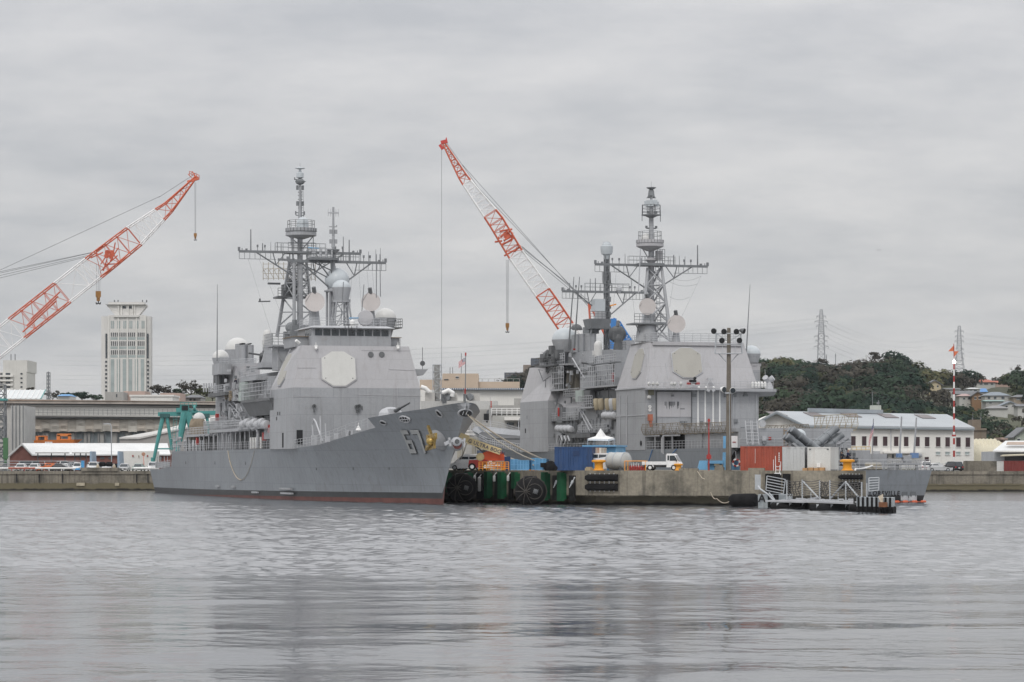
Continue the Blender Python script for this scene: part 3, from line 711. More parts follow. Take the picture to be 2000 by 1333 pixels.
mb=MB();mb.tube(P1(700,843,-20),P1(700,826,-20),.05);mb.lathe([(.35,-.3),(.12,.2)],P1(700,836,-20),10);part('deck_lamp',mb,WHT,A)
def front(px,py,o=0.0):
 t0=-42
 for _ in range(20):
  p=S1.atx(t0,px,py);t0=-42-max(0,(p.z-14.45))*(1.2/5.45)
 return p+Vector((o,0,0))
cF=front(661,721,.02);lean=Vector((-1.2,0,5.45)).normalized();nF=Vector((5.45,0,1.2)).normalized()
octo(A,cF,(0,1,0),lean,nF,4.45,4.6,SPYW)
lo=Vector((0,2.0,5.4)).normalized();nS=Vector((0,-5.4,2.0)).normalized()
cS=S1.aty(-7.4,560,721);octo(A,(-50.8,-7.58,17.0),(1,0,0),lo,nS,4.2,4.4,SPYB)
mb=MB()
for px in(724,745.5):mb.lathe([(.38,0),(.38,.08)],front(px,693,.02),14,nF)
part('porthole',mb,DARKG,A)
mb=MB()
for a,b in(((619,683),(621,772)),((703,677),(706,800))):mb.obox(front(*a,.02),front(*b,.02),.06,.05)
mb.obox(front(560+12,775,.02),front(627,775,.02),.05,.05);mb.obox(front(700,772,.02),front(824,774,.02),.05,.05)
mb.obox(front(580,719,.02),front(617,719,.02),.04,.04);mb.obox(front(706,685,.02),front(803,685.5,.02),.04,.04);mb.obox(front(760,722,.02),front(810,724,.02),.04,.04)
part('plating_seam',mb,HAZEL,A)
mb=MB()
for px,py in((613,794),(696,795),(701,794)):
 p=front(px,py,.2);mb.lathe([(.28,-.05),(.28,.1),(.1,.1),(.1,-.05)],p,10,(1,0,0));mb.tube(p-Vector((0,0,.4)),p-Vector((0,0,.8)),.1)
p=front(707,797,.1);mb.cbox(p,(.1,.1,.5));part('wall_fitting',mb,DARKG,A)
mb=MB()
for px in(616,776):p=front(px,677,.3);mb.cbox(p,(.35,.35,.3));mb.dome(p-Vector((-.1,0,.25)),.2,8);mb.tube(p,p+Vector((0,0,.5)),.04)
p=front(584,671,.2);mb.tube(p,p+Vector((.3,-.5,.35)),.2);part('flood_lamp',mb,WHT,A)
mb=MB();mb.box(-49,-8.42,6.8,-48.2,-8.36,8.7);
p=front(583,862);mb.box(-42.03,-8.0,7.1,-41.96,-7.2,9.0);part('doorway',mb,DARK,A)
mb=MB();p=Q1(545,811,-8.42);
for px,py in((542,808),(546,808),(540,818)):mb.cbox(Q1(px,py,-8.42),(.45,.06,.45));
part('vent',mb,DARKG,A)
mb=MB();mb.prism([(-46.5,7.2),(-46.5,9.9),(-49,9.9),(-49,7.2)],16.3,17.1,[(-46.5,7.2),(-46.5,10.6),(-49,10.6),(-49,7.2)]);wp=part('wing_platform',mb,HAZE,A)
mb=MB();mb.lathe([(.35,0),(.35,.05)],(-47.5,10.1,17.9),12,(1,0,0));mb.tube((-47.5,10.1,17.1),(-47.5,10.1,20),.04);part('direction_loop',mb,DARKG,wp)
mb=MB();mb.rail([(-45.8,-5.1,22.6),(-45.8,4.9,22.6),(-53.5,4.9,22.6)],1.0,3,.9,.028);mb.rail([(-45.8,-5.1,22.6),(-53.5,-5.1,22.6)],1.0,3,.9,.028);mb.rail([(-47.3,7.0,19.95),(-47.3,6.9,19.95)],1.3,4,.3,.03)
mb.rail([(-47.2,7.0,19.95),(-54.4,7.0,19.95)],1.3,4,1.2,.03);part('bridge_railing',mb,LITEG,A)
mb=MB();mb.box(-54.5,5.0,22.6,-50,8.0,22.75);mb.rail([(-50,5.0,22.75),(-50,8.0,22.75),(-54.5,8,22.75)],1.1,3,1.0,.03);part('signal_platform',mb,DARKG,A)
p=P1(714,622,-46.5);mb=MB();mb.lathe([(1.0,-.35),(1.05,-.2),(1.05,.2),(1.0,.3)],p,20,(1,-.3,.1));mb.smooth=True
dr=part('navigation_antenna_drum',mb,HAZEL,A);mb=MB();mb.tube(p,(p.x,p.y,22.4),.3,.35,10);part('pedestal',mb,HAZE,dr)
mb=MB();p=P1(688,629,-45.5);mb.dome(p,.32,12);mb.tube(p,(p.x,p.y,22.5),.3,.3,8);part('camera_ball',mb,WHT,A)
mb=MB();a_=P1(682,622,-46);mb.obox(a_,P1(700,622,-46),.3,.2);part('blue_cover',mb,BLUEL,A)
mb=MB()
for px in(674,681,687,697):p=P1(px,637,-44.2);mb.tube(p,p-Vector((0,0,.4)),.05)
mb.obox(P1(672,635,-44.2),P1(700,635,-44.2),.12,.12);part('horn_bracket',mb,DARKG,A)
dish(A,P1(614.5,592,-50),1.32,cdir+Vector((0,.10,.22)),22.4,pr=.8)
dish(A,P1(724,592,-50),1.26,cdir+Vector((0,.10,.22)),22.4,pr=.75)
p=P1(658.5,548,-57.5);mb=MB();mb.smooth=True;mb.dome(p,1.66,32);rd=part('radome',mb,RADW,A)
mb=MB();mb.lathe([(1.35,-1.35),(1.3,-1.1)],p,20);mb.lathe([(1.75,-1.55),(1.75,-1.35)],p,20);
for dy,dx in((-1.2,.9),(1.2,.9),(-1.2,-.9),(1.2,-.9)):mb.tube((p.x+dx,p.y+dy,p.z-1.4),(p.x+dx,p.y+dy,22.4),.16)
for k in range(3):z=22.6+k*1.3;mb.tube((p.x+.9,p.y-1.2,z),(p.x+.9,p.y+1.2,z+1.2),.08);mb.tube((p.x+.9,p.y-1.2,z+1.2),(p.x+.9,p.y+1.2,z+1.2),.08)
part('support_frame',mb,HAZE,rd)
p=P1(667,562.5,-53);rd=cone_dome(A,p,1.23,1.55,.98,RADW,None,k=.85)
mb=MB();zt=p.z-1.55;mb.lathe([(1.18,-1.95),(1.18,-1.55)],p,20)
for dy,dx in((-.8,.7),(.8,.7),(-.8,-.7),(.8,-.7)):mb.tube((p.x+dx,p.y+dy,zt-.3),(p.x+dx*1.4,p.y+dy*1.6,22.5),.13)
mb.tube((p.x+.7,p.y-.8,zt-.4),(p.x+1,p.y+1.2,22.5),.08);mb.tube((p.x+.7,p.y+.8,zt-.4),(p.x+1,p.y-1.2,22.5),.08);part('support_frame',mb,HAZE,rd)
cone_dome(A,P1(753,622,-54),1.42,2.6,.75,RADWH,19.9,k=.95)
mb=MB()
for a,b in(((671,551),(666,632)),((711,556),(705,632)),((735,497),(735,582)),((742,497),(743,580))):mb.tube(P1(*a,-48),P1(*b,-48),.055,.06,5)
part('whip_antenna',mb,MASTG,A)
z0=22.5;xm=-57.0
p=P1(651,410,xm);ym=p.y
mb=MB();mb.tube((xm,ym,17),(xm,ym,P1(651,520,xm).z),.34,.34,10);mb.tube((xm,ym,P1(651,520,xm).z),(xm,ym,P1(651,415,xm).z),.26,.13,8);mb.tube((xm,ym,p.z-.3),(xm,ym,p.z+.35),.16)
fm=part('foremast',mb,HAZE,A)
mb=MB();z=P1(651,416,xm).z;mb.obox((xm,ym-.72,z),(xm,ym+.72,z),.3,.16);
for y in(-.7,.7,-.35,.35):mb.tube((xm,ym+y,z-.5),(xm,ym+y,z+.5),.03,None,4)
part('cross_antenna',mb,LITEG,fm)
mb=MB()
for py in(453,472):
 for s in(-1,1):mb.cbox((xm,ym+s*.35,P1(651,py,xm).z),(.3,.34,.55))
mb.tube((xm-.3,ym-.5,P1(651,443,xm).z),(xm-.3,ym+.5,P1(651,443,xm).z),.06);mb.tube((xm,ym+.45,P1(651,443,xm).z),(xm,ym+.45,P1(651,440,xm).z),.08)
mb.lathe([(.28,-.4),(.24,.2)],(xm,ym,P1(651,478,xm).z),8);mb.lathe([(.3,-.5),(.85,0),(.85,.1)],(xm,ym,P1(651,489,xm).z),14);part('antenna_cluster',mb,HAZE,fm)
za=P1(753,514,xm).z;a_,b_=P1(562,511,xm).y,P1(753,514,xm).y
yardarm(fm,xm,za,a_,b_,cen=ym,up=[(P1(670.5,0,xm).y,3.4,.07),(P1(682,0,xm).y,3.0,.1),(P1(690,0,xm).y,1.6,.05),(P1(720,0,xm).y,1.5,.05),(P1(743,0,xm).y,2.0,.04),(P1(734,0,xm).y,1.8,.04)])
mb=MB();mb.prism([(xm+1.5,ym-3.4),(xm+1.5,ym-.4),(xm+.8,ym+.6),(xm-1.2,ym+.6),(xm-1.2,ym-3.4)],za+.15,za+.5);mb.rail([(xm-1.2,ym-3.4,za+.5),(xm+1.5,ym-3.4,za+.5),(xm+1.5,ym-.4,za+.5),(xm+.8,ym+.6,za+.5)],1.1,3,.7,.03)
mb.tube((xm+1.2,ym-2.6,za+.2),(xm,ym-.2,za-2.4),.1);mb.tube((xm+1.2,ym-.6,za+.2),(xm,ym-.2,za-2.4),.1);mb.tube((xm,ym-3.2,za+.1),(xm,ym+2.2,za-2.2),.08);mb.tube((xm,ym-.2,za-2.4),(xm,ym-5,za),.08)
pl=part('mast_platform',mb,MASTG,fm)
mb=MB();c=P1(612.5,484,xm+.5);mb.obox(c+Vector((0,-.75,0)),c+Vector((0,.75,-.1)),.18,.12);part('radar_bar',mb,BLUEL,pl);
mb=MB();mb.tube(c,(c.x,c.y,za+.4),.12);mb.cbox((c.x,c.y,c.z-.5),(.45,.45,.5))
for k in range(3):mb.tube((xm+.6,ym-1.9+k*.8,za+.5),(xm+.6,ym-1.9+k*.8,za+1.9-k*.15),.17,.14,8)
part('antenna_drum',mb,LITEG,pl)
xm=-78.0
def H(py):return P1(586,py,xm).z
ym=P1(586,500,xm).y
mb=MB();mb.tube((xm,ym,13),(xm,ym,H(500)),.46,.40,12);mb.tube((xm,ym,H(500)),(xm,ym,H(452)),.40,.36,10);mb.tube((xm,ym,H(452)),(xm,ym,H(398)),.30,.24,8);mb.tube((xm,ym,H(398)),(xm,ym,H(352)),.2,.14,8);mb.tube((xm,ym,H(332)),(xm,ym,H(318)),.04,.02,4)
mm=part('mainmast',mb,HAZE,A)
mb=MB();tl=[(562,510,-79),(598,510,-79),(576,510,-81),(590,510,-81)];bl=[(541,655,-82.5),(612,655,-82.5),(573,655,-80),(0,0,0)]
legs=[(P1(566,508,-79),P1(541,658,-82.5)),(P1(598,508,-79),P1(613,658,-82.5)),(P1(574,508,-77.6),P1(575,658,-76.5))]
for a_,b_ in legs:mb.tube(a_,b_,.2,.27,8)
def lv(i,t):return legs[i][0].lerp(legs[i][1],t)
tt=[0,.14,.3,.5,.68,.86]
for k in range(len(tt)-1):
 a_,b_=tt[k],tt[k+1]
 for i,j in((0,1),(0,2),(2,1)):
  if(i,j)==(0,1)and k>2:continue
  mb.tube(lv(i,b_),lv(j,b_),.1);mb.tube(lv(i,a_)if k%2 else lv(j,a_),lv(j,b_)if k%2 else lv(i,b_),.11);
  if k<3:mb.tube(lv(j,a_)if k%2 else lv(i,a_),lv(i,b_)if k%2 else lv(j,b_),.08)
mb.ladder((xm+.6,ym+1.6,H(640)),(xm+.6,ym+.7,H(520)),(0,.5,0),.5,.035);part('mast_legs',mb,HAZE,mm)
mb=MB();zb=H(457);mb.lathe([(.5,-.75),(1.2,-.5),(2.1,-.32),(2.18,-.28),(2.18,.1),(2.05,.12),(2.05,.28),(2.18,.3),(2.18,.75),(2.0,.78),(.01,.8)],(xm,ym+.15,zb),26);mb.tube((xm,ym+1.9,zb-.3),(xm,ym+.3,zb-2.2),.08);mb.tube((xm,ym-1.7,zb-.3),(xm,ym-.3,zb-1.4),.08)
mb.tube((xm+.4,ym-1.1,zb),(xm+.4,ym-1.1,H(506)),.13);mb.tube((xm+.4,ym-1.35,H(462)),(xm+.4,ym-1.35,H(480)),.1)
lk=part('lookout_platform',mb,HAZE,mm,smooth=True)
mb=MB()
for k in range(26):a_=2*math.pi*k/26;mb.cbox((xm+2.17*math.cos(a_),ym+.15+2.17*math.sin(a_),zb+.5),(.07,.07,.5))
part('rib',mb,DARKG,lk)
mb=MB();pts=[(xm+1.9*math.cos(2*math.pi*k/10),ym+.15+1.9*math.sin(2*math.pi*k/10),zb+.8)for k in range(11)];mb.rail(pts,1.05,2,1.3,.03);part('railing',mb,MASTG,lk)
c=P1(591,436,xm+.9);mb=MB();mb.smooth=True;mb.lathe([(.85,-.9),(.85,0)]+[(.85*math.cos(R(a)),.85*math.sin(R(a)))for a in range(15,91,15)],c,18);part('radome',mb,RADW,lk)
mb=MB()
for py in(416,421):mb.tube((xm,ym-.6,H(py)),(xm,ym+.6,H(py)),.07)
for s in(-1,1):mb.tube((xm,ym+s*.62,H(420)),(xm,ym+s*.62,H(413)),.1)
for py in(398,367):
 for s in(-1,1):mb.cbox((xm,ym+s*.38,H(py)),(.35,.3,.62))
for py in(382,376,407,390):mb.obox((xm,ym-.3,H(py)),(xm,ym+.3,H(py)),.1,.1)
mb.ladder((xm+.25,ym+.35,H(440)),(xm+.25,ym+.25,H(372)),(0,.25,0),.35,.03)
mb.lathe([(.3,-.5),(.62,-.3),(.7,0),(.5,.2),(.2,.4)],(xm,ym,H(354)),12);mb.tube((xm-.1,ym-.75,H(352)),(xm-.1,ym-.75,H(347)),.08);mb.obox((xm,ym-.7,H(351)),(xm,ym+.8,H(355)),.15,.12)
part('antenna_cluster',mb,MASTG,mm)
mb=MB();mb.lathe([(.45,-.35),(.52,-.3),(.52,.3),(.4,.42),(.2,.5),(.18,.85),(.7,.95),(.72,1.02),(.1,1.2)],(xm,ym,H(343)),16);part('top_antenna',mb,RADW,mm,smooth=True)
zy=H(494);ya,yb=P1(466,488,xm).y,P1(703,498,xm).y
yardarm(mm,xm+.3,zy,ya,yb,cen=ym,up=[(P1(489,0,xm).y,3.1,.1),(P1(512,0,xm).y,1.2,.09),(P1(528,0,xm).y,1.4,.04),(P1(541,0,xm).y,1.4,.06),(P1(611,0,xm).y,2.6,.07),(P1(548,0,xm).y,1.2,.05)])
mb=MB();mb.box(xm-1.5,ym-1.9,zy-.15,xm+1.0,ym+2.0,zy+.15);mb.rail([(xm+1,ym-1.9,zy+.15),(xm+1,ym+2,zy+.15)],1.2,3,.6,.03);mb.obox((xm+.6,ym-3.3,zy-1.05),(xm+.6,ym+2.5,zy-1.25),.3,.3)
mb.tube((xm+.6,ym-2.6,zy-1),(xm+.6,ym-2.6,zy),.09);mb.tube((xm+.6,ym-1.6,zy-1),(xm+.6,ym-1.6,zy),.09);part('mast_platform',mb,MASTG,mm)
c=P1(565,580,-81);mb=MB();mb.box(c.x-1.6,c.y-2.0,c.z-.25,c.x+1.8,c.y+2.3,c.z);mb.cbox((c.x,c.y-.2,c.z+.9),(1.6,1.6,1.6));mb.lathe([(.8,0),(.9,.6),(.6,1.3),(.35,2.4)],(c.x,c.y+.3,c.z+.2),12);mb.cbox((c.x,c.y+.9,c.z+1.9),(1,.9,1.3))
mb.rail([(c.x+1.8,c.y-2.0,c.z),(c.x+1.8,c.y+2.3,c.z)],1.1,3,.7,.035);mb.tube((c.x+.5,c.y-1.4,H(553)),(c.x+.5,c.y-3.2,H(553)+.0),.16);mb.tube((c.x+.8,c.y-2.9,H(588)),(c.x+.8,c.y-4.6,H(589)),.1);mb.tube((c.x+.8,c.y-4.4,H(589)),(c.x+.8,c.y-4.4,H(583)),.12)
part('machinery_platform',mb,DARKG,mm)
ax=-84.0;p0,p1_=P1(514,520,ax),P1(616,540,ax);mb=MB();n=11
zt,zb_=P1(560,517,ax).z,P1(560,545,ax).z
def cur(t):return ax+1.1*(1-(2*t-1)**2)
for row in range(4):
 z=zb_+(zt-zb_)*row/3
 for k in range(n):a_,b_=k/n,(k+1)/n;mb.tube((cur(a_),p0.y+(p1_.y-p0.y)*a_,z),(cur(b_),p0.y+(p1_.y-p0.y)*b_,z),.035,None,4)
for k in range(n+1):
 t=k/n;y=p0.y+(p1_.y-p0.y)*t;mb.tube((cur(t),y,zb_-.25),(cur(t),y,zt+.25),.05,None,4)
 if k<n:t2=(k+1)/n;mb.tube((cur(t),y,zb_+(zt-zb_)*.66),(cur(t2),p0.y+(p1_.y-p0.y)*t2,zb_),.04,None,4);mb.tube((cur(t)-.5,y,(zt+zb_)/2),(cur(t2),p0.y+(p1_.y-p0.y)*t2,(zt+zb_)/2+.5),.03,None,4)
yc=(p0.y+p1_.y)/2;mb.tube((ax,yc,zb_),(c.x,c.y,c.z+2),.22);part('air_search_antenna',mb,paint('tan_lattice',(.40,.36,.30),.6),mm)
mb=MB()
for a_,b_ in(((484,504),(545,700)),((505,504),(560,640)),((700,520),(706,600)),((716,520),(722,590)),((726,520),(733,590)),((688,520),(684,600))):mb.tube(P1(*a_,-70),P1(*b_,-60),.018,None,4)
part('halyard',mb,WIRE,mm)
p=P1(545,677,-60);mb=MB();a_,b_=P1(526,677,-60),P1(572,677,-60);mb.box(-63,a_.y,p.z-.1,-58,b_.y,p.z+.15);mb.rail([(-63,a_.y,p.z+.15),(-58,a_.y,p.z+.15),(-58,b_.y,p.z+.15)],1.5,4,.8,.045);mb.prism([(-62.5,a_.y+.9),(-58.6,a_.y+.9),(-58.6,b_.y-.2),(-62.5,b_.y-.2)],p.z-3.2,p.z-.1)
mb.tube((-58.4,a_.y+.2,p.z-.1),(-58.4,a_.y+1.6,p.z-2.4),.1);part('side_platform',mb,HAZE,A)
mb=MB();q=P1(568,640,-59);mb.lathe([(.7,-.3),(.75,0),(.4,.25)],q,14,(.9,-.3,.2));mb.dome(P1(567,652,-58.5),.42,10);mb.cbox(P1(563,660,-59),(1,1.2,1.6));mb.cbox(P1(590,650,-57.5),(.8,3.0,2.0));mb.tube(P1(575,625,-59),P1(577,665,-59),.35);part('platform_equipment',mb,MASTG,A)
def slab(root,x0,x1,y0,y1,z,t=.3,name='platform_deck',rail=None,mat=None,h=1.05):
 mb=MB();mb.box(x0,y0,z-t,x1,y1,z);o=part(name,mb,mat or HAZE,root)
 if rail:
  mb=MB();mb.rail([(a,b,z)for a,b in rail],h,3,1.3,.03);part('railing',mb,LITEG,o)
 return o
Y_=-8.2
slab(A,-102,-71,-8.3,-5.9,9.72,.45,'boat_deck',[(-71,-8.25),(-92,-8.25)])
mb=MB()
for k in range(9):x=-72-k*3.4;mb.tube((x,-8.1,6.7),(x,-8.1,9.3),.11)
for k in range(5):x=-73.5-k*5;mb.tube((x,-6.4,6.7),(x,-6.4,9.3),.16)
part('stanchion',mb,HAZE,A)
mb=MB()
for k in range(5):mb.tube((-64.5-k*1.7,-8.0,6.75),(-64.5-k*1.7-.3,-8.0,8.3),.22,.18,8)
part('pale_bitts',mb,RADWH,A)
mb=MB();mb.box(-62.0,-8.0,8.0,-57.9,-7.2,9.6)
for k in range(5):mb.tube((-58.2-k*.85,-8.1,9.5),(-58.6-k*.85,-8.1,8.0),.09)
part('stowage_rack',mb,LITEG,A)
mb=MB();mb.path([Q1(503,874,Y_),Q1(504.5,845,Y_),Q1(502,838,Y_),Q1(497,836,Y_),Q1(494,839,Y_)],.24,8);part('bent_vent_pipe',mb,LITEG,A,smooth=True)
mb=MB()
for px,t in((408,848),(418,848),(390,850),(398,849),(436,846),(447,850)):mb.path([Q1(px,876,Y_),Q1(px,t+2,Y_),Q1(px+3,t,Y_)],.1,6)
part('deck_pipe',mb,HAZE,A)
for i,px in enumerate(range(477,521,7)):
 mb=MB();canister(mb,Q1(px,830-(i%2)*4,-8.2),(.55,.0,.0),.62,2.2);part('liferaft_canister',mb,LITEG,A,smooth=True)
mb=MB();a_,b_=Q1(470,836,-8.0),Q1(524,834,-8.0);mb.box(a_.x,-8.5,a_.z-.3,b_.x,-6.5,a_.z);part('raft_rack',mb,HAZE,A)
mb=MB();p=Q1(386,836,-6.5);mb.smooth=True;mb.lathe([(1.25,-1.9),(1.4,-1.5),(1.35,.4),(1.1,1.2),(.9,1.4)],p,12);part('canvas_cover',mb,TARP,A)
mb=MB();mb.dome(Q1(389,818,-6.0),.95,16,lo=0);part('small_dome',mb,RADWH,A,smooth=True)
slab(A,-122,-102.7,-8.2,8.2,9.2,.35,'flight_deck',[(-102.8,-8.1),(-122,-8.1),(-122,8.1)])
mb=MB()
for k in range(7):x=-104-k*3.0;mb.tube((x,-7.9,6.7),(x,-7.9,8.9),.1);mb.tube((x,7.9,6.7),(x,7.9,8.9),.1)
mb.box(-122,-5.0,6.7,-103,5.0,8.86);part('deck_support',mb,DARKG,A)
mb=MB();p=Q1(358,884,-4);mb.lathe([(1.6,0),(1.6,1.0),(1.2,1.9),(.5,2.3)],(p.x,-2,6.7),12);mb.tube((p.x,-2,8.2),(p.x-5,-2.2,9.2),.14);part('aft_gun',mb,HAZE,A)
mb=MB()
for px,py,h in((341,880,1.7),(347,878,3.4),(352,880,2.1),(361,880,1.6),(366,880,2.2),(372,880,2.8)):
 p=Q1(px,py,-7);mb.tube((p.x,p.y,6.7),(p.x,p.y,6.7+h),.12);mb.cbox((p.x,p.y,6.7+h*.6),(.6,.5,.6));mb.dome((p.x,p.y,6.7+h),.25,8)
mb.tube(Q1(333,857,-7),Q1(352,858,-7),.05)
for px in(308,314,321,327):p=Q1(px,916,-6);mb.cbox((p.x,p.y,4.6),(.7,.7,1.0));mb.tube((p.x,p.y,4.2),(p.x,p.y,6.0),.06)
part('deck_fitting',mb,HAZE,A)
def pbox(root,name,px0,py0,px1,py1,y,dep,mat=None,Q=Q1,sgn=1,bx=None):
 a_,b_=Q(px0,py1,y),Q(px1,py0,y);x0,x1=sorted((a_.x,b_.x));z0=Q((px0+px1)/2,py1,y).z;z1=Q((px0+px1)/2,py0,y).z
 mb=MB();mb.box(x0,min(y,y+dep),z0,x1,max(y,y+dep),z1);return part(name,mb,mat or HAZE,root)
pbox(A,'side_house',421,775,440,838,-7.2,3.2)
pbox(A,'side_house_upper',417,712,429,775,-6.2,1.7)
o=slab(A,-101,-88,-8.6,-5,Q1(420,768,-8.5).z,.5,'side_platform',[(-88,-8.5),(-101,-8.5),(-101,-5)],DARKG)
mb=MB()
for k in range(4):x=Q1(418+k*3.2,740,-6.7).x;mb.box(x-.4,-6.75,Q1(430,762,-7).z,x+.5,-6.2,Q1(430,725,-7).z)
part('louvre',mb,DARKG,A)
mb=MB()
for px in(398,403,408,413,420):p=Q1(px,766,-8.3);mb.tube(p,p+Vector((0,0,1.3)),.12)
part('platform_post',mb,LITEG,A)
def zc_(py,x=-80):return P1(470,py,x).z
x0_=Q1(458,690,-4.5).x;x1_=x0_+4.2
zt_=Q1(480,668,-4.5).z;zm_=Q1(480,708,-4.5).z
funnel(A,[x0_,x0_+2.0,x1_],-4.5,-3.3,zm_,zt_)
funnel(A,[x0_+.3,x0_+2.2,x1_+.3],-3.3,-2.4,zm_,zt_)
mb=MB();b0=[(x0_-3,-5.0),(x1_+.6,-5.0),(x1_+.6,-1.6),(x0_-3,-1.6)];mb.prism([(p[0]-.0,p[1]*1.1)for p in b0],13.4,zm_+.01,b0);part('funnel_casing',mb,HAZEL,A)
mb=MB();mb.ladder((x1_-1.4,-5.35,14),(x1_-1.4,-5.1,zm_),(.5,0,0),.4,.04);part('ladder',mb,LITEG,A)
cone_dome(A,Q1(464,684,-1.6),1.9,2.6,1.3,RADWH,17.0,k=1.0)
cone_dome(A,Q1(431,700,-6.0),1.25,1.2,.95,RADWH,15.3,k=1.0)
mb=MB();p=Q1(424,706,-7.5);q=Q1(424.5,556,-7.5);mb.tube(p,q,.10,.03,6);part('whip_antenna',mb,MASTG,A)
mb=MB();p=Q1(433,722,-6.5);mb.cbox(p,(5.5,1.8,1.6));part('antenna_house',mb,HAZE,A)
p=Q1(519,716,-6.0);ciws(A,(p.x,-5.8,p.z),-1)
zpl=Q1(515,716,-6).z
slab(A,p.x-5.5,p.x+3.5,-7.2,-4.0,zpl,.3,'gun_platform',None)
mb=MB();mb.box(p.x-6.5,-8.3,Q1(515,741,-8).z,p.x+5,-4,Q1(515,733,-8).z);gd=part('gun_deck',mb,HAZE,A)
mb=MB();zr=Q1(515,741,-8).z+.1;mb.rail([(p.x-6.5,-8.2,zr),(p.x+5,-8.2,zr)],Q1(515,716,-8).z-zr,5,.9,.035);part('railing',mb,LITEG,gd)
mb=MB();mb.box(p.x-5.5,-6.6,13.5,p.x+4.8,-4.2,zr);part('gun_house',mb,HAZE,A)
zd=Q1(505,780,-8.6).z
mb=MB();xa,xb=Q1(474,780,-8.6).x,Q1(531,780,-8.6).x
mb.box(xa,-8.9,zd-.35,xb,-6.0,zd);mb.prism([(xa+3,-6.6),(xb,-6.6),(xb,-8.2),(xa+3,-8.2)],zd-2.2,zd-.35,[(xa+.5,-6.6),(xb,-6.6),(xb,-8.8),(xa+.5,-8.8)]);pd=part('projecting_platform',mb,DARKG,A)
mb=MB();mb.rail([(xa,-8.8,zd),(xb,-8.8,zd)],2.2,4,1.0,.035);part('railing',mb,LITEG,pd)
mb=MB();q=Q1(481,764,-8.0);mb.box(q.x-2.1,-8.7,q.z-1.4,q.x+2.1,-7.2,q.z-.1);mb.box(q.x-2.0,-8.6,q.z+.05,q.x+2.0,-7.2,q.z+1.2);bl=part('equipment_locker',mb,paint('pale_green_grey',(.33,.38,.36),.5),A)
mb=MB();mb.box(q.x+2.6,-8.2,q.z-.3,q.x+5.4,-7.0,q.z+1.5);part('dark_cabinet',mb,DARKG,A)
random.seed(5)
mb=MB()
for k in range(34):
 px=random.uniform(440,470);py=random.uniform(752,845);p=Q1(px,py,-7.6);mb.cbox(p,(random.uniform(.4,1.3),random.uniform(.3,.8),random.uniform(.25,.9)))
for k in range(12):
 px=random.uniform(438,472);py=random.uniform(755,838);mb.tube(Q1(px,py,-7.7),Q1(px+random.uniform(-7,9),py+random.uniform(-22,22),-7.7),.09)
part('replenishment_gear',mb,HAZE,A)
mb=MB()
for k in range(10):
 px=random.uniform(440,456);py=random.uniform(764,782);p=Q1(px,py,-7.9);mb.cbox(p,(random.uniform(.4,1.0),.3,random.uniform(.2,.5)))
part('tan_gear',mb,TARP,A)
mb=MB()
for a_,b_ in(((486,798),(502,830)),((492,796),(508,826)),((440,778),(470,812)),((446,776),(476,808))):mb.tube(Q1(*a_,-7.2),Q1(*b_,-7.2),.1)
for k in range(10):t=k/10;mb.tube(Q1(486+16*t,798+32*t,-7.2),Q1(492+16*t,796+30*t,-7.2),.06)
part('inclined_ladder',mb,LITEG,A)
pbox(A,'superstructure_side',502,798,531,822,-7.0,3)
pbox(A,'superstructure_side',497,737,545,778,-6.9,3)
mb=MB();
for px,py in((424,816),(386,862),(527,838),(516,853)):mb.cbox(Q1(px,py,-7.9),(.9,.4,1.1))
part('fire_station',mb,RED,A)
mb=MB();mb.rail([(-90,-8.2,9.8),(-101,-8.2,9.8)],1.6,3,.8,.035)
for k in range(8):p=Q1(400+k*5,832,-7.8);mb.tube(p,p-Vector((0,0,1.6)),.06)
part('boat_deck_railing',mb,HAZE,A)
random.seed(12)
for nm,mt,n in(('wall_fitting',HAZE,46),('piping',MASTG,34),('light_fitting',LITEG,16)):
 mb=MB()
 for k in range(n):
  px,py,yy=random.choice(((random.uniform(422,450),random.uniform(776,836),-7.35),(random.uniform(418,448),random.uniform(716,770),-6.4),(random.uniform(470,528),random.uniform(786,830),-7.1),(random.uniform(455,495),random.uniform(715,755),-5.6),(random.uniform(498,542),random.uniform(740,776),-7.05)))
  p=Q1(px,py,yy)
  if k%3==0:mb.tube(p,Q1(px+random.uniform(-1,1),py+random.uniform(8,22),yy),.06)
  else:mb.cbox(p,(random.uniform(.2,.9),random.uniform(.2,.5),random.uniform(.2,.8)))
 part(nm,mb,mt,A)
mb=MB();mb.rail([Q1(452,716,-5.4),Q1(500,714,-5.4)],1.0,3,.8,.035);mb.rail([Q1(418,712,-6.4),Q1(446,712,-6.4)],1.1,3,.7,.035);mb.rail([Q1(398,838,-8.2),Q1(470,836,-8.2)],1.1,3,.7,.035);part('gallery_rail',mb,LITEG,A)
mb=MB()
for px,py in((432,800),(443,822),(512,806)):p=Q1(px,py,-7.2);mb.box(p.x-.45,-7.3,p.z-.9,p.x+.45,-7.1,p.z+.9)
part('doorway',mb,DARKG,A)
mb=MB()
for px,py,w in((560,955,3.2),(562,964,3.2),(458,951,1.2),(427,950,1.1),(500,962,1.7)):
 x_,z_=on_edge(px,py);z_=max(z_,.5);yy=-hw(-x_,z_);mb.box(x_-w/2*2.2,yy-.28,z_-.12,x_+w/2*2.2,yy+.02,z_+.12)
part('discharge_flange',mb,HAZE,A)
mb=MB();pts=[]
for k in range(17):
 t=k/16;px=446+52*t;py=881+57*(1-(2*t-1)**2)**.8 if t<.5 else 881+57*(1-(2*t-1)**2)
 x_,z_=on_edge(px,min(py,938));pts.append((x_,-hw(-x_,z_)-.08,z_))
mb.path(pts[:9],.07,6);mb.path(pts[8:],.03,5);part('hanging_hose',mb,ROPE,A)
mb=MB()
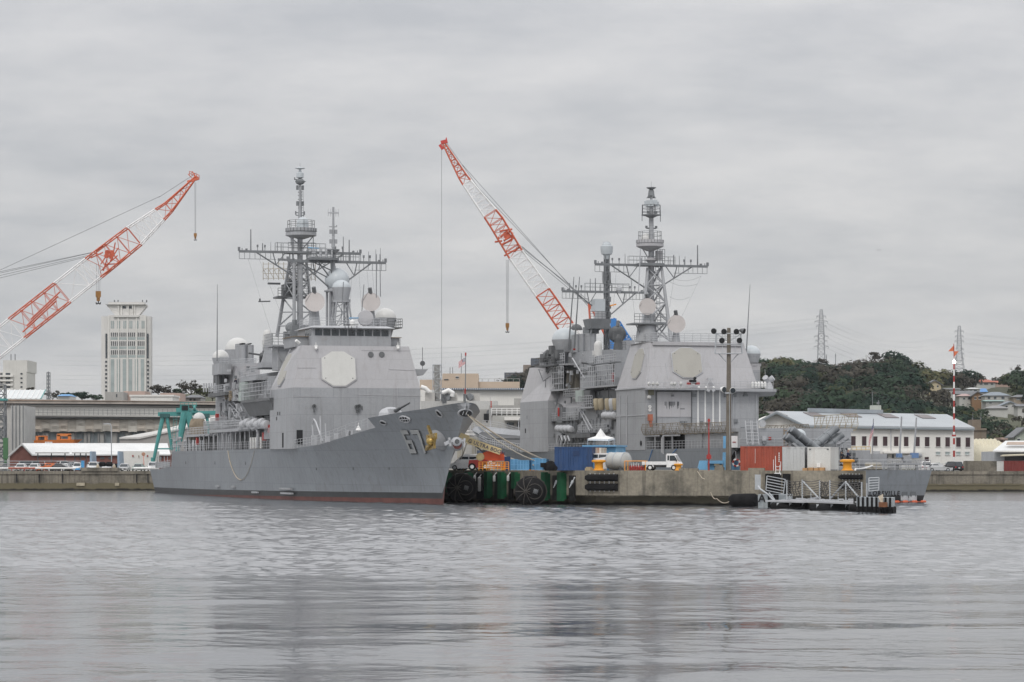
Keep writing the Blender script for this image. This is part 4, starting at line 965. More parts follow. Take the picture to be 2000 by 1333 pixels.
for px in(363,420,480,618,690,760):
 x_,z_=on_edge(px,906-abs(px-560)*.01+(10 if px>600 else 0));mb.cbox((x_,-hw(-x_,z_)-.02,z_),(.12,.06,.45))
part('hull_mark',mb,DARKG,A)
mb=MB();ja,jb=S1.atx(8.6,908.5,787),S1.atx(8.6,909.5,690);mb.tube(ja-Vector((0,0,.8)),jb,.07,.045,6);js=part('jackstaff',mb,MASTG,A)
mb=MB();mb.tube(jb-Vector((0,0,.3)),jb+Vector((0,0,.05)),.09,.09,6);mb.tube(ja+Vector((0,0,1)),ja+Vector((0,0,1.6)),.09);part('red_band',mb,RED,js)
mb=MB()
for px in(868,912):p=S1.atx(7.5,px,776);mb.obox(p+Vector((0,-.15,.25)),p+Vector((0,.2,-.35)),.16,.2)
mb.cbox(S1.atx(6.5,868,783),(.4,.4,.6));part('bow_light',mb,DARKG,A)
def flag(name,label,F0,F1,vdown,W,world=True,rows=13,waves=1.2,amp=.12):
 """stars and stripes: striped cloth with blue canton of stars, rippled. F0 = hoist top, F1 = hoist bottom, W = fly vector (sags)"""
 F0,F1,W=Vector(F0),Vector(F1),Vector(W);nx=16;nrm=W.cross(F1-F0).normalized()
 red,wh,bl=MB(),MB(),MB()
 def P(u,v):
  p=F0.lerp(F1,v)+W*u+vdown*(u**1.3);return p+nrm*math.sin(u*waves*6.28+v*1.5)*amp*u
 for r in range(rows):
  for c in range(nx):
   u0,u1,v0,v1=c/nx,(c+1)/nx,r/rows,(r+1)/rows
   tgt=bl if(u0<.4 and r<7)else(red if r%2==0 else wh)
   a_,b_,c_,d_=P(u0,v0),P(u1,v0),P(u1,v1),P(u0,v1);tgt.poly([a_,b_,c_,d_])
 for i in range(9):
  for j in range(6 if i%2==0 else 5):
   u=(.033+.066*j+(.033 if i%2 else 0));v=(.055+.054*i)
   c=P(u,v);du=(P(u+.01,v)-c).normalized();dv=(P(u,v+.01)-c).normalized()
   for s in(-1,1):
    wh.poly([c+nrm*.012*s+du*math.cos(q)*rr+dv*math.sin(q)*rr for q,rr in[(k*math.pi/5-math.pi/2,.03 if k%2==0 else .012)for k in range(10)]])
 r=thing(name,label,'flag',F0);part('red_stripes',red,paint('flag_red',(.38,.02,.03),.8),r,True,True)
 part('white_stripes_and_stars',wh,paint('flag_white',(.6,.6,.6),.8),r,True,True);part('blue_canton',bl,paint('flag_blue',(.02,.03,.12),.8),r,True,True);return r
f0=S1.world(S1.atx(8.6,909,699));f1=S1.world(S1.atx(8.6,909,711))
flag('flag','small stars and stripes flying from the jackstaff on the bow of the warship numbered 67',f0,f1,Vector((0,0,-.45)),(-.75,.1,-.05),amp=.06)
B=ship_common(S2,'b','grey warship with its stern towards the viewer behind the pier containers',2)
def P2(px,py,x):return S2.atx(x,px,py)
def Q2(px,py,y):return S2.aty(y,px,py)
cd2=Vector((-S2.f.y,-S2.p.y,0)).normalized()
ty=lambda z:tab([(0,6.3),(3.9,7.0)],z)
def tr(px,py):
 x=-162.6
 for _ in range(8):p=S2.atx(x,px,py);x=-162-.32*p.z
 return p
c=tr(1699,963.5)
mb=text_mb('CHANCELLORSVILLE',.78,.02,1.22,.012)
u=Vector((0,-1,0));v=Vector((-.3,0,.95)).normalized();n=Vector((-1,0,-.3)).normalized()
w_=max(p[0]for p in mb.v)-min(p[0]for p in mb.v);k_=(tr(1757,963).y-c.y)*-1/(w_/2)
mb.v=[tuple(c+u*(p[0]*k_)+v*(p[2]-.28)+n*(.03-p[1]))for p in mb.v]
part('stern_name',mb,paint('black_lettering',(.02,.02,.022),.6),B)
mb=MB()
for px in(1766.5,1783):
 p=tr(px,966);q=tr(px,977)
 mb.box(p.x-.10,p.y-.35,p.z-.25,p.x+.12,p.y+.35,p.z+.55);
w=part('stern_well',mb,paint('well_shadow_grey',(.11,.12,.13),.6),B)  # dark grey boxes paint in the shadow inside the stern wells
mb=MB()
for px in(1766.5,1783):
 p=tr(px,970);q=tr(px,978)
 mb.prism([(p.x-.02,p.y-.5),(p.x-.02,p.y+.5),(p.x-.18,p.y+.2),(p.x-.18,p.y-.2)],q.z,p.z+.1)
a_,b_=tr(1761,978),tr(1790,978);mb.box(a_.x-.1,b_.y,a_.z-.1,a_.x+.15,a_.y,a_.z+.35);part('well_lip',mb,LITEG,B)
mb=MB()
for px in(1748,1765,1783,1800):p=tr(px,982);mb.lathe([(.08,-.35),(.15,-.25),(.15,.25),(.08,.35)],(p.x-.5,p.y,.12),8,(0,1,0))
a_,b_=tr(1742,982),tr(1803,982);mb.tube((a_.x-.5,a_.y,.1),(b_.x-.5,b_.y,.1),.035)
solo_b=MB();solo_b.v=[tuple(S2.world(p))for p in mb.v];solo_b.f=mb.f;solo_b.m=mb.m
solo('floating_boom',solo_b,paint('boom_orange',(.60,.13,.06),.6),'orange floating boom on the water under the grey stern','boom',smooth=True)
xe=-137.0
mb=MB();mb.prism([(-102.7,-8.2),(xe,-8.0),(xe,8.0),(-102.7,8.2)],8.75,9.2);mb.box(xe,-7.7,6.7,-124,7.7,8.75);mb.box(-124,-7.9,6.7,-117.5,7.9,8.75);fd=part('flight_deck',mb,HAZE,B)
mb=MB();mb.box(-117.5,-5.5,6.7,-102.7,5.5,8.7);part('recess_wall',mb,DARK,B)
mb=MB()
for x in(-105.5,-109,-112.5):mb.tube((x,7.9,6.7),(x,7.9,8.75),.13)
mb.path([(-117,8.5,8.5),(-110.5,8.5,8.5),(-110,8.5,8.2),(-110,8.5,6.2)],.13,6);mb.path([(-117,8.6,8.9),(-111.2,8.6,8.9),(-110.8,8.6,8.6),(-110.8,8.6,6.0)],.09,6)
mb.tube((-103,8.5,8.5),(-109,8.5,8.5),.1);part('deck_pipe',mb,LITEG,B)
mb=MB();mb.rail([(-103,8.3,6.7),(-134,8.15,6.72)],1.05,3,1.2,.026);mb.rail([(-57,8.3,6.7),(-90,8.3,6.7)],1.05,3,1.6,.026);mb.rail([(-43,8.3,6.7),(-20,7.4,7.9),(0,4.9,9.6),(8,2.6,11.0),(10.6,.4,11.4)],1.1,3,1.5,.03)
mb.rail([(-43,-8.3,6.7),(-20,-7.4,7.9),(0,-4.9,9.6),(8,-2.6,11.0),(10.6,-.4,11.4)],1.1,3,1.5,.03);mb.rail([(-139,7.8,4.3),(-155,7.4,3.9),(-163,6.9,3.9),(-163,-6.9,3.9),(-155,-7.3,3.9),(-139,-7.8,4.3)],1.2,3,1.5,.03)
part('deck_railing',mb,LITEG,B)
def netrun(xa,xb,y,sgn,z0=8.6,up=1.55,name='safety_net',step=2.2,mat=None):
 mb=MB();n=max(1,round(abs(xb-xa)/step));st=(xb-xa)/n
 for k in range(n+1):
  x=xa+st*k;pts=[(x,y,z0),(x,y+sgn*.55,z0+.1),(x,y+sgn*.9,z0+.8),(x,y+sgn*.75,z0+up)];mb.path(pts,.05,5)
  if k<n:
   for q in range(1,4):x2=x+st*q/4;mb.path([(x2,y+sgn*.55,z0+.1),(x2,y+sgn*.9,z0+.8),(x2,y+sgn*.75,z0+up)],.018,4)
   mb.tube((x+.2*st,y+sgn*.55,z0+.1),(x+.8*st,y+sgn*.8,z0+up),.04,None,4)
 for t in range(7):zz=z0+.1+(up-.1)*t/6;yy=y+sgn*(.55+.35*min(1,t/3)-.15*max(0,(t-3)/3));mb.tube((xa,yy,zz),(xb,yy,zz),.022 if t%6 else .045,None,4)
 return part(name,mb,mat or NET,B)
netrun(-102.8,-112,8.1,1);netrun(-112.5,-118,8.1,1);netrun(-118.5,-129,8.1,1,up=1.4);netrun(-129,-136.5,8.1,1,up=1.4);netrun(-122,-136.5,-8.0,-1,8.9,2.2,mat=paint('tan_net',(.35,.30,.22),.8));netrun(-104,-120,-8.0,-1,8.7,1.3)
xa=-102.62
def fb(name,px0,py0,px1,py1,mat,d=.06,o=0.0,root=None):
 a_,b_=P2(px0,py0,xa),P2(px1,py1,xa);mb=MB();mb.box(xa-o-d,min(a_.y,b_.y),min(a_.z,b_.z),xa-o+.0,max(a_.y,b_.y),max(a_.z,b_.z));return part(name,mb,mat,root or B)
hd=fb('hangar_door',1283,766,1350,815,HAZEL,.05);fb('door_rail',1281,764,1351,766,DARKG,.1,root=hd);fb('door_rail',1281,766,1283,832,DARKG,.1,root=hd);fb('door_rail',1349.5,766,1351,832,DARKG,.1,root=hd)
hd2=fb('hangar_door',1352,766,1418,832,HAZE,.05)
for px in(1363,1377,1392.5,1405.5):fb('white_stripe',px-1.3,763 if px!=9 else 0,px+1.3,832,WHT,.03,.05,root=hd2)
mb=MB();random.seed(2)
for k in range(26):
 px=1297+random.random()*28;h=random.random();mb.box(xa-.058,P2(px+1.2,0,xa).y,P2(px,789+random.random()*3,xa).z-.15-.5*h*(k%3==0),xa-.05,P2(px,0,xa).y,P2(px,789,xa).z+.3)
mb.box(xa-.058,P2(1337,0,xa).y,P2(1330,800,xa).z,xa-.05,P2(1328,0,xa).y,P2(1330,798,xa).z);part('worn_marking',mb,paint('worn_dark_marking',(.15,.155,.165),.6),hd)
fb('catwalk',1258,759.5,1425,763,HAZE,1.5);fb('catwalk',1425,760,1510,766,HAZE,1.2)
mb=MB();z=P2(1340,757,xa).z;mb.rail([(xa-1.4,P2(1262,0,xa).y,z-.4),(xa-1.4,P2(1425,0,xa).y,z-.4)],1.0,2,2.2,.03);part('catwalk_railing',mb,LITEG,B)
mb=MB()
for px in(1268,1276,1284,1312,1318,1330):p=P2(px,750,xa-1.0);mb.dome(p,.28,8);mb.tube(p,p-Vector((0,0,.6)),.1)
part('flood_lamp',mb,RADWH,B)
mb=MB();p=P2(1353,746,xa-.9);mb.cbox(p,(.5,.9,.5));mb.obox(p+Vector((0,-.2,.3)),p+Vector((0,-.4,.6)),.4,.3);part('dark_apparatus',mb,DARK,B)
mb=MB();
for px in(1346,1362):p=P2(px,749,xa-.9);mb.cbox(p,(.4,.6,.35))
part('red_lamp',mb,RED,B)
mb=MB();p=P2(1387,741,xa-.3)
mb.cbox(p,(.4,.8,.25))
for px in(1379,1396):mb.tube(p,P2(px,755,xa-1.2),.05)
for px in(1384,1392):mb.obox(P2(px,761,xa-1.6),P2(px+(-2 if px<1388 else 2),765,xa-1.6),.35,.4)
part('landing_aid',mb,LITEG,B)
mb=MB();
for px in(1365,1379,1394):mb.dome(P2(px,757,xa-1.5),.16,8)
part('deck_light',mb,WHT,B)
fb('control_window',1266,762,1277,772,paint('yellowed_glass',(.16,.15,.10),.3),.1);mb=MB();mb.dome(P2(1268,776,xa-.4),.3,8);part('flood_lamp',mb,RADWH,B)
mb=MB()
for py in(795,801):p=P2(1269,py,xa-.1);mb.lathe([(.22,0),(.22,.1),(.12,.1),(.12,0)],p,10,(-1,0,0))
part('wall_vent',mb,WHT,B)
mb=MB();mb.tube(P2(1269,812,xa-.6),P2(1272,834,xa-.6),.22);mb.cbox(P2(1270,816,xa-.6),(.5,.6,.9));part('fire_hose',mb,paint('muted_orange',(.36,.12,.07),.7),B)
xt=lambda z:-102.6+(z-15.2)*(1.9/6.4)
p=P2(1340,709.5,-101.3);p.x=xt(p.z)
octo(B,p+Vector((-.03,0,0)),(0,1,0),Vector((1.9,0,6.4)).normalized(),Vector((-6.4,0,1.9)).normalized(),4.25,4.35,SPYB,label='large weathered array face')
yt=lambda z:8.38-(z-15.2)*(1.6/6.4)
p=Q2(1246,711,7.6);lo=Vector((0,-1.6,6.4)).normalized();nP=Vector((0,6.4,1.6)).normalized()
octo(B,(p.x,yt(p.z)+.02,p.z),(1,0,0),lo,nP,4.2,4.3,SPYB)
mb=MB()
for a_,b_ in(((1225,680),(1214,740)),((1270,682),(1264,745)),((1286,670),(1281,700)),((1262,710),(1302,709)),((1302,710),(1303,740))):
 q0,q1_=P2(*a_,-102),P2(*b_,-102);q0.x=xt(q0.z)-.02;q1_.x=xt(q1_.z)-.02
 if a_[0]>1262:mb.obox(q0,q1_,.05,.05)
part('plating_seam',mb,LITEG,B)
mb=MB();z=21.6;mb.rail([(-100.8,6.8,z),(-100.8,-6.5,z)],1.3,4,1.2,.035);mb.rail([(-91.5,6.5,z),(-100.8,6.8,z)],1.3,4,1.2,.035);part('roof_railing',mb,LITEG,B)
mb=MB();mb.box(-90.4,-6.8,21.62,-101.0+.15,6.9,21.7);mb.box(-101.1,-6.6,21.2,-100.6,6.7,21.64);part('roof_edge',mb,HAZEL,B)
mb=MB();a_,b_=Q2(1205,759,8.4),Q2(1261,759,8.4);mb.box(-102.7,8.39,15.15,-90,8.55,15.35);mb.box(-102.7,8.38,11.4,-90,8.46,11.5);part('side_ledge',mb,LITEG,B)
mb=MB();p=Q2(1252,866,8.4);mb.lathe([(.35,0),(.35,.06)],(p.x,8.4,p.z),12,(0,1,0));part('round_vent',mb,DARK,B)
def xbox(name,px0,py0,px1,py1,x,dep,mat,root=None):
 a_,b_=P2(px0,py0,x),P2(px1,py1,x);mb=MB();mb.box(x,min(a_.y,b_.y),min(a_.z,b_.z),x+dep,max(a_.y,b_.y),max(a_.z,b_.z));return part(name,mb,mat,root or B)
xbox('aft_superstructure',1398,722,1484,760,-99,9,HAZE);xbox('aft_superstructure',1372,690,1412,722,-96,6,HAZE);xbox('equipment_house',1405,706,1470,722,-97.5,7,HAZE);xbox('stack_block',1372,671,1386,700,-94,5,MASTG)
lv_=xbox('louvre_panel',1412,726,1435,757,-99.1,.1,DARKG)
for k in range(9):xbox('louvre_slat',1413,727+k*3.4,1434,728.6+k*3.4,-99.16,.06,LITEG,lv_)
lv_=xbox('louvre_panel',1446,726,1458,757,-99.1,.1,DARKG)
for k in range(9):xbox('louvre_slat',1447,727+k*3.4,1457,728.6+k*3.4,-99.16,.06,LITEG,lv_)
xbox('louvre_panel',1413,707,1439,719,-97.6,.1,DARK)
mb=MB();z=P2(1450,761,-101).z;mb.prism([(-102,P2(1418,0,-102).y),(-96,P2(1418,0,-102).y),(-96,P2(1508,0,-102).y),(-102,P2(1512,0,-102).y)],z-.9,z,[(-103.5,P2(1418,0,-102).y),(-95,P2(1418,0,-102).y),(-95,P2(1512,0,-102).y),(-103.5,P2(1512,0,-102).y)])
sp=part('side_platform',mb,HAZE,B)
mb=MB();mb.rail([(-103.4,P2(1420,0,-103).y,z),(-103.4,P2(1508,0,-103).y,z)],1.1,3,1.0,.03);part('railing',mb,LITEG,sp)
mb=MB();
for px in range(1470,1500,6):mb.lathe([(.2,-.4),(.24,.2),(.1,.45)],P2(px,752,-103.2),8)
part('spray_nozzle',mb,WHT,sp)
mb=MB()
for px in(1497,1505):p=P2(px,742,-102);mb.lathe([(.3,-.5),(.42,.3),(.42,.5)],p,10,(-.4,.5 if px<1500 else-.6,.5));mb.tube(p,P2(1501,752,-102),.12)
p=P2(1502,750,-102);mb.lathe([(.7,-1),(.4,0),(.2,.3)],p,10);mb.tube(P2(1495,742,-102),P2(1494,722,-102),.03);part('signal_lamp',mb,LITEG,sp)
cone_dome(B,P2(1467.5,692,-97),1.3,1.25,.98,RADW,None,base=HAZE,k=.95);mb=MB();p=P2(1467.5,711,-97);mb.lathe([(1.35,-.35),(1.4,0)],p,20);mb.cbox((p.x,p.y,p.z-1.6),(2.5,1.7,2.6));part('dome_foot',mb,HAZEL,B)
mb=MB();p=P2(1414,681,-94);mb.dome(p,1.15,18);part('radome',mb,RADWH,B,smooth=True)
cone_dome(B,P2(1433,691,-96),1.25,1.3,.95,RADW,None,base=HAZE)
mb=MB();mb.tube(P2(1457,702,-99),P2(1465,556,-99),.11,.03,6);part('whip_antenna',mb,MASTG,B)
def conep(name,pxa,pxb,pyt,pxc,pxd,pyb,x,mat,n=12):
 a_,b_,c_,d_=P2(pxa,pyt,x),P2(pxb,pyt,x),P2(pxc,pyb,x),P2(pxd,pyb,x);mb=MB();m=(a_.y+b_.y)/2
 mb.loft([[(x+math.cos(2*math.pi*k/n)*abs(c_.y-d_.y)/2,(c_.y+d_.y)/2+math.sin(2*math.pi*k/n)*abs(c_.y-d_.y)/2,c_.z)for k in range(n)],[(x+math.cos(2*math.pi*k/n)*abs(a_.y-b_.y)/2,m+math.sin(2*math.pi*k/n)*abs(a_.y-b_.y)/2,a_.z)for k in range(n)]]);return part(name,mb,mat,B,smooth=True)
conep('radar_tower',1246,1281,636,1241,1284,668,-96,HAZE)
mb=MB();a_,b_=P2(1231,633,-96),P2(1293,633,-96);mb.box(-97.8,b_.y,a_.z-.12,-94.2,a_.y,a_.z+.1);mb.tube((-97.6,a_.y-.2,a_.z),(-96.5,a_.y-1.3,a_.z-1.4),.08);mb.tube((-97.6,b_.y+.2,a_.z),(-96.5,b_.y+1.3,a_.z-1.4),.08)
mb.rail([(-97.8,a_.y,a_.z+.1),(-97.8,b_.y,a_.z+.1)],1.25,3,.8,.035);part('radar_platform',mb,MASTG,B)
dish(B,P2(1265,600,-96),1.2,cd2+Vector((0,.12,.1)),P2(1265,634,-96).z,pr=.75)
dish(B,P2(1321,634,-98),1.26,cd2+Vector((0,.0,.12)),21.6,pr=.6)
xm=-80.0
def H2(py):return P2(1272,py,xm).z
ym=P2(1272,520,xm).y
mb=MB();mb.tube((xm,ym,14),(xm,ym,H2(480)),.5,.42,12);mb.tube((xm,ym,H2(470)),(xm,ym,H2(395)),.36,.32,10);mb.tube((xm,ym,H2(395)),(xm,ym,H2(370)),.2,.15,8);mb.tube((xm,ym,H2(366)),(xm,ym,H2(355)),.03)
mm=part('mainmast',mb,HAZE,B)
L1=(P2(1265,524,-80.5),P2(1253,668,-84));L2=(P2(1292,521,-80.5),P2(1311,668,-84));L3=(P2(1272,524,-79),P2(1278,668,-77));LS=(L1,L2,L3)
mb=MB()
for a_,b_ in LS:mb.tube(a_,b_,.22,.3,8)
def l2(i,t):return LS[i][0].lerp(LS[i][1],t)
tt=[0,.24,.48,.74,1.0]
for k in range(4):
 for i,j in((0,1),(0,2),(2,1)):mb.tube(l2(i,tt[k+1]),l2(j,tt[k+1]),.09);mb.tube(l2(i,tt[k]),l2(j,tt[k+1]),.12);mb.tube(l2(j,tt[k]),l2(i,tt[k+1]),.12)
mb.ladder((xm-.8,ym-1.0,H2(660)),(xm-.8,ym-.6,H2(520)),(0,.5,0),.45,.04);part('mast_legs',mb,HAZE,mm)
zb=H2(479);mb=MB();yq=ym+.2
mb.lathe([(.5,-.9),(1.9,-.3),(2.0,-.25),(2.02,.1),(1.9,.12),(1.9,.25),(2.02,.27),(2.02,.7),(.01,.75)],(xm,yq,zb),26);mb.lathe([(.45,-3.4),(.5,-2.6),(.9,-2.2),(.45,-1.8)],(xm,ym,zb),12);mb.cbox((xm-.3,ym-1.1,zb-1.5),(.8,.9,1.3));mb.tube((xm,yq+1.3,zb-.3),(xm,ym+.3,zb-2.2),.09)
lk=part('lookout_platform',mb,HAZEL,mm,smooth=True);mb=MB()
for k in range(26):a_=2*math.pi*k/26;mb.cbox((xm+2.01*math.cos(a_),yq+2.01*math.sin(a_),zb+.48),(.06,.06,.45))
part('rib',mb,MASTG,lk);mb=MB();mb.rail([(xm+1.7*math.cos(2*math.pi*k/9),yq+1.7*math.sin(2*math.pi*k/9),zb+.75)for k in range(10)],1.2,2,1.2,.03);part('railing',mb,MASTG,lk)
mb=MB();mb.smooth=True;c_=P2(1263,467,xm+.9);mb.dome(c_,.85,16);part('radome',mb,RADWH,lk)
mb=MB();zp=H2(421);mb.lathe([(.3,-.4),(.9,-.12),(1.45,0),(1.45,.08)],(xm,ym,zp),20);mb.rail([(xm+1.4*math.cos(2*math.pi*k/8),ym+1.4*math.sin(2*math.pi*k/8),zp-.0)for k in range(9)],1.5,3,1.2,.035)
for s in(-1,1):mb.tube((xm,ym+s*1.42,zp+.8),(xm,ym+s*1.42,zp-.9),.05);mb.cbox((xm-.4,ym+s*.55,zp+.4),(.4,.4,.35));mb.tube((xm,ym,H2(447)),(xm,ym+s*.75,H2(446)),.12);mb.cbox((xm,ym+s*.75,H2(444)),(.25,.3,.35))
part('upper_platform',mb,MASTG,mm)
mb=MB();z=H2(397)
for k in range(3):a_=2*math.pi*k/3+.5;mb.obox((xm+.55*math.cos(a_),ym+.55*math.sin(a_),z-.5),(xm+.65*math.cos(a_),ym+.65*math.sin(a_),z+.35),.95,.3,(math.cos(a_),math.sin(a_),0))
mb.cbox((xm-.55,ym-.15,z+.05),(.35,1.1,.75));mb.cbox((xm-.2,ym+.85,z-.1),(.4,.5,.75));mb.cbox((xm-.2,ym-.9,z-.15),(.4,.35,.7));part('antenna_panel',mb,RADW,mm)
mb=MB();mb.obox((xm,ym-.7,H2(387)),(xm,ym+.7,H2(387)),.3,.08);mb.cbox((xm,ym-.4,H2(385.5)),(.3,.3,.25));mb.cbox((xm,ym+.4,H2(385.5)),(.3,.3,.25));mb.lathe([(.5,-.45),(.4,.35),(.2,.45)],(xm,ym,H2(377)),14);mb.lathe([(.2,-.3),(.72,.0),(.72,.07),(.1,.15)],(xm,ym,H2(367.5)),16);part('top_antenna',mb,MASTG,mm)
zy=H2(519);ya,yb=P2(1381,523,xm).y,P2(1162,516,xm).y
yardarm(mm,xm-.2,zy,ya,yb,cen=ym,up=[(P2(1361.5,0,xm).y,3.1,.11),(P2(1337,0,xm).y,1.4,.05),(P2(1326,0,xm).y,1.5,.05),(P2(1315,0,xm).y,1.6,.1),(P2(1220,0,xm).y,1.6,.05),(P2(1308,0,xm).y,1.1,.05),(P2(1253,0,xm).y,1.3,.06)])
mb=MB();mb.box(xm-1.4,ym-1.6,zy-.1,xm+1.4,ym+2.2,zy+.28);mb.rail([(xm-1.4,ym-1.6,zy+.3),(xm-1.4,ym-.5,zy+.3)],2.0,3,.4,.04);part('mast_platform',mb,MASTG,mm)
mb=MB();mb.tube(P2(1251,486,-81.5),P2(1247,572,-81.5),.08);mb.tube(P2(1252,505,-81.2),P2(1251,518,-81.2),.14);part('hanging_line',mb,LITEG,mm)
mb=MB()
for a_,b_ in(((1369,540),(1331,620)),((1316,545),(1308,600)),((1175,530),(1180,590)),((1230,530),(1240,620)),((1204,525),(1198,600))):mb.tube(P2(*a_,-82),P2(*b_,-86),.018,None,4)
for y0,y1,z0,z1 in((1369,1316,540,545),(1362,1308,555,551),(1347,1308,580,580)):
 pr_=[P2(y0+(y1-y0)*t/8,z0+(z1-z0)*t/8+6*(1-(t/4-1)**2),-82)for t in range(9)];mb.path(pr_,.018,4)
part('halyard',mb,WIRE,mm)
xm=-58.0
def H3(py):return P2(1185,py,xm).z
ym=P2(1185,570,xm).y
mb=MB();mb.lattice([(xm+.35,ym+.35,14),(xm-.35,ym+.35,14),(xm-.35,ym-.35,14),(xm+.35,ym-.35,14)],[(xm+.3,ym+.3,H3(500)),(xm-.3,ym+.3,H3(500)),(xm-.3,ym-.3,H3(500)),(xm+.3,ym-.3,H3(500))],26,.09,.06);mb.tube((xm,ym,14),(xm,ym,H3(498)),.22,.18,8)
fm=part('foremast',mb,MASTG,B)
mb=MB();
for py in(545,553,536,615,600,628,585,643,655):mb.cbox((xm,ym+random.choice((-.35,.35)),H3(py)),(.6,.5,random.uniform(.5,.9)))
for s in(-1,1):mb.cbox((xm,ym+s*.42,H3(544)),(.6,.3,1.8))
part('antenna_cluster',mb,MASTG,fm)
mb=MB();mb.lathe([(.35,-1.5),(.55,-.8),(.8,-.75),(.92,-.4),(.98,.5),(.75,.6),(.7,.9),(.35,1.0),(.3,1.2)],(xm,ym,H3(488)),18);mb.obox((xm,ym-.5,H3(475.5)),(xm,ym+.5,H3(475.5)),.15,.12);mb.tube((xm,ym-.5,H3(476)),(xm,ym-.5,H3(473)),.06);mb.tube((xm,ym+.5,H3(476)),(xm,ym+.5,H3(473)),.06);part('top_radome',mb,RADW,fm,smooth=True)
zy=H3(571);ya,yb=P2(1262,575,xm).y,P2(1098,568,xm).y
yardarm(fm,xm-.2,zy,ya,yb,cen=ym,up=[(P2(1152,0,xm).y,2.0,.07),(P2(1162,0,xm).y,2.1,.09),(P2(1171,0,xm).y,1.1,.06),(P2(1112,0,xm).y,1.3,.08),(P2(1233,0,xm).y,2.1,.05),(P2(1194,0,xm).y,1.4,.08),(P2(1256,0,xm).y,1.5,.04)])
mb=MB();p=P2(1209,565,xm-.5);mb.lathe([(.25,-.6),(.45,-.2),(.4,.2),(.15,.5)],p,10);mb.obox(p+Vector((0,-1.6,.62)),p+Vector((0,1.6,.72)),.16,.1);part('navigation_radar',mb,LITEG,fm)
mb=MB();p=P2(1195,596.5,xm-.4);mb.obox(p+Vector((0,-.7,.15)),p+Vector((0,.3,-.1)),.15,.2);part('orange_fitting',mb,paint('yellow_orange',(.75,.3,.04),.6),fm)
def p2b(name,a,b,x,dep,mat,y=None):return xbox(name,a[0],a[1],b[0],b[1],x,dep,mat)
p2b('antenna_box',(1163,584),(1182,608),-60,2.2,RADW);conep('box_pedestal',1163,1182,608,1161,1183,625,-60,HAZE)
mb=MB();a_,b_=P2(1149,625,-60),P2(1184,625,-60);mb.prism([(-61.5,b_.y),(-58.5,b_.y),(-58.5,a_.y),(-61.5,a_.y)],a_.z-1.4,a_.z+.1,[(-61.8,b_.y),(-58.2,b_.y),(-58.2,a_.y+.3),(-61.8,a_.y+.3)]);mb.rail([(-61.8,a_.y+.3,a_.z+.1),(-61.8,b_.y,a_.z+.1)],1.1,3,.7,.035);mb.tube(P2(1158,630,-61),P2(1172,645,-61),.12);mb.tube(P2(1157,632,-61),P2(1154,652,-61),.14);part('platform_box',mb,MASTG,B)
p2b('tower_block',(1150,638),(1170,652),-60,3,MASTG)
p=P2(1206,655,-66);dish(B,p,1.35,Vector((.9,-.2,.35)),P2(1206,690,-66).z,mat=DARKG,pr=.75)
p2b('tower_block',(1190,684),(1218,760),-66,6,MASTG);mb=MB();a_,b_=P2(1186,683,-66.4),P2(1222,683,-66.4);mb.rail([(-66.4,a_.y,a_.z),(-66.4,b_.y,b_.z)],1.1,3,.6,.035);mb.box(-66.6,b_.y,a_.z-.15,-62,a_.y,a_.z);mb.rail([(-66.4,a_.y,P2(1200,713,-66).z),(-66.4,b_.y,P2(1200,713,-66).z)],2.2,3,.6,.035);part('tower_railing',mb,MASTG,B)
def Qc(px,py,y=6.0):return Q2(px,py,y)
cone_dome(B,Q2(1103.5,664.5,5.6),2.0,1.9,1.5,RADW,None,k=.95,base=HAZE)
x1_,x0_=Q2(1118,670,4.6).x,Q2(1170,670,4.6).x;zt_=Q2(1145,649,4.6).z;zm_=Q2(1145,687,4.6).z
xf_=Q2(1131,670,4.6).x
for ya_,yb_,dz in((1.7,3.5,0),(3.5,4.5,-.1),(4.5,5.3,-.25)):funnel(B,[xf_,xf_+2.1,xf_+4.2],ya_,yb_,zm_,zt_+dz)
funnel(B,[xf_,xf_+2.1,xf_+4.2],-4.4,-2.6,zm_,zt_-1)
mb=MB();mb.prism([(x0_-1,-5.6),(x1_+1.2,-5.6),(x1_+1.2,5.9),(x0_-1,5.9)],13.4,zm_,[(x0_-1,-4.8),(x1_+.6,-4.8),(x1_+.6,5.0),(x0_-1,5.0)]);part('funnel_casing',mb,HAZE,B)
mb=MB();mb.dome(Q2(1126,645,2),.95,14,(0,0,1),0);part('dark_dome',mb,DARKG,B,smooth=True)
mb=MB()
for px in(1113.5,1124.5):mb.tube(Q2(px-3,684,6.2),Q2(px+7.5,541,6.2),.15,.05,6)
part('whip_antenna',mb,MASTG,B);mb=MB();mb.tube(Q2(1121.5,684,6.2),Q2(1121.8,681,6.2),.2);part('red_base',mb,RED,B)
mb=MB();a_,b_=Q2(1100,860,7.0),Q2(1205,860,7.0);mb.box(-90,6.0,6.7,-57.05,7.3,13.2);part('port_wall',mb,HAZE,B)
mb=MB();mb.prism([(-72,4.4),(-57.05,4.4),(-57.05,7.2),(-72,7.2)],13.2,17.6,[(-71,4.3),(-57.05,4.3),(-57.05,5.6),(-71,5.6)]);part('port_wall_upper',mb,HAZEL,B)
mb=MB()
for k in range(4):p=Q2(1110+k*5,745,6.6);mb.box(p.x-.55,6.2,p.z-1.6,p.x+.55,6.75,p.z+1.7)
part('intake_louvre',mb,paint('brown_louvre',(.12,.11,.09),.8),B)
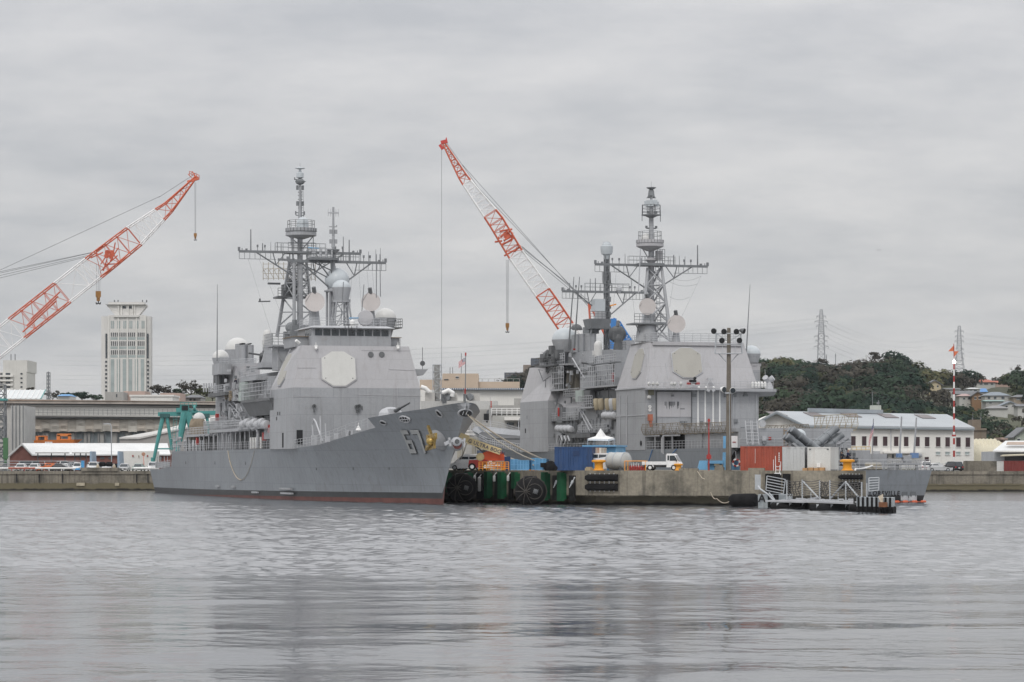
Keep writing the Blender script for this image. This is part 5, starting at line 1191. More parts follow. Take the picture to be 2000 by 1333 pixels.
def gallery(px0,px1,py,y,dep,name='gallery',h=1.6,dark=True):
 a_,b_=Q2(px0,py,y),Q2(px1,py,y);mb=MB();mb.box(min(a_.x,b_.x),y-dep,a_.z-.25,max(a_.x,b_.x),y,a_.z);g=part(name,mb,HAZE,B)
 mb=MB();mb.rail([(a_.x,y-.05,a_.z),(b_.x,y-.05,a_.z)],h,4,.9,.04);part('railing',mb,LITEG,g);return a_,b_
gallery(1060,1102,715,7.6,2.5);gallery(1074,1100,762,8.0,2.5,h=3.4);gallery(1133,1200,757,8.4,3.2,h=2.9);gallery(1128,1156,796,8.6,2.4);gallery(1182,1204,815,8.2,1)
mb=MB();
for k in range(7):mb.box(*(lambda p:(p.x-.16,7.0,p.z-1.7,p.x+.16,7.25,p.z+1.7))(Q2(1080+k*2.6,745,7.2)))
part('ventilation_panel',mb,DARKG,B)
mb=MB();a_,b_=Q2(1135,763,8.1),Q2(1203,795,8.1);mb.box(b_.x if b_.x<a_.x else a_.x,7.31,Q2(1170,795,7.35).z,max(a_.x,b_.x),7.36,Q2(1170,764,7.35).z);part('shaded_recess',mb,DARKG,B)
p=Q2(1161,733,6.6);ciws(B,(p.x,6.0,p.z),1)
mb=MB();mb.box(p.x-3.2,4.2,p.z-2.2,p.x+3.2,7.6,p.z);part('gun_base',mb,HAZE,B)
for i,px in enumerate((1165,1174,1187,1195,1202)):
 mb=MB();p=Q2(px,790,8.3);mb.smooth=True;mb.lathe([(.32,-.85),(.42,-.7),(.46,0),(.42,.7),(.3,.85)],p,12,(.0,.1,1));part('liferaft_canister',mb,(paint('tan_canister',(.36,.31,.22),.7),LITEG)[i==3],B)
mb=MB();q=Q2(1134,776,8.2);mb.box(q.x-1.6,7.6,q.z-.7,q.x+1.6,8.5,q.z+1.0);part('equipment_locker',mb,paint('pale_green_grey',(.33,.38,.36),.5),B)
mb=MB();mb.box(q.x-5.0,7.5,q.z-1.2,q.x-2.2,8.4,q.z+.9);part('dark_cabinet',mb,DARKG,B)
mb=MB()
for px in(1183,1190,1198):canister(mb,Q2(px,812,8.3),(1,0,0),.55,2.0)
part('torpedo_canister',mb,LITEG,B,smooth=True)
mb=MB()
for k in range(4):canister(mb,Q2(1092+k*7,838,8.2),(1,0,.15),.5,2.2)
part('wrapped_stores',mb,LITEG,B,smooth=True)
mb=MB();mb.prism([(q_.x,q_.y)for q_ in()]or[(-78,7.4),(-66,7.4),(-66,8.4),(-78,8.4)],8.6,9.2);mb.rail([(-66,8.3,6.7),(-78,8.3,6.7)],1.9,2,1.5,.09);part('stores_shelf',mb,DARKG,B)
random.seed(8);mb=MB()
for k in range(90):
 px=random.uniform(1072,1203);py=random.choice((random.uniform(845,872),random.uniform(690,760),random.uniform(780,872)));p=Q2(px,py,7.35);mb.cbox(p,(random.uniform(.25,.9),.3,random.uniform(.25,.9)))
part('wall_fitting',mb,HAZE,B)
mb=MB()
for k in range(80):
 px=random.uniform(1066,1204);py=random.uniform(700,870);p=Q2(px,py,7.4);
 if k%2:mb.tube(p,Q2(px+random.uniform(-2,2),py+random.uniform(8,26),7.4),.06)
 else:mb.cbox(p,(random.uniform(.15,.5),.25,random.uniform(.2,.6)))
part('piping',mb,MASTG,B)
mb=MB()
for a_,b_ in(((1131,800),(1152,842)),((1136,800),(1157,838)),((1118,700),(1142,740))):mb.tube(Q2(*a_,8.2),Q2(*b_,7.9),.1)
for a_,b_ in(((1088,868),(1090,850)),((1096,868),(1098,850)),((1104,868),(1106,850))):mb.tube(Q2(*a_,8.3),Q2(*b_,8.3),.16)
mb.path([Q2(1092,862,8.5),Q2(1096,852,8.5),Q2(1099,862,8.5),Q2(1102,852,8.5),Q2(1106,862,8.5),Q2(1109,852,8.5),Q2(1113,862,8.5)],.13);part('boat_davit',mb,LITEG,B)
mb=MB();
for px,py in((1197,738),(1091,806)):p=Q2(px,py,8.1);mb.lathe([(.14,-.6),(.15,.6),(.05,.75)],p,8)
part('fire_station',mb,RED,B)
mb=MB();mb.box(-62.3,7.32,6.9,-61.2,7.38,9.3);mb.box(-45.2,8.36,9.6,-44.8,8.42,10.3);part('doorway',mb,DARK,B)
mb=MB();mb.box(-62.6,7.3,11.0,-60,7.9,13.3);part('wall_cupboard',mb,MASTG,B)
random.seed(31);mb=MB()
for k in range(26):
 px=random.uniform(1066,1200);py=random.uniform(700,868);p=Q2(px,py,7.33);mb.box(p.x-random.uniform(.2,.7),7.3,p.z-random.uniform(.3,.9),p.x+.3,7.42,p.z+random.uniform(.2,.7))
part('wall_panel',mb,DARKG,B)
for px0,px1,py in((1100,1130,775),(1075,1128,822),(1128,1185,845),(1150,1202,712)):
 a_,b_=Q2(px0,py,7.9),Q2(px1,py,7.9);mb=MB();mb.box(min(a_.x,b_.x),7.0,a_.z-.14,max(a_.x,b_.x),7.9,a_.z);g_=part('walkway',mb,MASTG,B);mb=MB();mb.rail([(a_.x,7.85,a_.z),(b_.x,7.85,a_.z)],1.1,3,.9,.032);part('railing',mb,LITEG,g_)
mb=MB()
for k in range(22):px=random.uniform(1284,1478);py=random.choice((random.uniform(765,775),random.uniform(818,850)));p=P2(px,py,xa-.1);mb.cbox(p,(.25,random.uniform(.2,.7),random.uniform(.2,.5)))
part('hangar_fitting',mb,MASTG,B)
mb=MB()
for px in(1420,1432,1477,1210,1224):mb.tube(P2(px,772,xa-.12)if px>1261 else Q2(px,772,8.5),P2(px,845,xa-.12)if px>1261 else Q2(px,868,8.5),.06)
part('downpipe',mb,LITEG,B)
mb=MB();mb.box(-60,5.5,19.7,-50,8.4,19.95);mb.rail([(-50,8.3,19.95),(-60,8.3,19.95)],1.2,3,.8,.04)
for px,py in((1063,700),(1074,693),(1085,700),(1092,692),(1080,684)):mb.cbox(Q2(px,py,7.4),(1.4,1.0,1.3))
mb.lathe([(.8,-.4),(.95,0),(.3,.4)],Q2(1065,694,7.8),14,(.3,.8,.3));part('signal_gear',mb,DARKG,B)
mb=MB();mb.prism([(-68,4),(-57,4),(-57,6.2),(-68,6.2)],18.4,18.8,[(-68,4),(-57,4),(-57,7.4),(-68,7.4)]);mb.box(-66,4.2,15.5,-58,6.4,18.4);part('signal_shelter',mb,DARKG,B)
mb=MB();mb.path([Q2(1052,722,8.2),Q2(1061,745,8.2),Q2(1075,735,8.2)],.08);mb.tube(Q2(1052,722,8.2),Q2(1060,724,8.2),.05);mb.tube(Q2(1069,730,8),Q2(1076,712,8),.08);mb.box(-46,8.3,11.8,-45.6,8.4,12.3);mb.box(-49,8.3,13.9,-48.6,8.36,14.5);part('antenna_bracket',mb,MASTG,B)
mb=MB()
for px in(1462,1472):mb.ladder(P2(px+4,869,xe-1.6),P2(px,822,xe-.3),(0,.9,0),.45,.06)
part('inclined_ladder',mb,LITEG,B)
mb=MB();mb.ladder(P2(1535,872,xe-.1),P2(1535,838,xe-.1),(0,.5,0),.4,.05);part('vertical_ladder',mb,paint('rusty_ladder',(.28,.2,.12),.7),B)
xbox('wall_cabinet',1489,852,1497,861,xe-.3,.3,LITEG);xbox('wall_cabinet',1490,862,1497,868,xe-.3,.3,MASTG);xbox('red_sign',1501.5,854,1506.5,860,xe-.08,.08,RED)
mb=MB();mb.rail([(xe-.2,7.6,8.0-1.2),(xe-.2,-7.6,8.0-1.2)],1.1,3,1.2,.03);mb.lathe([(.45,0),(.45,.15),(.2,.15)],P2(1489,828,xe-.2),12,(-1,0,0));part('lifebuoy_and_rail',mb,LITEG,B)
mb=MB();mb.box(-150,-7.0,4.25,-137.05,7.0,5.9);part('aft_missile_deck',mb,HAZE,B)
mb=MB();mb.dome(P2(1561,852,-141),.88,20);mb.lathe([(.8,-2.5),(.88,0)],P2(1561,852,-141),20);part('aft_gun_dome',mb,RADW,B,smooth=True)
def harp(c0,d,n=4,sp=.9,L=4.4):
 """quad launcher: four ribbed tubes in two rows on a frame"""
 c0=Vector(c0);d=Vector(d).normalized();s=d.cross(Vector((0,0,1))).normalized();u=s.cross(d)
 mb=MB();g=None
 fr=MB();fr.obox(c0-d*1.2-u*.9,c0+d*1.2-u*.9,1.9,.25);fr.tube(c0-d*1.0-u*.9,c0-d*1.0-u*.9-Vector((0,0,1.2)),.15);fr.tube(c0+d*1.0-u*.9,c0+d*1.0-u*1.2-Vector((0,0,3.0)),.15);fr.obox(c0+s*.3-u*1.1+d*1,c0-s*.3-u*1.1+d*1,.3,1.8)
 o=part('launcher_frame',fr,HAZE,B)
 for i in(-.5,.5):
  for j in(-.5,.5):
   mb=MB();mb.smooth=True;p=c0+s*i*1.05+u*j*1.05
   mb.lathe([(r_*.92,z_*L/4.4)for r_,z_ in((.02,-2.2),(.38,-2.2),(.45,-2.15),(.45,-1.9),(.41,-1.85),(.41,-.8),(.48,-.75),(.48,-.5),(.41,-.45),(.41,.6),(.48,.65),(.48,.9),(.41,.95),(.41,1.85),(.45,1.9),(.45,2.2),(.38,2.22),(.02,2.23))],p,16,d);part('launch_tube',mb,paint('launcher_grey',(.19,.205,.22),.5,.1,.8),o)
 return o
c_=P2(1566,866,-152);harp(c_,Vector((0,.86,.62)))
c_=P2(1612,864,-150);harp(c_,Vector((0,-.80,.62)))
mb=MB();g0=P2(1617,882,-154);mb.tube(P2(1630,874,-154),P2(1657,857,-154),.17,.13,8);mb.cbox(P2(1626,877,-154),(1.4,1.4,1.2));part('barrel',mb,MASTG,B)
mb=MB();mb.tube(P2(1628,915,-153),P2(1624,880,-153),.5,.3,8);mb.path([P2(1630,885,-154),P2(1645,905,-156),P2(1655,918,-158)],.1);mb.ladder(P2(1655,912,-156),P2(1645,874,-152),(0,.6,0),.4,.05);mb.ladder(P2(1672,918,-157),P2(1652,880,-152),(0,.6,0),.4,.05)
for px in(1640,1648,1656,1664):mb.tube(P2(px,915,-156),P2(px,878,-156),.05)
mb.rail([P2(1634,878,-155),P2(1662,880,-155)],1.0,3,.8,.035);part('aft_deck_gear',mb,HAZE,B)
xbox('winch_house',1671,880,1700,905,-154,3,HAZE)
mb=MB()
for k in range(14):p=P2(random.uniform(1640,1672),random.uniform(885,916),-155);mb.cbox(p,(.6,random.uniform(.3,.8),random.uniform(.3,.8)))
part('dark_stores',mb,DARKG,B)
mb=MB();mb.smooth=True
for k in range(5):mb.lathe([(.9,-.13),(1.05,0),(.9,.13)],P2(1707,916-k*2.4,-160)+Vector((0,k*.03,0)),14)
part('rope_coil',mb,paint('pale_rope',(.52,.48,.40),.9),B)
mb=MB();mb.tube(P2(1703,905,-158),P2(1706,818,-161),.07,.05,6);part('flagstaff',mb,LITEG,B)
mb=MB();z0=3.9
for px in(1754,1790):mb.tube(P2(px,919,-161.5),P2(px,907,-161.5),.16)
mb.obox(P2(1750,906.5,-161.5),P2(1795,906.5,-161.5),.8,.35);mb.obox(P2(1766,903,-161.5),P2(1778,903,-161.5),.8,.5);mb.tube(P2(1771,903,-161.5),P2(1771,893,-161.5),.35,.28);mb.obox(P2(1763,897,-161.5),P2(1782,892,-161.5),.6,.5);mb.obox(P2(1757,892,-161.5),P2(1786,892,-161.5),.3,.25)
fr=part('stern_frame',mb,HAZE,B);mb=MB();mb.tube(P2(1757,892,-161.5),P2(1761,814,-161.5),.13,.09);mb.tube(P2(1785,892,-161.5),P2(1790,816,-161.5),.13,.09);part('pole',mb,HAZE,fr)
mb=MB();mb.cbox(P2(1756,890,-161.6),(.5,.6,.5));mb.cbox(P2(1786,890,-161.6),(.5,.9,.6));part('blue_joint',mb,paint('faded_blue',(.12,.2,.36),.6),fr)
mb=MB();mb.tube(P2(1711,919,-161.5),P2(1711,908,-161.5),.05);mb.rail([P2(1712,920,-162.5),P2(1806,920,-162.5)],1.15,3,1.1,.035);mb.dome(P2(1796,890,-160),.3,8);mb.cbox(P2(1744,912,-161),(1,1.0,.8));part('stern_fitting',mb,HAZE,B)
f0=S2.world(P2(1706.5,825,-161));f1=S2.world(P2(1705.5,845,-161))
flag('flag','limp stars and stripes drooping from the stern flagstaff in front of the long white building',f0,f1,Vector((0,0,-1.3)),(-.55,.1,-.75),amp=.12)
def edgept(px,inset=0.0):
 """point of the pier's front edge seen at image column px, moved inland by inset metres"""
 k=(px-1000)/F
 segs=((PA,PB),(PB,PC))if inset<1.0 else((PB,PC),)
 for P,Q in segs:
  d=Q-P;n=Vector((-d.y,d.x)).normalized();P2_=P+n*inset;t=(k*P2_.y-P2_.x)/(d.x-k*d.y)
  if t<=1.0 or P is PB:break
 p=P2_+d*t
 return Vector((p.x,p.y,PZ)),math.atan2(d.y,d.x)
def pmb(px,fn,inset=0.0):
 """run fn(mb) in a frame on the pier edge: x along the edge, y inland, z up from the deck"""
 p,a=edgept(px,inset);mb=MB();fn(mb);M=Matrix.Translation(p)@Matrix.Rotation(a,4,'Z');mb.v=[tuple(M@Vector(v))for v in mb.v];return mb,p,a
GRN=paint('green_fender_pile_paint',(.010,.105,.045),.55,.2,.8,streak=.35,scol=(.03,.05,.03),fine=.06,world=True)
gl=['mostly hidden by the bow','left of the two white floats','just right of the white floats','in the middle of the pier corner','beside the big round black fender','tall and bright, left of a swivel chain','tall and bright, nearest the paired black fenders']
for i,(px,w,yt,yb)in enumerate([(882,.45,922,962),(921,.82,922,973),(959,.75,922,974),(986,.85,922,974.5),(1012.5,.78,922,955),(1071,.85,922,978),(1102.5,.88,922,979)]):
 p,a=edgept(px);zb=Z_(yb,p.y);mb,p,a=pmb(px,lambda m:(m.box(-w/2,-.75,zb-PZ,w/2,-.28,-.2),m.box(-w/2+.02,-.28,zb-PZ+.2,w/2-.02,.0,-.35)))
 solo('fender_pile',mb,GRN,'green fender pile on the pier face, '+gl[i],'fender pile','green fender piles on the pier')
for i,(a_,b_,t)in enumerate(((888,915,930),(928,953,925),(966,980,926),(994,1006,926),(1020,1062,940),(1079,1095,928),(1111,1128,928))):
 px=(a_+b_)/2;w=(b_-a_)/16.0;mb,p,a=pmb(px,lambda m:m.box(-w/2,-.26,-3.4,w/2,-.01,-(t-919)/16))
 part('dark_recess_panel',mb,paint('recess_shade_black',(.012,.012,.012),.6,.3,1),pier,True)  # near-black panels stand in for the shade of the open bays between piles
for i,(px,yt,yb,w)in enumerate(((934,929,941,.35),(943.5,932,960,.42),(972.5,929,941,.33),(999.5,929,940,.33))):
 p,a=edgept(px);z1,z0=Z_(yt,p.y)-PZ,Z_(yb,p.y)-PZ;mb,p,a=pmb(px,lambda m:(m.lathe([(w*.4,z0),(w*.5,z0+.1),(w*.5,z1-.1),(w*.3,z1)],(0,-.5,0),10),m.tube((0,-.5,z1),(0,-.2,z1+.35),.04)))
 solo('small_fender',mb,WHT,'small white fender float hung between green piles, '+('leftmost','longest one','between the third and fourth green piles','rightmost')[i],'fender','white fender floats',smooth=True)
def chainmb(pts,r=.07,n=5,gap=.22):
 mb=MB();
 for a,b in zip(pts,pts[1:]):
  a,b=Vector(a),Vector(b);L_=(b-a).length;k=max(1,int(L_/gap))
  for i in range(k):
   p=a.lerp(b,(i+.1)/k);q=a.lerp(b,(i+1.0)/k);mb.tube(p,q,r*(.7 if i%2 else 1.15),None,n)
 return mb
for i,(a_,b_)in enumerate((((1091,932),(1081,953)),((1123,932),(1112,953)),((1036,932),(1030,943)),((893,935),(887,950)))):
 p,_=edgept(a_[0]);q=at(*a_,p.y-.9);w=at(*b_,p.y-1.1);mb=chainmb([q,w],.075,6);mb.tube(q.lerp(w,.35),q.lerp(w,.65),.17,.14,8)
 solo('swivel_chain',mb,STEEL,'short galvanised chain with a swivel on the pier face, '+('beside the tallest green pile','right of the last green pile','above the round black fender','behind the bow')[i],'chain','swivel chains on the pier face')
for i,(px,py,r,Y)in enumerate(((902,953,1.75,344),(1036,960,1.75,327))):
 c=at(px,py,Y);mb=MB();mb.smooth=True;mb.dome(c,r,22,(.25,-1,0),-90,90,12,1.25)
 root=thing('pneumatic_fender',('big round black fender in a chain net squeezed between bow and pier','big round black fender in a chain net floating at the pier corner')[i],'fender',(c.x,c.y,0),0,'big black floating fenders')
 part('rubber_body',mb,BLK,root,True)
 mb=MB()
 for k in range(10):
  a=2*math.pi*k/10;pr_=[]
  for t in range(7):b=R(88-t*24);q=Vector((math.cos(a)*math.cos(b)*r*1.03,0,math.sin(a)*math.cos(b)*r*1.03));q.y=-math.sin(b)*r*1.27;q.x+=-q.y*-.25;pr_.append(c+q)
  mb.path(pr_,.055,4)
 for t in(30,62):
  b=R(t);mb.path([c+Vector((math.cos(2*math.pi*k/16)*math.cos(b)*r*1.03+math.sin(b)*r*.3,-math.sin(b)*r*1.27,math.sin(2*math.pi*k/16)*math.cos(b)*r*1.03))for k in range(17)],.05,4)
 part('chain_net',mb,paint('rusty_chain',(.05,.045,.04),.7),root,True)
 mb=MB();c2=c+Vector((r*.32,-r*1.28,0));mb.lathe([(.28,-.05),(.28,.1),(.12,.16)],c2,10,(.25,-1,0))
 for k in range(4):a=k*1.57+.5;mb.tube(c2,c2+Vector((math.cos(a)*.38,0.08,math.sin(a)*.38)),.035)
 part('end_fitting',mb,DARKG,root,True)
def hfender(px0,px1,rows,label,tilt=0):
 p,a=edgept((px0+px1)/2);w=(px1-px0)*p.y/F;root=thing('rubber_fender',label,'fender',(p.x,p.y,2.0),0,'horizontal black fenders')
 def fr(m):
  m.box(-w/2-.1,-.12,Z_(rows[-1][1]+2,p.y)-PZ,w/2+.1,0,Z_(rows[0][0]-1.5,p.y)-PZ)
 mb,_,_=pmb((px0+px1)/2,fr);part('back_plate',mb,paint('rusty_plate',(.17,.15,.115),.8,.3,1),root,True)
 for(yt,yb)in rows:
  zt,zb=Z_(yt,p.y)-PZ,Z_(yb,p.y)-PZ;zm=(zt+zb)/2;h=(zt-zb)/2
  mb,_,_=pmb((px0+px1)/2,lambda m:m.extr([(-w/2,-.13,zb),(-w/2,-.13,zt),(-w/2+.0,-.35,zt-.05),(-w/2-.25,-.62,zm+h*.45),(-w/2-.25,-.62,zm-h*.45),(-w/2,-.35,zb+.05)],0,(w+.2,0,0)))
  part('rubber_bar',mb,BLK,root,True)
  for s,zz in((1,zt+.04),(-1,zb-.04)):
   mb,_,_=pmb((px0+px1)/2,lambda m:[m.cbox((-w/2+w*(k+.5)/6,-.17,zz),(.1,.1,.1))for k in range(6)]);part('bolt',mb,STEEL,root,True)
hfender(1148,1205,((926.5,940.5),(944.5,959)),'pair of horizontal black rubber fenders bolted to the stained pier face')
hfender(1643,1682,((927,937),(942,956)),'pair of horizontal black rubber fenders at the right end of the pier')
for px in(1503,1518,1537):
 mb,p,a=pmb(px,lambda m:m.box(-.4,-.5,-4.0,.4,-.01,-.35));part('black_fender_strip',mb,BLK,pier,True)
mb,p,a=pmb(1520,lambda m:m.ladder((0,-.3,-1.2),(0,-.3,.6),(.45,0,0),.35,.035));m2,_,_=pmb(1520,lambda m:(m.tube((-.28,-.1,0),(-.3,-.1,1.6),.035),m.tube((.28,-.1,0),(.3,-.1,1.0),.035),m.box(-.35,-.45,-.5,.35,-.02,-.25)))
r=thing('pier_ladder','white steel ladder over the pier edge in front of the red container','ladder',p);part('rungs',mb,WHT,r,True);part('handrail',m2,WHT,r,True)
def bent_bollard(px,s,label,flip=1):
 pts=[(0,0,0),(0,0,.45),(.05*flip,0,.75),(.25*flip,0,.95),(.55*flip,0,1.0)]
 def fn(m):
  m.smooth=True
  for(a,b),(r0,r1)in zip(zip(pts,pts[1:]),((.36,.28),(.28,.27),(.27,.28),(.28,.30))):m.tube(Vector(a)*s,Vector(b)*s,r0*s,r1*s,12)
  for q,r_ in((pts[2],.275),(pts[3],.285)):m.dome(Vector(q)*s,r_*s,12)
  m.dome(Vector(pts[4])*s,.31*s,12)
 mb,p,a=pmb(px,fn,.9);r=thing('bollard',label,'bollard',p,0,'yellow bollards along the pier edge')
 part('post',mb,YEL,r,True,False);mb,_,_=pmb(px,lambda m:m.lathe([(.5*s,0),(.5*s,.08),(.4*s,.1)],(0,0,0),14),.9);part('base_plate',mb,YEL,r,True)
for px,s,l in((900,.9,'bent yellow bollard nearest the bow, beside the white van'),(947.5,.92,'bent yellow bollard in front of the orange lift barrier'),(986,.95,'bent yellow bollard left of the pale blue pallet crates'),(1040,.95,'bent yellow bollard in front of the pale blue bins'),(1095,1.0,'bent yellow bollard with mooring ropes round it by the dark blue container')):bent_bollard(px,s,l)
def tee_bollard(px,s,label):
 mb,p,a=pmb(px,lambda m:m.lathe([(.62*s,0),(.6*s,.1),(.50*s,.2),(.48*s,.8*s),(.55*s,.9*s),(.78*s,.95*s),(.82*s,1.05*s),(.8*s,1.16*s),(.6*s,1.22*s),(.01,1.24*s)],(0,0,0),20),.9)
 r=thing('bollard',label,'bollard',p,0,'yellow bollards along the pier edge');part('post',mb,YEL,r,True,True);mb,_,_=pmb(px,lambda m:m.lathe([(.7*s,0),(.7*s,.06),(.55*s,.07)],(0,0,0),16),.9);part('base_plate',mb,YEL,r,True)
tee_bollard(1169.5,.98,'yellow mushroom bollard in front of the white van and grey tank');tee_bollard(1655,1.0,'yellow mushroom bollard near the right end of the pier by the stern');tee_bollard(1325,.62,'small yellow bollard hidden behind the nose of the white pickup')
def rope(pts,r,label,sag=0.0,mat=None,cat='rope'):
 mb=MB();P=[Vector(p)for p in pts];out=[]
 for a,b in zip(P,P[1:]):
  for k in range(12):t=k/12;q=a.lerp(b,t);q.z-=sag*4*t*(1-t);out.append(q)
 out.append(P[-1]);mb.path(out,r,6);solo('mooring_rope',mb,mat or ROPE,label,cat,'mooring ropes',smooth=True)
bw=S1.world((10.6,-.1,10.3));b5,_=edgept(1095,.9);b5.z+=.5
rope([bw,b5],.09,'long tan mooring rope from the bow fairlead down to the fifth bent bollard',.6)
rope([bw+Vector((.2,0,-.2)),b5+Vector((.5,.3,-.1))],.06,'thin pale mooring rope running beside the long tan one',1.3,paint('pale_rope',(.52,.48,.40),.9))
b2,_=edgept(947,.9);rope([S1.world((8.5,.6,7.0)),at(893,902,352),b2+Vector((0,0,.2))],.06,'slack pale rope from the stem anchor to the second bent bollard',.5,paint('pale_rope',(.52,.48,.40),.9))
b3,_=edgept(1042,1.5);rope([S2.world((2.0,4.3,9.0)),b3+Vector((0,.5,.6))],.08,'mooring rope from the far bow down towards the pale blue bins',.4)
b6,_=edgept(1660,.9);rope([S2.world(S2.atx(-157,1708,908)),b6+Vector((.6,0,.2)),b6+Vector((.3,-1.1,-.5))],.10,'thick white rope from the stern rope coil over the right end of the pier',.15,WHT)
rope([at(1388,962,313),at(1400,974,312.5),at(1424,980,312)],.045,'slack rope holding the black cylindrical fender to the pier',.3)
rope([at(1362,921,316.5),at(1371,934,316.2),at(1376,936,316.0)],.05,'frayed rope end hanging over the pier edge below the red pole')
c0,c1=at(1432,978,312.5),at(1474,977,310.5);d=(c1-c0).normalized();mb=MB();mb.smooth=True;L_=(c1-c0).length+.5
mb.lathe([(.1,-L_/2-.1),(.55,-L_/2),(.7,-L_/2+.25),(.72,0),(.7,L_/2-.25),(.55,L_/2),(.1,L_/2+.1)],(c0+c1)/2,18,d)
solo('cylinder_fender',mb,BLK,'smooth black cylindrical fender floating at the foot of the pier','fender',smooth=True)
PNT=paint('pontoon_grey',(.32,.35,.37),.6,.15,.8,streak=.3,scol=(.12,.11,.1),fine=.08)
pt=thing('floating_stage','grey floating stage with rails and black floats moored at the pier','pontoon',(33,300,0))
A0,A1=at(1481,992,305),at(1545,992,303)
mb=MB();zt=Z_(966,305);mb.prism([(A0.x,305),(A1.x,303),(A1.x+.6,307.5),(A0.x+.6,308.5)],-.4,zt,[(A0.x-.05,304.9),(A1.x,303.4),(A1.x+.6,307.5),(A0.x+.6,308.5)]);part('float_block',mb,PNT,pt,True,split=False)
mb=MB();
for px in(1502,1513,1518):q=at(px,978,304.4-(px-1500)*.02);mb.box(q.x-.13,q.y-.12,.05,q.x+.13,q.y+.4,zt)
part('black_strip',mb,BLK,pt,True)
t_=text_mb('A',1.15,.02,1,.03);q=at(1488,979,304.6);t_.v=[(q.x+p[0],q.y+p[1],q.z+p[2]-.1)for p in t_.v];part('letter_a',t_,paint('black_lettering',(.02,.02,.022),.6),pt,True)
B0,B1=at(1673,1001,276),at(1745,1003,271);zt2=Z_(972,274)
mb=MB();mb.prism([(B0.x,276),(B1.x,271.5),(B1.x+.8,276),(B0.x+.8,280)],-.4,zt2);part('float_block',mb,PNT,pt,True,split=False)
mb=MB();mb.prism([(B0.x-.03,275.97),(B1.x+.03,271.4),(B1.x+.8,275),(B0.x+.8,279)],-.4,.55);part('wet_band',mb,BLK,pt,True,split=False)
for k in range(8):
 t=(k+.35)/8;mb=MB();q=Vector((B0.x,276,0)).lerp(Vector((B1.x,271.5,0)),t);mb.box(q.x-.07,q.y-.22,-.1,q.x+.1,q.y+.2,zt2+.02);part('black_strip',mb,BLK,pt,True)
mb=MB();q=at(1724,986,272);mb.cbox((q.x,q.y-.2,q.z),(.75,.7,.45));part('rusty_bracket',mb,paint('rust_brown',(.16,.07,.035),.9,.3,2),pt,True)
mb=MB();mb.smooth=True
for k in range(5):mb.path([at(1720+k,972,273.5),at(1716+k*2,970-k,273),at(1720+k,981+k,272)],.045)
part('rope_bundle',mb,ROPE,pt,True,split=False)
t_=text_mb('B',.9,.02,1,.02);q=at(1671,978,281);t_.v=[(q.x+p[0],q.y+p[1],q.z+p[2]-.3)for p in t_.v];part('letter_b',t_,paint('black_lettering',(.02,.02,.022),.6),pt,True)
W0,W1=at(1515,982,303),at(1590,984,296);W2=at(1680,986,281)
mb=MB();mb.obox((W0.x,303,.75),(W1.x,294,.75),2.4,.18);mb.obox((W1.x,294,.78),(W2.x,282,.78),2.4,.18);mb.obox(at(1547,982,300),at(1600,972,297),.5,.18);part('walkway',mb,LITEG,pt,True,split=False)
for(a_,b_)in(((1508,989),(1578,990)),((1584,993),(1664,993))):
 Y=300 if a_[0]<1550 else 289;mb=MB();mb.smooth=True;p_,q_=at(*a_,Y),at(*b_,Y-3);d=(q_-p_);L_=d.length;p_.z=q_.z=.18;mb.lathe([(.3,-L_/2),(.45,-L_/2+.1),(.45,L_/2-.1),(.3,L_/2)],(p_+q_)/2,14,d);part('float_tube',mb,BLK,pt,True)
 for t in(.15,.5,.85):mb=MB();c=p_.lerp(q_,t);mb.cbox((c.x,c.y-.42,.35),(.22,.12,.5));part('strap',mb,STEEL,pt,True)
mb=MB();q=at(1668,993,281);mb.lathe([(.35,-.5),(.5,-.4),(.5,.4),(.35,.5)],(q.x,q.y,.2),12,(1,-.2,0));part('float_tube',mb,BLK,pt,True,True)
def gate(pts,n,label,r=.045):
 """gate of parallel rails between two end posts: pts = four image corners (tl, tr, br, bl) and depth"""
 (a,b,c,d),Y=pts;A_,B_,C_,D_=(at(*q,Y)for q in(a,b,c,d));mb=MB();mb.tube(A_,D_,r*1.3);mb.tube(B_,C_,r*1.3)
 for k in range(n):t=k/(n-1);mb.tube(A_.lerp(D_,t),B_.lerp(C_,t),r)
 part(label,mb,STEEL,pt,True,split=False)
gate((((1498,930),(1534,937),(1530,965),(1496,958)),303),6,'rail_gate');gate((((1697,934),(1717,933),(1716,958),(1697,960)),279),6,'rail_gate')
posts=[(1537,938,975,300),(1567,937,975,298),(1601,939,976,294),(1621,938,976,291),(1652,941,977,286),(1683,942,975,282),(1584,962,976,296),(1637,963,977,289),(1693,944,972,280)]
for px,y0,y1,Y in posts:mb=MB();mb.tube(at(px,y1,Y),at(px,y0,Y),.075 if y0<950 else .05,None,8);part('rail_post',mb,STEEL,pt,True)
for a_,b_ in(((1568,940,298),(1598,972,294)),((1652,942,286),(1676,970,283)),((1652,941,286),(1623,973,291))):mb=MB();mb.tube(at(*a_),at(*b_),.08,None,8);part('diagonal_brace',mb,STEEL,pt,True)
random.seed(4)
for a_,b_ in zip(sorted(posts[:6]),sorted(posts[:6])[1:]):
 mb=MB()
 for k in range(7):
  y=a_[1]+1+k*4.6;P_=[at(a_[0]+(b_[0]-a_[0])*t/6,y+3.2*(1-(t/3-1)**2)+(random.random()-.5),a_[3]+(b_[3]-a_[3])*t/6)for t in range(7)];mb.path(P_,.035,4)
 if a_[0]in(1537,1601,1652):
  for k in range(5):x=a_[0]+(b_[0]-a_[0])*(k+.6)/6;Y=a_[3];mb.path([at(x,y_,Y)+Vector(((random.random()-.5)*.25,0,0))for y_ in range(int(a_[1])+2,974,5)],.05,4)
 part('chain_net',mb,paint('dark_chain',(.07,.065,.06),.7),pt,True,split=False)
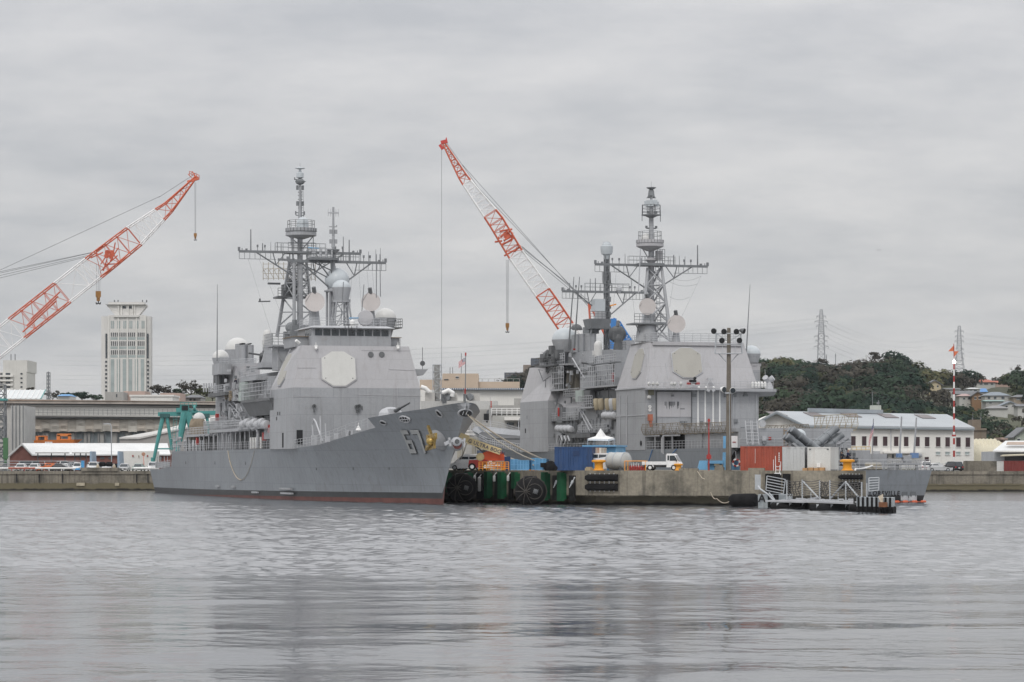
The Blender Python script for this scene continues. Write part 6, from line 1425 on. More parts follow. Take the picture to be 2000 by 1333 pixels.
mb=MB();mb.path([at(1481,950,306),at(1484,955,305),at(1500,966,304),at(1515,982,303)],.09,6);mb.path([at(1502,963,304),at(1512,975,303.5),at(1517,985,303)],.07,6);mb.cbox(at(1480,942,311),(.6,.4,1.6));part('mooring_arm',mb,STEEL,pt,True)
mb=MB()
for k in range(16):x=1522+k*9.3;Y=303-(k*1.3);mb.cbox(at(x,976+random.random()*3,Y),(.5,.3,.15+random.random()*.2))
part('deck_fitting',mb,LITEG,pt,True)
def container(label,px0,px1,yt,inset,mat,dep=6.06,corr=True,door=False,name='shipping_container',slat=.28,group='containers on the pier',base=None,Yp=None,dmat=None,amp=.05):
 if Yp is None:p0,a=edgept(px0,inset);p1,_=edgept(px1,inset);zb=PZ
 else:p0,p1,a=Vector((X_(px0,Yp),Yp,0)),Vector((X_(px1,Yp),Yp,0)),0;zb=base
 w=(Vector((p1.x,p1.y))-Vector((p0.x,p0.y))).length;h=Z_(yt,(p0.y+p1.y)/2)-zb
 r=thing(name,label,'container',(p0.x,p0.y,zb),a,group);mb=MB()
 if corr:
  n=max(4,int((w-.3)/slat/2)*2);st=(w-.3)/n;f=[]
  for k in range(n):x=.15+k*st;o=amp if k%2 else 0;f+=[(x+(.02 if k else 0),o),(x+st-.02,o)]
  mb.prism(f+[(w-.1,.1),(w-.1,dep-.1),(.1,dep-.1),(.1,.1)],.15,h-.12)
 else:mb.box(.05,.03,.12,w-.05,dep-.05,h-.1)
 part('walls',mb,mat,r,split=False)
 mb=MB()
 for x in(0,w-.16):mb.box(x,-.01,0,x+.16,.16,h);mb.box(x,dep-.16,0,x+.16,dep,h)
 mb.box(.16,-.005,h-.13,w-.16,.1,h-.002);mb.box(.16,-.005,0.0,w-.16,.1,.15);mb.box(.0,.16,h-.12,.1,dep-.16,h-.004);mb.box(w-.1,.16,h-.12,w,dep-.16,h-.004);mb.box(.1,.1,h-.14,w-.1,dep-.1,h-.03);part('frame',mb,mat,r,split=False)
 if door:
  for x in(w*.3,w*.46,w*.56,w*.72):mb=MB();mb.tube((x,-.04,.15),(x,-.04,h-.15),.022);part('lock_rod',mb,dmat or STEEL,r)
 return r,w,h
rc,w,h=container('rusty red corrugated shipping container beside the lamp mast',1446,1527,872,1.4,REDC)
mb=MB()
for k in range(5):mb.cbox((w*.935,-.03,1.9-k*.22),(.1,.02,.16))
mb.cbox((w*.80,-.03,.6),(.06,.02,1.2));mb.cbox((w*.36,-.03,1.6),(.03,.02,1.6));part('faded_marking',mb,WHT,rc)
container('pale grey corrugated container between the red one and the plain white one',1528,1571.5,873,1.4,paint('pale_container_paint',(.46,.47,.47),.6,.06,.6,streak=.3,scol=(.25,.22,.19)))
wc_,w,h=container('plain white container with smooth wall at the right of the row',1577,1622,873.5,1.2,paint('white_container_paint',(.58,.58,.56),.6,.05,.6,streak=.25,scol=(.35,.30,.24)),corr=False)
mb=MB();mb.box(w*.42,-.25,.35,w*.58,0,.85);part('wall_box',mb,WHT,wc_);mb=MB();mb.box(.2,-.05,h-.3,.4,.0,h-.2);mb.box(w-.4,-.05,h-.3,w-.2,.0,h-.2);part('vent',mb,DARKG,wc_)
mb,p,a=pmb(1589,lambda m:[m.box(-1.2+k*.62,-.2,0,-.65+k*.62,.6,.28+.05*(k%2))for k in range(4)],.7);solo('timber_stack',mb,paint('warm_timber',(.42,.25,.12),.8,.2,2),'low stack of orange-brown timber in front of the white container','timber')
mb,p,a=pmb(1477,lambda m:m.box(-.9,0,0,.9,.5,.28),.3);solo('kerb_block',mb,PCONC,'weathered concrete block in front of the red container','concrete block')
mb,p,a=pmb(1343,lambda m:[m.box(-1.0+k*.55,0,0,-.5+k*.55,.5,.24)for k in range(4)],.5);solo('kerb_block',mb,PCONC,'row of dark concrete blocks in front of the white pickup','concrete block')
mb,p,a=pmb(1404,lambda m:(m.box(-.5,0,0,.5,.7,.36),m.box(-.4,.05,.36,.4,.6,.62)),.4);solo('kerb_block',mb,PCONC,'mossy concrete block between the red pole and the lamp mast','concrete block')
bc,w,h=container('dark blue corrugated container behind the mooring ropes',1083,1156,873,2.0,BLUED,dep=6)
mb=MB();mb.box(w*.5,-.04,h*.62,w*.66,.0,h*.82);mb.box(w*.86,-.04,h*.45,w*.88,.0,h*.65);part('plate',mb,paint('darker_blue',(.012,.035,.1),.5),bc)
mb=MB();mb.box(.16,-.01,.15,.3,.04,h-.13);mb.box(w*.4,-.03,.15,w*.43,.04,h-.13);part('door_post',mb,BLUED,bc)
ws,w,h=container('rust-stained white steel box between the dark blue container and the blue shed',1156,1173,875,4.0,paint('rusty_white_paint',(.6,.57,.5),.6,.08,.6,streak=.9,scol=(.35,.12,.05)),dep=3,corr=False)
mb,p,a=pmb(1164,lambda m:m.extr([(-.55,-.3,0),(.55,-.3,0),(.5,-.1,1.2),(-.6,-.1,1.25)],0,(0,.7,0)),3.0);solo('blue_tarpaulin',mb,BLUEL,'light blue tarpaulin draped below the rust-stained white box','tarpaulin')
sh,w,h=container('low light blue shed with overhanging flat roof behind the white van',1144,1203,872,9,BLUEL,dep=5,corr=False,name='dock_shed')
mb=MB();mb.box(-.3,-.5,h-.05,w+.15,5.2,h+.12);part('roof',mb,BLUEL,sh);mb=MB();mb.box(w*.62,-.02,h*.25,w*.9,.02,h*.55);part('window',mb,paint('deep_blue',(.06,.2,.38),.4),sh)
def tank(px0,px1,yt,yb,Yi,label,ax,L_):
 pxc=(px0+px1)/2;p,a=edgept(pxc,Yi);zt,zb=Z_(yt,p.y),Z_(yb,p.y);r_=(zt-zb)/2;c=Vector((p.x,p.y,(zt+zb)/2));mb=MB();mb.smooth=True
 mb.lathe([(.02,-.35),(r_*.5,-.3),(r_*.85,-.15),(r_,0),(r_,L_),(r_*.85,L_+.15),(.02,L_+.35)],c,26,ax);rt=thing('storage_tank',label,'tank',(c.x,c.y,PZ));part('shell',mb,paint('tank_grey',(.42,.43,.42),.5,.08,.8,streak=.2,scol=(.25,.25,.24)),rt,True)
 d=Vector(ax).normalized();mb=MB();
 for t in(0,.55,.98):mb.lathe([(r_+.0,-.06),(r_+.05,-.05),(r_+.05,.05),(r_,.06)],c+d*L_*t,26,ax)
 part('hoop',mb,STEEL,rt,True);mb=MB();mb.lathe([(r_*.55,-.28),(r_*.6,-.2)],c,20,ax)
 mb=MB()
 for t in(.2,.8):q=c+d*L_*t;mb.box(q.x-.5,q.y-.3,PZ,q.x+.5,q.y+.3,c.z-r_*.6)
 mb.box(c.x-r_*.8,c.y-.3,PZ,c.x+r_*.8,c.y+.3,PZ+.5);part('cradle',mb,DARKG,rt,True)
tank(1205,1240,884,917,2.4,'large grey cylindrical tank lying on the pier left of the orange barrier',(-.75,.66,0),2.2)
r,p,a=None,*edgept(1240,.9)
r=thing('barrier_frame','orange tubular barrier around red bottles on the pier','barrier',p)
mb,_,_=pmb(1240,lambda m:(m.tube((-1.15,0,0),(-1.15,0,1.05),.045),m.tube((-.8,0,0),(-.8,0,1.05),.045),m.tube((1.2,0,0),(1.2,0,1.05),.05),m.tube((-1.15,0,1.05),(1.2,0,1.05),.05),m.tube((-1.15,0,.0),(-1.15,.9,.0),.04),m.tube((1.2,0,1.05),(1.2,.9,1.05),.045),m.tube((-1.15,0,1.05),(-1.15,.9,1.05),.045),m.tube((-1.15,.9,1.05),(1.2,.9,1.05),.045),m.tube((1.2,.9,0),(1.2,.9,1.05),.045)),.9)
part('tube_frame',mb,paint('barrier_orange',(.80,.33,.04),.5),r,True,split=False)
for k in range(7):
 mb,p,_=pmb(1240,lambda m:(m.lathe([(.1,0),(.12,.05),(.12,.42),(.05,.5),(.04,.6)],(-.6+k*.26,.4,0),8)),.9);solo('gas_bottle',mb,RED,'small red bottle behind the orange barrier','bottle','red bottles behind the orange barrier',smooth=True)
mb,p,_=pmb(1236,lambda m:[m.tube((-.3+k*.2,.7,0),(-.3+k*.2,.7,.8+.1*(k%2)),.035)for k in range(5)],.9);part('upright',mb,WHT,r,True)
def crate(px0,px1,yt,inset,label,n=3,mat=BLUEL,dep=1.2):
 p,a=edgept(px0,inset);p1,_=edgept(px1,inset);w=(p1-p).length;h=Z_(yt,p.y)-PZ;r=thing('steel_crate',label,'crate',p,a,'pale blue crates on the pier');mb=MB();mb.box(0,.03,.1,w,dep,h*.96);part('panel',mb,paint('shaded_light_blue',(.10,.28,.48),.6,.15,1),r)  # inner panel in a darker copy of the light blue, shade put into the colour
 mb=MB()
 for k in range(n+1):x=w*k/n;mb.box(max(0,x-.04),-.02,0,min(w,x+.04),.06,h)
 for z in(.05,h*.5,h-.08):mb.box(.0,-.015,z,w,.05,z+.07)
 part('frame',mb,mat,r,split=False)
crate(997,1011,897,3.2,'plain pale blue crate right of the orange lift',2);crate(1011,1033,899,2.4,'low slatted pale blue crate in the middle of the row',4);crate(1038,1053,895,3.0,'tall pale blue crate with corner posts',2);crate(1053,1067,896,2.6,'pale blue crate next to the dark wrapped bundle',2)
mb,p,a=pmb(1075,lambda m:(m.dome((0,0,.35),.75,12,(0,0,1),-30),m.dome((.5,.1,.25),.5,10,(0,0,1),-30),m.cbox((-.6,0,.6),(.9,.9,.5))),2.2);solo('wrapped_bundle',mb,BLK,'dark wrapped bundle left of the dark blue container','bundle',smooth=True)
for i,(px,)in enumerate(((1112,),(1147,))):
 mb,p,a=pmb(px,lambda m:(m.box(-.5,0,0,.5,.5,.28),m.box(-.35,.05,.28,.35,.45,.4)),.5);solo('timber_block',mb,paint('pale_timber',(.42,.34,.22),.8,.2,2),('pale timber block beside the fifth bent bollard','pale timber block left of the yellow mushroom bollard')[i],'timber block','pale timber blocks')
r=thing('barrier_frame','low orange safety barrier in front of the boom lift','barrier',edgept(962,1.5)[0]);mb,_,_=pmb(962,lambda m:m.rail([(-1.6,0,0),(1.9,0,0)],.95,4,.42,.035),1.5);part('tube_frame',mb,paint('barrier_orange',(.80,.33,.04),.5),r,True,split=False);mb,_,_=pmb(955,lambda m:(m.cbox((0,.1,.5),(.5,.05,.4)),m.cbox((1.0,.1,.6),(.5,.05,.3))),1.5);part('notice_board',mb,WHT,r,True)
p,a=edgept(940,5.0);Yl=p.y;lift=thing('boom_lift','orange boom lift with long cream boom slanting up to the left','boom lift',(X_(935,Yl),Yl,PZ))
def lp(px,py,dy=0):return at(px,py,Yl+dy)
mb=MB();mb.extr([lp(914,913,-.9),lp(952,915,-.9),lp(952,899,-.9),lp(946,898,-.9),lp(916,899,-.9)],0,(0,1.9,0));part('chassis',mb,RED,lift,True)
mb=MB();mb.smooth=False;mb.extr([lp(931,901,-.8),lp(985,900,-.8),lp(985,884,-.8),lp(972,881,-.8),lp(950,882,-.8),lp(940,887,-.8),lp(932,893,-.8)],0,(0,1.7,0));part('turntable_cover',mb,ORG,lift,True)
mb=MB();mb.dome(lp(938,893,-.85),.48,14,(0,-1,0),0,90,6,.3);part('drum_cover',mb,paint('cream_paint',(.62,.50,.27),.5),lift,True)
mb=MB();a_,b_=lp(893,853,-1.2),lp(978,883,-1.2);mb.obox(a_,b_,.6,.72);mb.obox(lp(895,851,-1.2),lp(915,858,-1.2),.7,.8);bm=part('boom',mb,paint('cream_paint',(.62,.50,.27),.5),lift,True,split=False)
d=(b_-a_).normalized();t_=text_mb('JLG ULTRA BOOM',.56,.015,1.1,.012);u_=d;v_=Vector((0,-1,0)).cross(d)*-1;v_=Vector((-d.z,0,d.x));c=lp(947,872,-1.52);t_.v=[tuple(c+u_*q[0]+v_*(q[2]-.2)+Vector((0,-.01+q[1],0)))for q in t_.v];part('boom_lettering',t_,paint('dark_lettering',(.10,.10,.13),.6),bm,True)
mb=MB();mb.obox(lp(942,880,-.6),lp(968,891,-.6),.35,.25);mb.tube(lp(950,889,-.6),lp(925,868,-.6),.09);part('lift_ram',mb,DARKG,lift,True)
for px,dy in((922,-1.0),(948,-1.0),(922,1.0),(948,1.0)):
 q=lp(px,911,dy);q.z=PZ+.42;mb=MB();mb.lathe([(.2,-.16),(.42,-.14),(.42,.14),(.2,.16)],q,16,(0,1,0));w_=part('wheel',mb,BLK,lift,True);mb=MB();mb.lathe([(.22,-.17),(.22,-.1)],q,12,(0,1,0));part('rim',mb,WHT,w_,True)
mb=MB();mb.rail([lp(955,917,-1.2),lp(985,917,-1.2)],.8,3,.6,.03);mb.cbox(lp(980,892,-.9),(.5,.1,.4));part('side_guard',mb,ORG,lift,True)
mb=MB();mb.box(X_(985,Yl+2),Yl+2,PZ,X_(997,Yl+2),Yl+3.5,Z_(892,Yl+2));solo('blue_bin',mb,BLUED,'dark blue bin behind the boom lift','bin')
p,a=edgept(1423,1.6);Ym=p.y;lm=thing('lamp_mast','tall concrete lamp mast with floodlight gallery in front of the far warship','lamp mast',(p.x,p.y,PZ));CM=paint('mast_concrete',(.155,.138,.115),.9,.2,1.0,fine=.1)
def mp_(px,py,dy=0):return at(px,py,Ym+dy)
mb=MB();mb.tube((p.x,p.y,PZ),mp_(1423.5,641),.33,.2,12);part('pole',mb,CM,lm,True)
mb=MB();g0=mp_(1423,691);
for sx in(-1,1):
 for dy in(-.45,.45):
  a_=(g0.x+sx*1.5,Ym+dy,g0.z);b_=(g0.x+sx*1.35,Ym+dy,mp_(1423,652).z);mb.tube(a_,b_,.055)
 mb.tube((g0.x,Ym,mp_(0,712).z),(g0.x+sx*1.1,Ym,g0.z),.06);mb.tube((g0.x,Ym,mp_(0,668).z),(g0.x+sx*1.4,Ym-.45,mp_(0,652).z),.04)
for z in(g0.z,mp_(0,673).z,mp_(0,652).z):
 for dy in(-.45,.45):mb.tube((g0.x-1.5,Ym+dy,z),(g0.x+1.5,Ym+dy,z),.05)
mb.box(g0.x-1.5,Ym-.45,g0.z-.05,g0.x+1.5,Ym+.45,g0.z+.03)
for k in(-.7,.7):mb.tube((g0.x+k,Ym-.45,g0.z),(g0.x+k,Ym-.45,mp_(0,652).z),.03)
part('gallery',mb,STEEL,lm,True,split=False)
def flood(px,py,r_,d,mat,ring=None):
 mb=MB();mb.smooth=True;c=mp_(px,py,-.5);mb.lathe([(r_*.25,-.5),(r_*.6,-.35),(r_,.0),(r_,.1),(.01,.12)],c,18,d);f=part('floodlight',mb,mat,lm,True)
 mb=MB();d=Vector(d).normalized();mb.lathe([(r_*.9,.125),(r_*.9,.14),(.01,.15)],c,18,d);part('lens',mb,DARK if mat is DARKG else GLASSD,f,True)
 mb=MB();mb.tube(c,(c.x,Ym-.4,mp_(0,py+4).z if True else 0),.04);part('bracket',mb,STEEL,f,True)
for px,py,d in((1394.5,647,(-.5,-1,-.2)),(1414,648,(0,-1,-.1)),(1438.5,648,(-.2,-1,-.2)),(1452,647,(.9,-.5,-.3)),(1410,665.5,(-.1,-1,-.1)),(1444,665.5,(.1,-1,0))):flood(px,py,.32,d,DARKG)
for px,d in((1413,(.6,-.8,-.15)),(1431,(.1,-1,-.2))):flood(px,761 if px<1420 else 763,.34,d,WHT)
mb=MB();q=mp_(1423,768,-.36);mb.cbox((q.x,q.y,q.z),(.8,.1,.15));mb.tube(mp_(1424.5,770,-.35),mp_(1426,918,-.35),.03);part('cable_duct',mb,STEEL,lm,True)
p,a=edgept(1384.5,.9);rp=thing('red_pole','thin red post with a red box on it by the pier edge','post',(p.x,p.y,PZ));mb=MB();mb.tube((p.x,p.y,PZ),(p.x-.0,p.y,Z_(823,p.y)),.085,.06,8);part('post',mb,RED,rp,True);mb=MB();q=at(1384.5,893,p.y);mb.cbox((q.x,p.y,q.z),(.52,.4,.42));mb.cbox((q.x,p.y,q.z+.28),(.3,.3,.15));part('call_box',mb,RED,rp,True);mb=MB();q=at(1384.5,822,p.y);mb.cbox((q.x,p.y,q.z),(.28,.28,.25));mb.cbox((q.x,p.y,q.z+.16),(.2,.2,.1));part('alarm_head',mb,RED,rp,True)
p,a=edgept(1380,3.0);gg=thing('gangway_tower','light blue gangway machinery and stair tower behind the lamp mast','gangway',(p.x+2,p.y,PZ));Yg=p.y
def gb(px0,py0,px1,py1,dy=0,dep=1.2,mat=BLUEL,name='panel'):
 a_,b_=at(px0,py1,Yg+dy),at(px1,py0,Yg+dy);mb=MB();mb.box(a_.x,Yg+dy,max(PZ,a_.z),b_.x,Yg+dy+dep,b_.z);return part(name,mb,mat,gg,True)
mb=MB();mb.extr([at(1363,918,Yg),at(1382,918,Yg),at(1381,900,Yg),at(1367,900,Yg)],0,(0,1.2,0));part('panel',mb,BLUEL,gg,True);gb(1383,900,1412,906);gb(1386,906,1410,918,.4,.8,paint('shaded_light_blue',(.10,.28,.48),.6,.15,1));gb(1395,906,1405,910,.1,.3,paint('pale_tan',(.5,.42,.28),.7),'crate_plate');gb(1412,884,1418,918,.2,.5);gb(1413,852,1419,876,1.5,.5);gb(1428,898,1434,918,.2,.6);gb(1434,900,1444,918,.6,.8);gb(1419,906,1428,909,.3,.4)  # set-back panel uses the darker blue copy as painted shade
mb=MB();mb.obox(at(1427,902,Yg),at(1437,884,Yg),.4,.4);mb.tube(at(1437,884,Yg),at(1439,880,Yg),.14);part('black_hose',mb,BLK,gg,True)
c=at(1438,904.5,Yg-.9);mb=MB();mb.smooth=True;ring=[[c+Vector(((.37+.1*math.cos(b))*math.cos(t),.1*math.sin(b),(.37+.1*math.cos(b))*math.sin(t)))for b in[math.pi*2*i/8 for i in range(8)]]for t in[math.pi*2*k/24 for k in range(25)]]
lb=thing('lifebuoy','red and white ring lifebuoy between the lamp mast and the red container','lifebuoy',c)
for k in range(8):mb=MB();mb.smooth=True;mb.loft(ring[k*3:k*3+4],True,False);part('ring_segment',mb,RED if k%2 else WHT,lb,True)
mb=MB();mb.tube(c+Vector((0,.1,.4)),c+Vector((-.05,.15,1.3)),.04);part('hanger',mb,STEEL,lb,True)
mb=MB();
for k,(y0,y1)in enumerate(((852,864),(864,875))):mb.box(X_(1428,Yg+3),Yg+3,Z_(y1,Yg+3)+.03,X_(1440.5,Yg+3),Yg+4,Z_(y0,Yg+3))
bx=thing('switch_cabinet','tall white cabinet with a small red mark behind the lamp mast','cabinet',(X_(1434,Yg+3),Yg+3.5,PZ));part('cabinet',mb,WHT,bx,True,split=False)
mb=MB();q=at(1434,864,Yg+3-.04);mb.cbox(q,(.35,.05,.1));part('red_mark',mb,RED,bx,True);mb=MB();mb.tube(at(1430,918,Yg+3.4),at(1430,875,Yg+3.4),.08);mb.tube(at(1438,918,Yg+3.4),at(1438,875,Yg+3.4),.08);part('leg',mb,DARKG,bx,True)
for i,(a_,b_)in enumerate((((1266,905),(1274,879)),((1309,891),(1321,878)))):
 mb=MB();mb.tube(S2.world(S2.aty(8.7,*a_)),S2.world(S2.aty(8.4,*b_)),.08);solo('blue_hose',mb,paint('mid_blue',(.06,.16,.33),.5),('long blue hose hanging down the grey side above the pickup bed','short blue hose hanging down the grey side above the pickup cab')[i],'hose','blue hoses')
_p,_a=edgept(1175,11.5);tc_=Vector((_p.x,_p.y,Z_(872,_p.y)+.1));tt_=thing('canopy_tent','white peaked canopy tent standing on top of the light blue shed','tent',tc_);Yt=tc_.y
mb=MB();q=[at(1148,857,Yt-1.3),at(1189,858,Yt-1.3),at(1200,856,Yt+1.3),at(1160,855,Yt+1.3)];pk=at(1173,837,Yt);q2=[v.lerp(Vector((pk.x,pk.y,v.z+.45)),.6)for v in q]
for k in range(4):mb.poly([q[k],q[(k+1)%4],q2[(k+1)%4],q2[k]]);mb.poly([q2[k],q2[(k+1)%4],pk]);mb.poly([q[k],q[k]-Vector((0,0,.22)),q[(k+1)%4]-Vector((0,0,.22)),q[(k+1)%4]])
part('canopy',mb,WHT,tt_,True,split=False)
for v in q:mb=MB();mb.tube(v,(v.x,v.y,tc_.z-.1),.045);part('leg',mb,STEEL,tt_,True)
TYRE=paint('tyre_rubber',(.02,.02,.02),.85);LAMP=paint('headlamp_glass',(.6,.6,.58),.1,spec=.8);TAIL=paint('tail_lamp_red',(.4,.02,.02),.3);TRIM=paint('black_trim',(.03,.03,.03),.5)
KIND={'sedan':(4.6,1.75,1.42,.80,(1.0,.35,-1.1,-1.75)),'van':(4.7,1.72,1.95,.95,(1.75,1.25,-2.15,-2.28)),'minivan':(4.7,1.75,1.75,.92,(1.5,.75,-2.0,-2.25)),'suv':(4.6,1.82,1.75,1.0,(1.1,.5,-1.9,-2.2)),'kei':(3.4,1.48,1.6,.9,(1.2,.75,-1.4,-1.62)),'hatch':(4.1,1.7,1.5,.85,(1.1,.45,-1.5,-1.95))}
def car(kind,col,label,px,Y,rz,group='cars parked along the quay',z0=3.47,name='parked_car',cat='car',loc=None):
 L_,W,H_,hb,(a1,a2,a3,a4)=KIND[kind];a1,a2,a3,a4=[v*L_/4.6 if kind not in('kei',)else v for v in(a1,a2,a3,a4)]
 r=thing(name,label,cat,loc or(X_(px,Y),Y,z0),rz,group);pm=paint('car_paint_%s'%col,{'white':(.72,.72,.72),'silver':(.45,.46,.47),'grey':(.2,.21,.22),'dark':(.03,.032,.036),'black':(.015,.015,.018),'orange':(.55,.14,.04),'blue':(.05,.15,.42),'greenish':(.25,.33,.30)}[col],.25,.03,1,fine=0,spec=.6)
 h=L_/2;mb=MB();w=W/2
 lo=[(h*.96,.22),(h,.45),(h*.985,hb*.72),(a1,hb),(a4-.0,hb+.04),(-h,hb*.92),(-h,.4),(-h*.97,.22)]
 mb.loft([[(x,-w*.93,z)for x,z in lo],[(x,-w,z)for x,z in lo][:],[(x,w,z)for x,z in lo],[(x,w*.93,z)for x,z in lo]][1:3]);body=part('body',mb,pm,r,split=False)
 cab=[(a1,hb-.01),(a2,H_-.08),(a2-.25,H_),(a3+.3,H_),(a3,H_-.08),(a4,hb-.01)];rings=[]
 for s,ins in((-1,0),(1,0)):rings.append([(x,s*(w*.97-(.16 if z>hb+.1 else 0)),z)for x,z in cab])
 mb=MB();mb.loft(rings);part('cabin',mb,pm,r,split=False)
 g=MB();e=.02;wi=w*.97-.16
 def glass(x0,z0_,x1,z1_,hw0,hw1,nm='windscreen',o=.02):
  m=MB();sg=1 if x0>0 else-1;m.poly([(x0+sg*o,-hw0,z0_),(x0+sg*o,hw0,z0_),(x1+sg*o,hw1,z1_+o),(x1+sg*o,-hw1,z1_+o)][::sg]);part(nm,m,GLASSD,r)
 glass(a1-(a1-a2)*.06,hb+.06,a1-(a1-a2)*.94,H_-.13,w*.86,wi*.92);glass(a4+(a3-a4)*.06,hb+.08,a4+(a3-a4)*.9,H_-.14,w*.82,wi*.9,'rear_window')
 for s in(-1,1):
  xs=[a1-.15,(a1+a4)/2+.25,a4+.25];yl,yh=s*(w*.97-.02+.012),s*(wi+.03)
  for x0,x1 in((a1-.22,(a1+a3)/2+.08),((a1+a3)/2-.02,a3-.05)):
   xt0=min(x0,a2-.08);m=MB();m.poly([(x0,yl-s*.02,hb+.06),(xt0,yh+s*.0,H_-.16),(x1,yh+s*.0,H_-.16),(x1-.08 if x1<0 else x1,yl-s*.02,hb+.06)][::-s]);part('side_window',m,GLASSD,r)
  m=MB();m.cbox((a1-.25,s*(w+.09),hb+.12),(.16,.18,.14));part('mirror',m,pm,r)
  m=MB();m.cbox((h*.975,s*w*.72,hb*.72),(.1,w*.42,.16));part('headlight',m,LAMP,r)
  m=MB();m.cbox((-h*.985,s*w*.8,hb*.82),(.1,w*.3,.22));part('tail_light',m,TAIL,r)
  for x in(h*.62,-h*.60):
   m=MB();m.lathe([(.2,-.1),(.31,-.09),(.31,.09),(.2,.1)],(x,s*(w-.08),.31),16,(0,1,0));q=part('wheel',m,TYRE,r);m=MB();m.lathe([(.18,-.11),(.18,.11)],(x,s*(w-.08),.31),12,(0,1,0));part('rim',m,STEEL,q)
 m=MB();m.cbox((h*1.0,0,.42),(.06,W*.6,.22));part('grille',m,TRIM,r);m=MB();m.cbox((h*1.01,0,.36),(.04,.33,.16));m.cbox((-h*1.0,0,.6),(.04,.33,.16));part('number_plate',m,WHT,r)
 return r
p,a=edgept(1294,1.7);tk=thing('pickup_truck','white flatbed pickup parked on the pier facing right','truck',(p.x,p.y,PZ),a);Lw=4.35;tw=paint('car_paint_white',(.72,.72,.72),.25)
mb=MB();prof=[(.62,.35),(2.12,.35),(2.16,.75),(1.95,1.02),(1.55,1.75),(1.35,1.88),(.66,1.88),(.62,1.8)];mb.extr([(x,-.8,z)for x,z in prof],0,(0,1.6,0));part('cab',mb,tw,tk)
mb=MB();mb.box(-2.15,-.82,.62,.58,.82,.70);mb.box(-2.15,-.84,.66,.56,-.80,1.0);mb.box(-2.15,.80,.66,.56,.84,1.0);mb.box(-2.17,-.84,.62,-2.13,.84,1.0);part('flatbed',mb,tw,tk,split=False)
mb=MB();mb.poly([(1.88,-.815,1.08),(1.52,-.815,1.66),(.98,-.815,1.66),(.98,-.815,1.06)]);part('side_window',mb,GLASSD,tk);mb=MB();mb.poly([(.92,-.815,1.12),(.92,-.815,1.66),(.72,-.815,1.66),(.72,-.815,1.12)]);part('side_window',mb,GLASSD,tk);mb=MB();mb.poly([(1.99,-.7,1.06),(1.99,.7,1.06),(1.60,.68,1.72),(1.60,-.68,1.72)]);part('windscreen',mb,GLASSD,tk)
mb=MB();mb.box(-2.0,-.6,.36,.7,.6,.6);mb.box(-1.0,-.75,.36,.0,-.6,.58);part('chassis',mb,TRIM,tk,split=False);mb=MB();mb.cbox((1.75,-.92,1.12),(.08,.16,.26));part('mirror',mb,TRIM,tk);mb=MB();mb.cbox((2.13,-.6,.72),(.1,.3,.2));mb.cbox((2.13,.6,.72),(.1,.3,.2));part('headlight',mb,LAMP,tk);mb=MB();mb.rail([(.56,-.7,1.0),(.56,.7,1.0)],.75,3,.35,.025);part('headboard',mb,tw,tk)
for x in(1.45,-1.25):
 for s in(-1,1):
  mb=MB();mb.lathe([(.2,-.1),(.32,-.09),(.32,.09),(.2,.1)],(x,s*.72,.32),18,(0,1,0));q=part('wheel',mb,TYRE,tk);mb=MB();mb.lathe([(.18,-.11),(.18,.11)],(x,s*.72,.32),12,(0,1,0));part('rim',mb,WHT,q)
 mb=MB();mb.extr([(x-.45,-.83,.36),(x-.38,-.83,.62),(x-.2,-.83,.72),(x+.2,-.83,.72),(x+.38,-.83,.62),(x+.45,-.83,.36),(x+.36,-.83,.36),(x+.25,-.83,.62),(x-.25,-.83,.62),(x-.36,-.83,.36)],0,(0,.03,0));part('wheel_arch',mb,tw,tk)
p,a=edgept(1180,4.0);car('van','white','white van half hidden between the blue shed and the grey tank',0,0,a,'vans on the pier',name='parked_van',cat='van',loc=(p.x-.3,p.y,PZ))
p,a=edgept(915,12.0);car('minivan','white','white minivan behind the first bent bollard near the bow',0,0,a+math.pi,'vans on the pier',name='parked_van',cat='van',loc=(p.x,p.y+1,PZ))
p,a=edgept(902,16);car('van','white','white high-roofed van behind the minivan near the bow',0,0,a+math.pi,'vans on the pier',name='parked_van',cat='van',loc=(p.x+1.5,p.y+5,PZ))
G=3.45
PLAST=paint('pale_plaster',(.60,.59,.56),.8,.06,.3,streak=.25,scol=(.35,.33,.3),fine=.03,world=True)
WHWALL=paint('white_cladding',(.70,.69,.66),.7,.04,.2,streak=.2,scol=(.4,.38,.35),fine=.02,world=True)
TOWERW=paint('tower_panel',(.62,.61,.59),.7,.05,.1,streak=.2,scol=(.36,.35,.34),fine=.02,world=True)
GREYB=paint('grey_cladding',(.36,.355,.34),.8,.1,.2,streak=.35,scol=(.2,.19,.18),fine=.04,world=True)
TAN=paint('tan_sheeting',(.43,.40,.355),.9,.1,.3,streak=.3,scol=(.28,.25,.21),fine=.04,bump=.5,bscale=.8,world=True)
PINK=paint('pink_render',(.48,.36,.31),.85,.08,.3,world=True)
BEIGE=paint('beige_render',(.52,.42,.33),.85,.06,.2,world=True)
BRICK=paint('red_brick',(.20,.09,.075),.85,.15,1,world=True)
WROOF=paint('white_metal_roof',(.66,.67,.67),.5,.06,.3,streak=.3,scol=(.5,.49,.47),world=True)
LROOF=paint('pale_blue_metal_roof',(.35,.375,.395),.5,.06,.15,streak=.15,scol=(.3,.33,.36),fine=.02,world=True)
GROOF=paint('grey_tile_roof',(.16,.165,.175),.8,.15,.6,world=True)
RROOF=paint('red_tile_roof',(.36,.13,.09),.8,.15,.6,world=True)
WIN=paint('window_dark',(.035,.045,.055),.15,.3,.3,fine=0,spec=.7,world=True)
WINT=paint('window_teal',(.34,.39,.39),.25,.15,.2,fine=0,world=True)
MAROON=paint('maroon_window',(.05,.028,.032),.3,.3,.5,world=True)
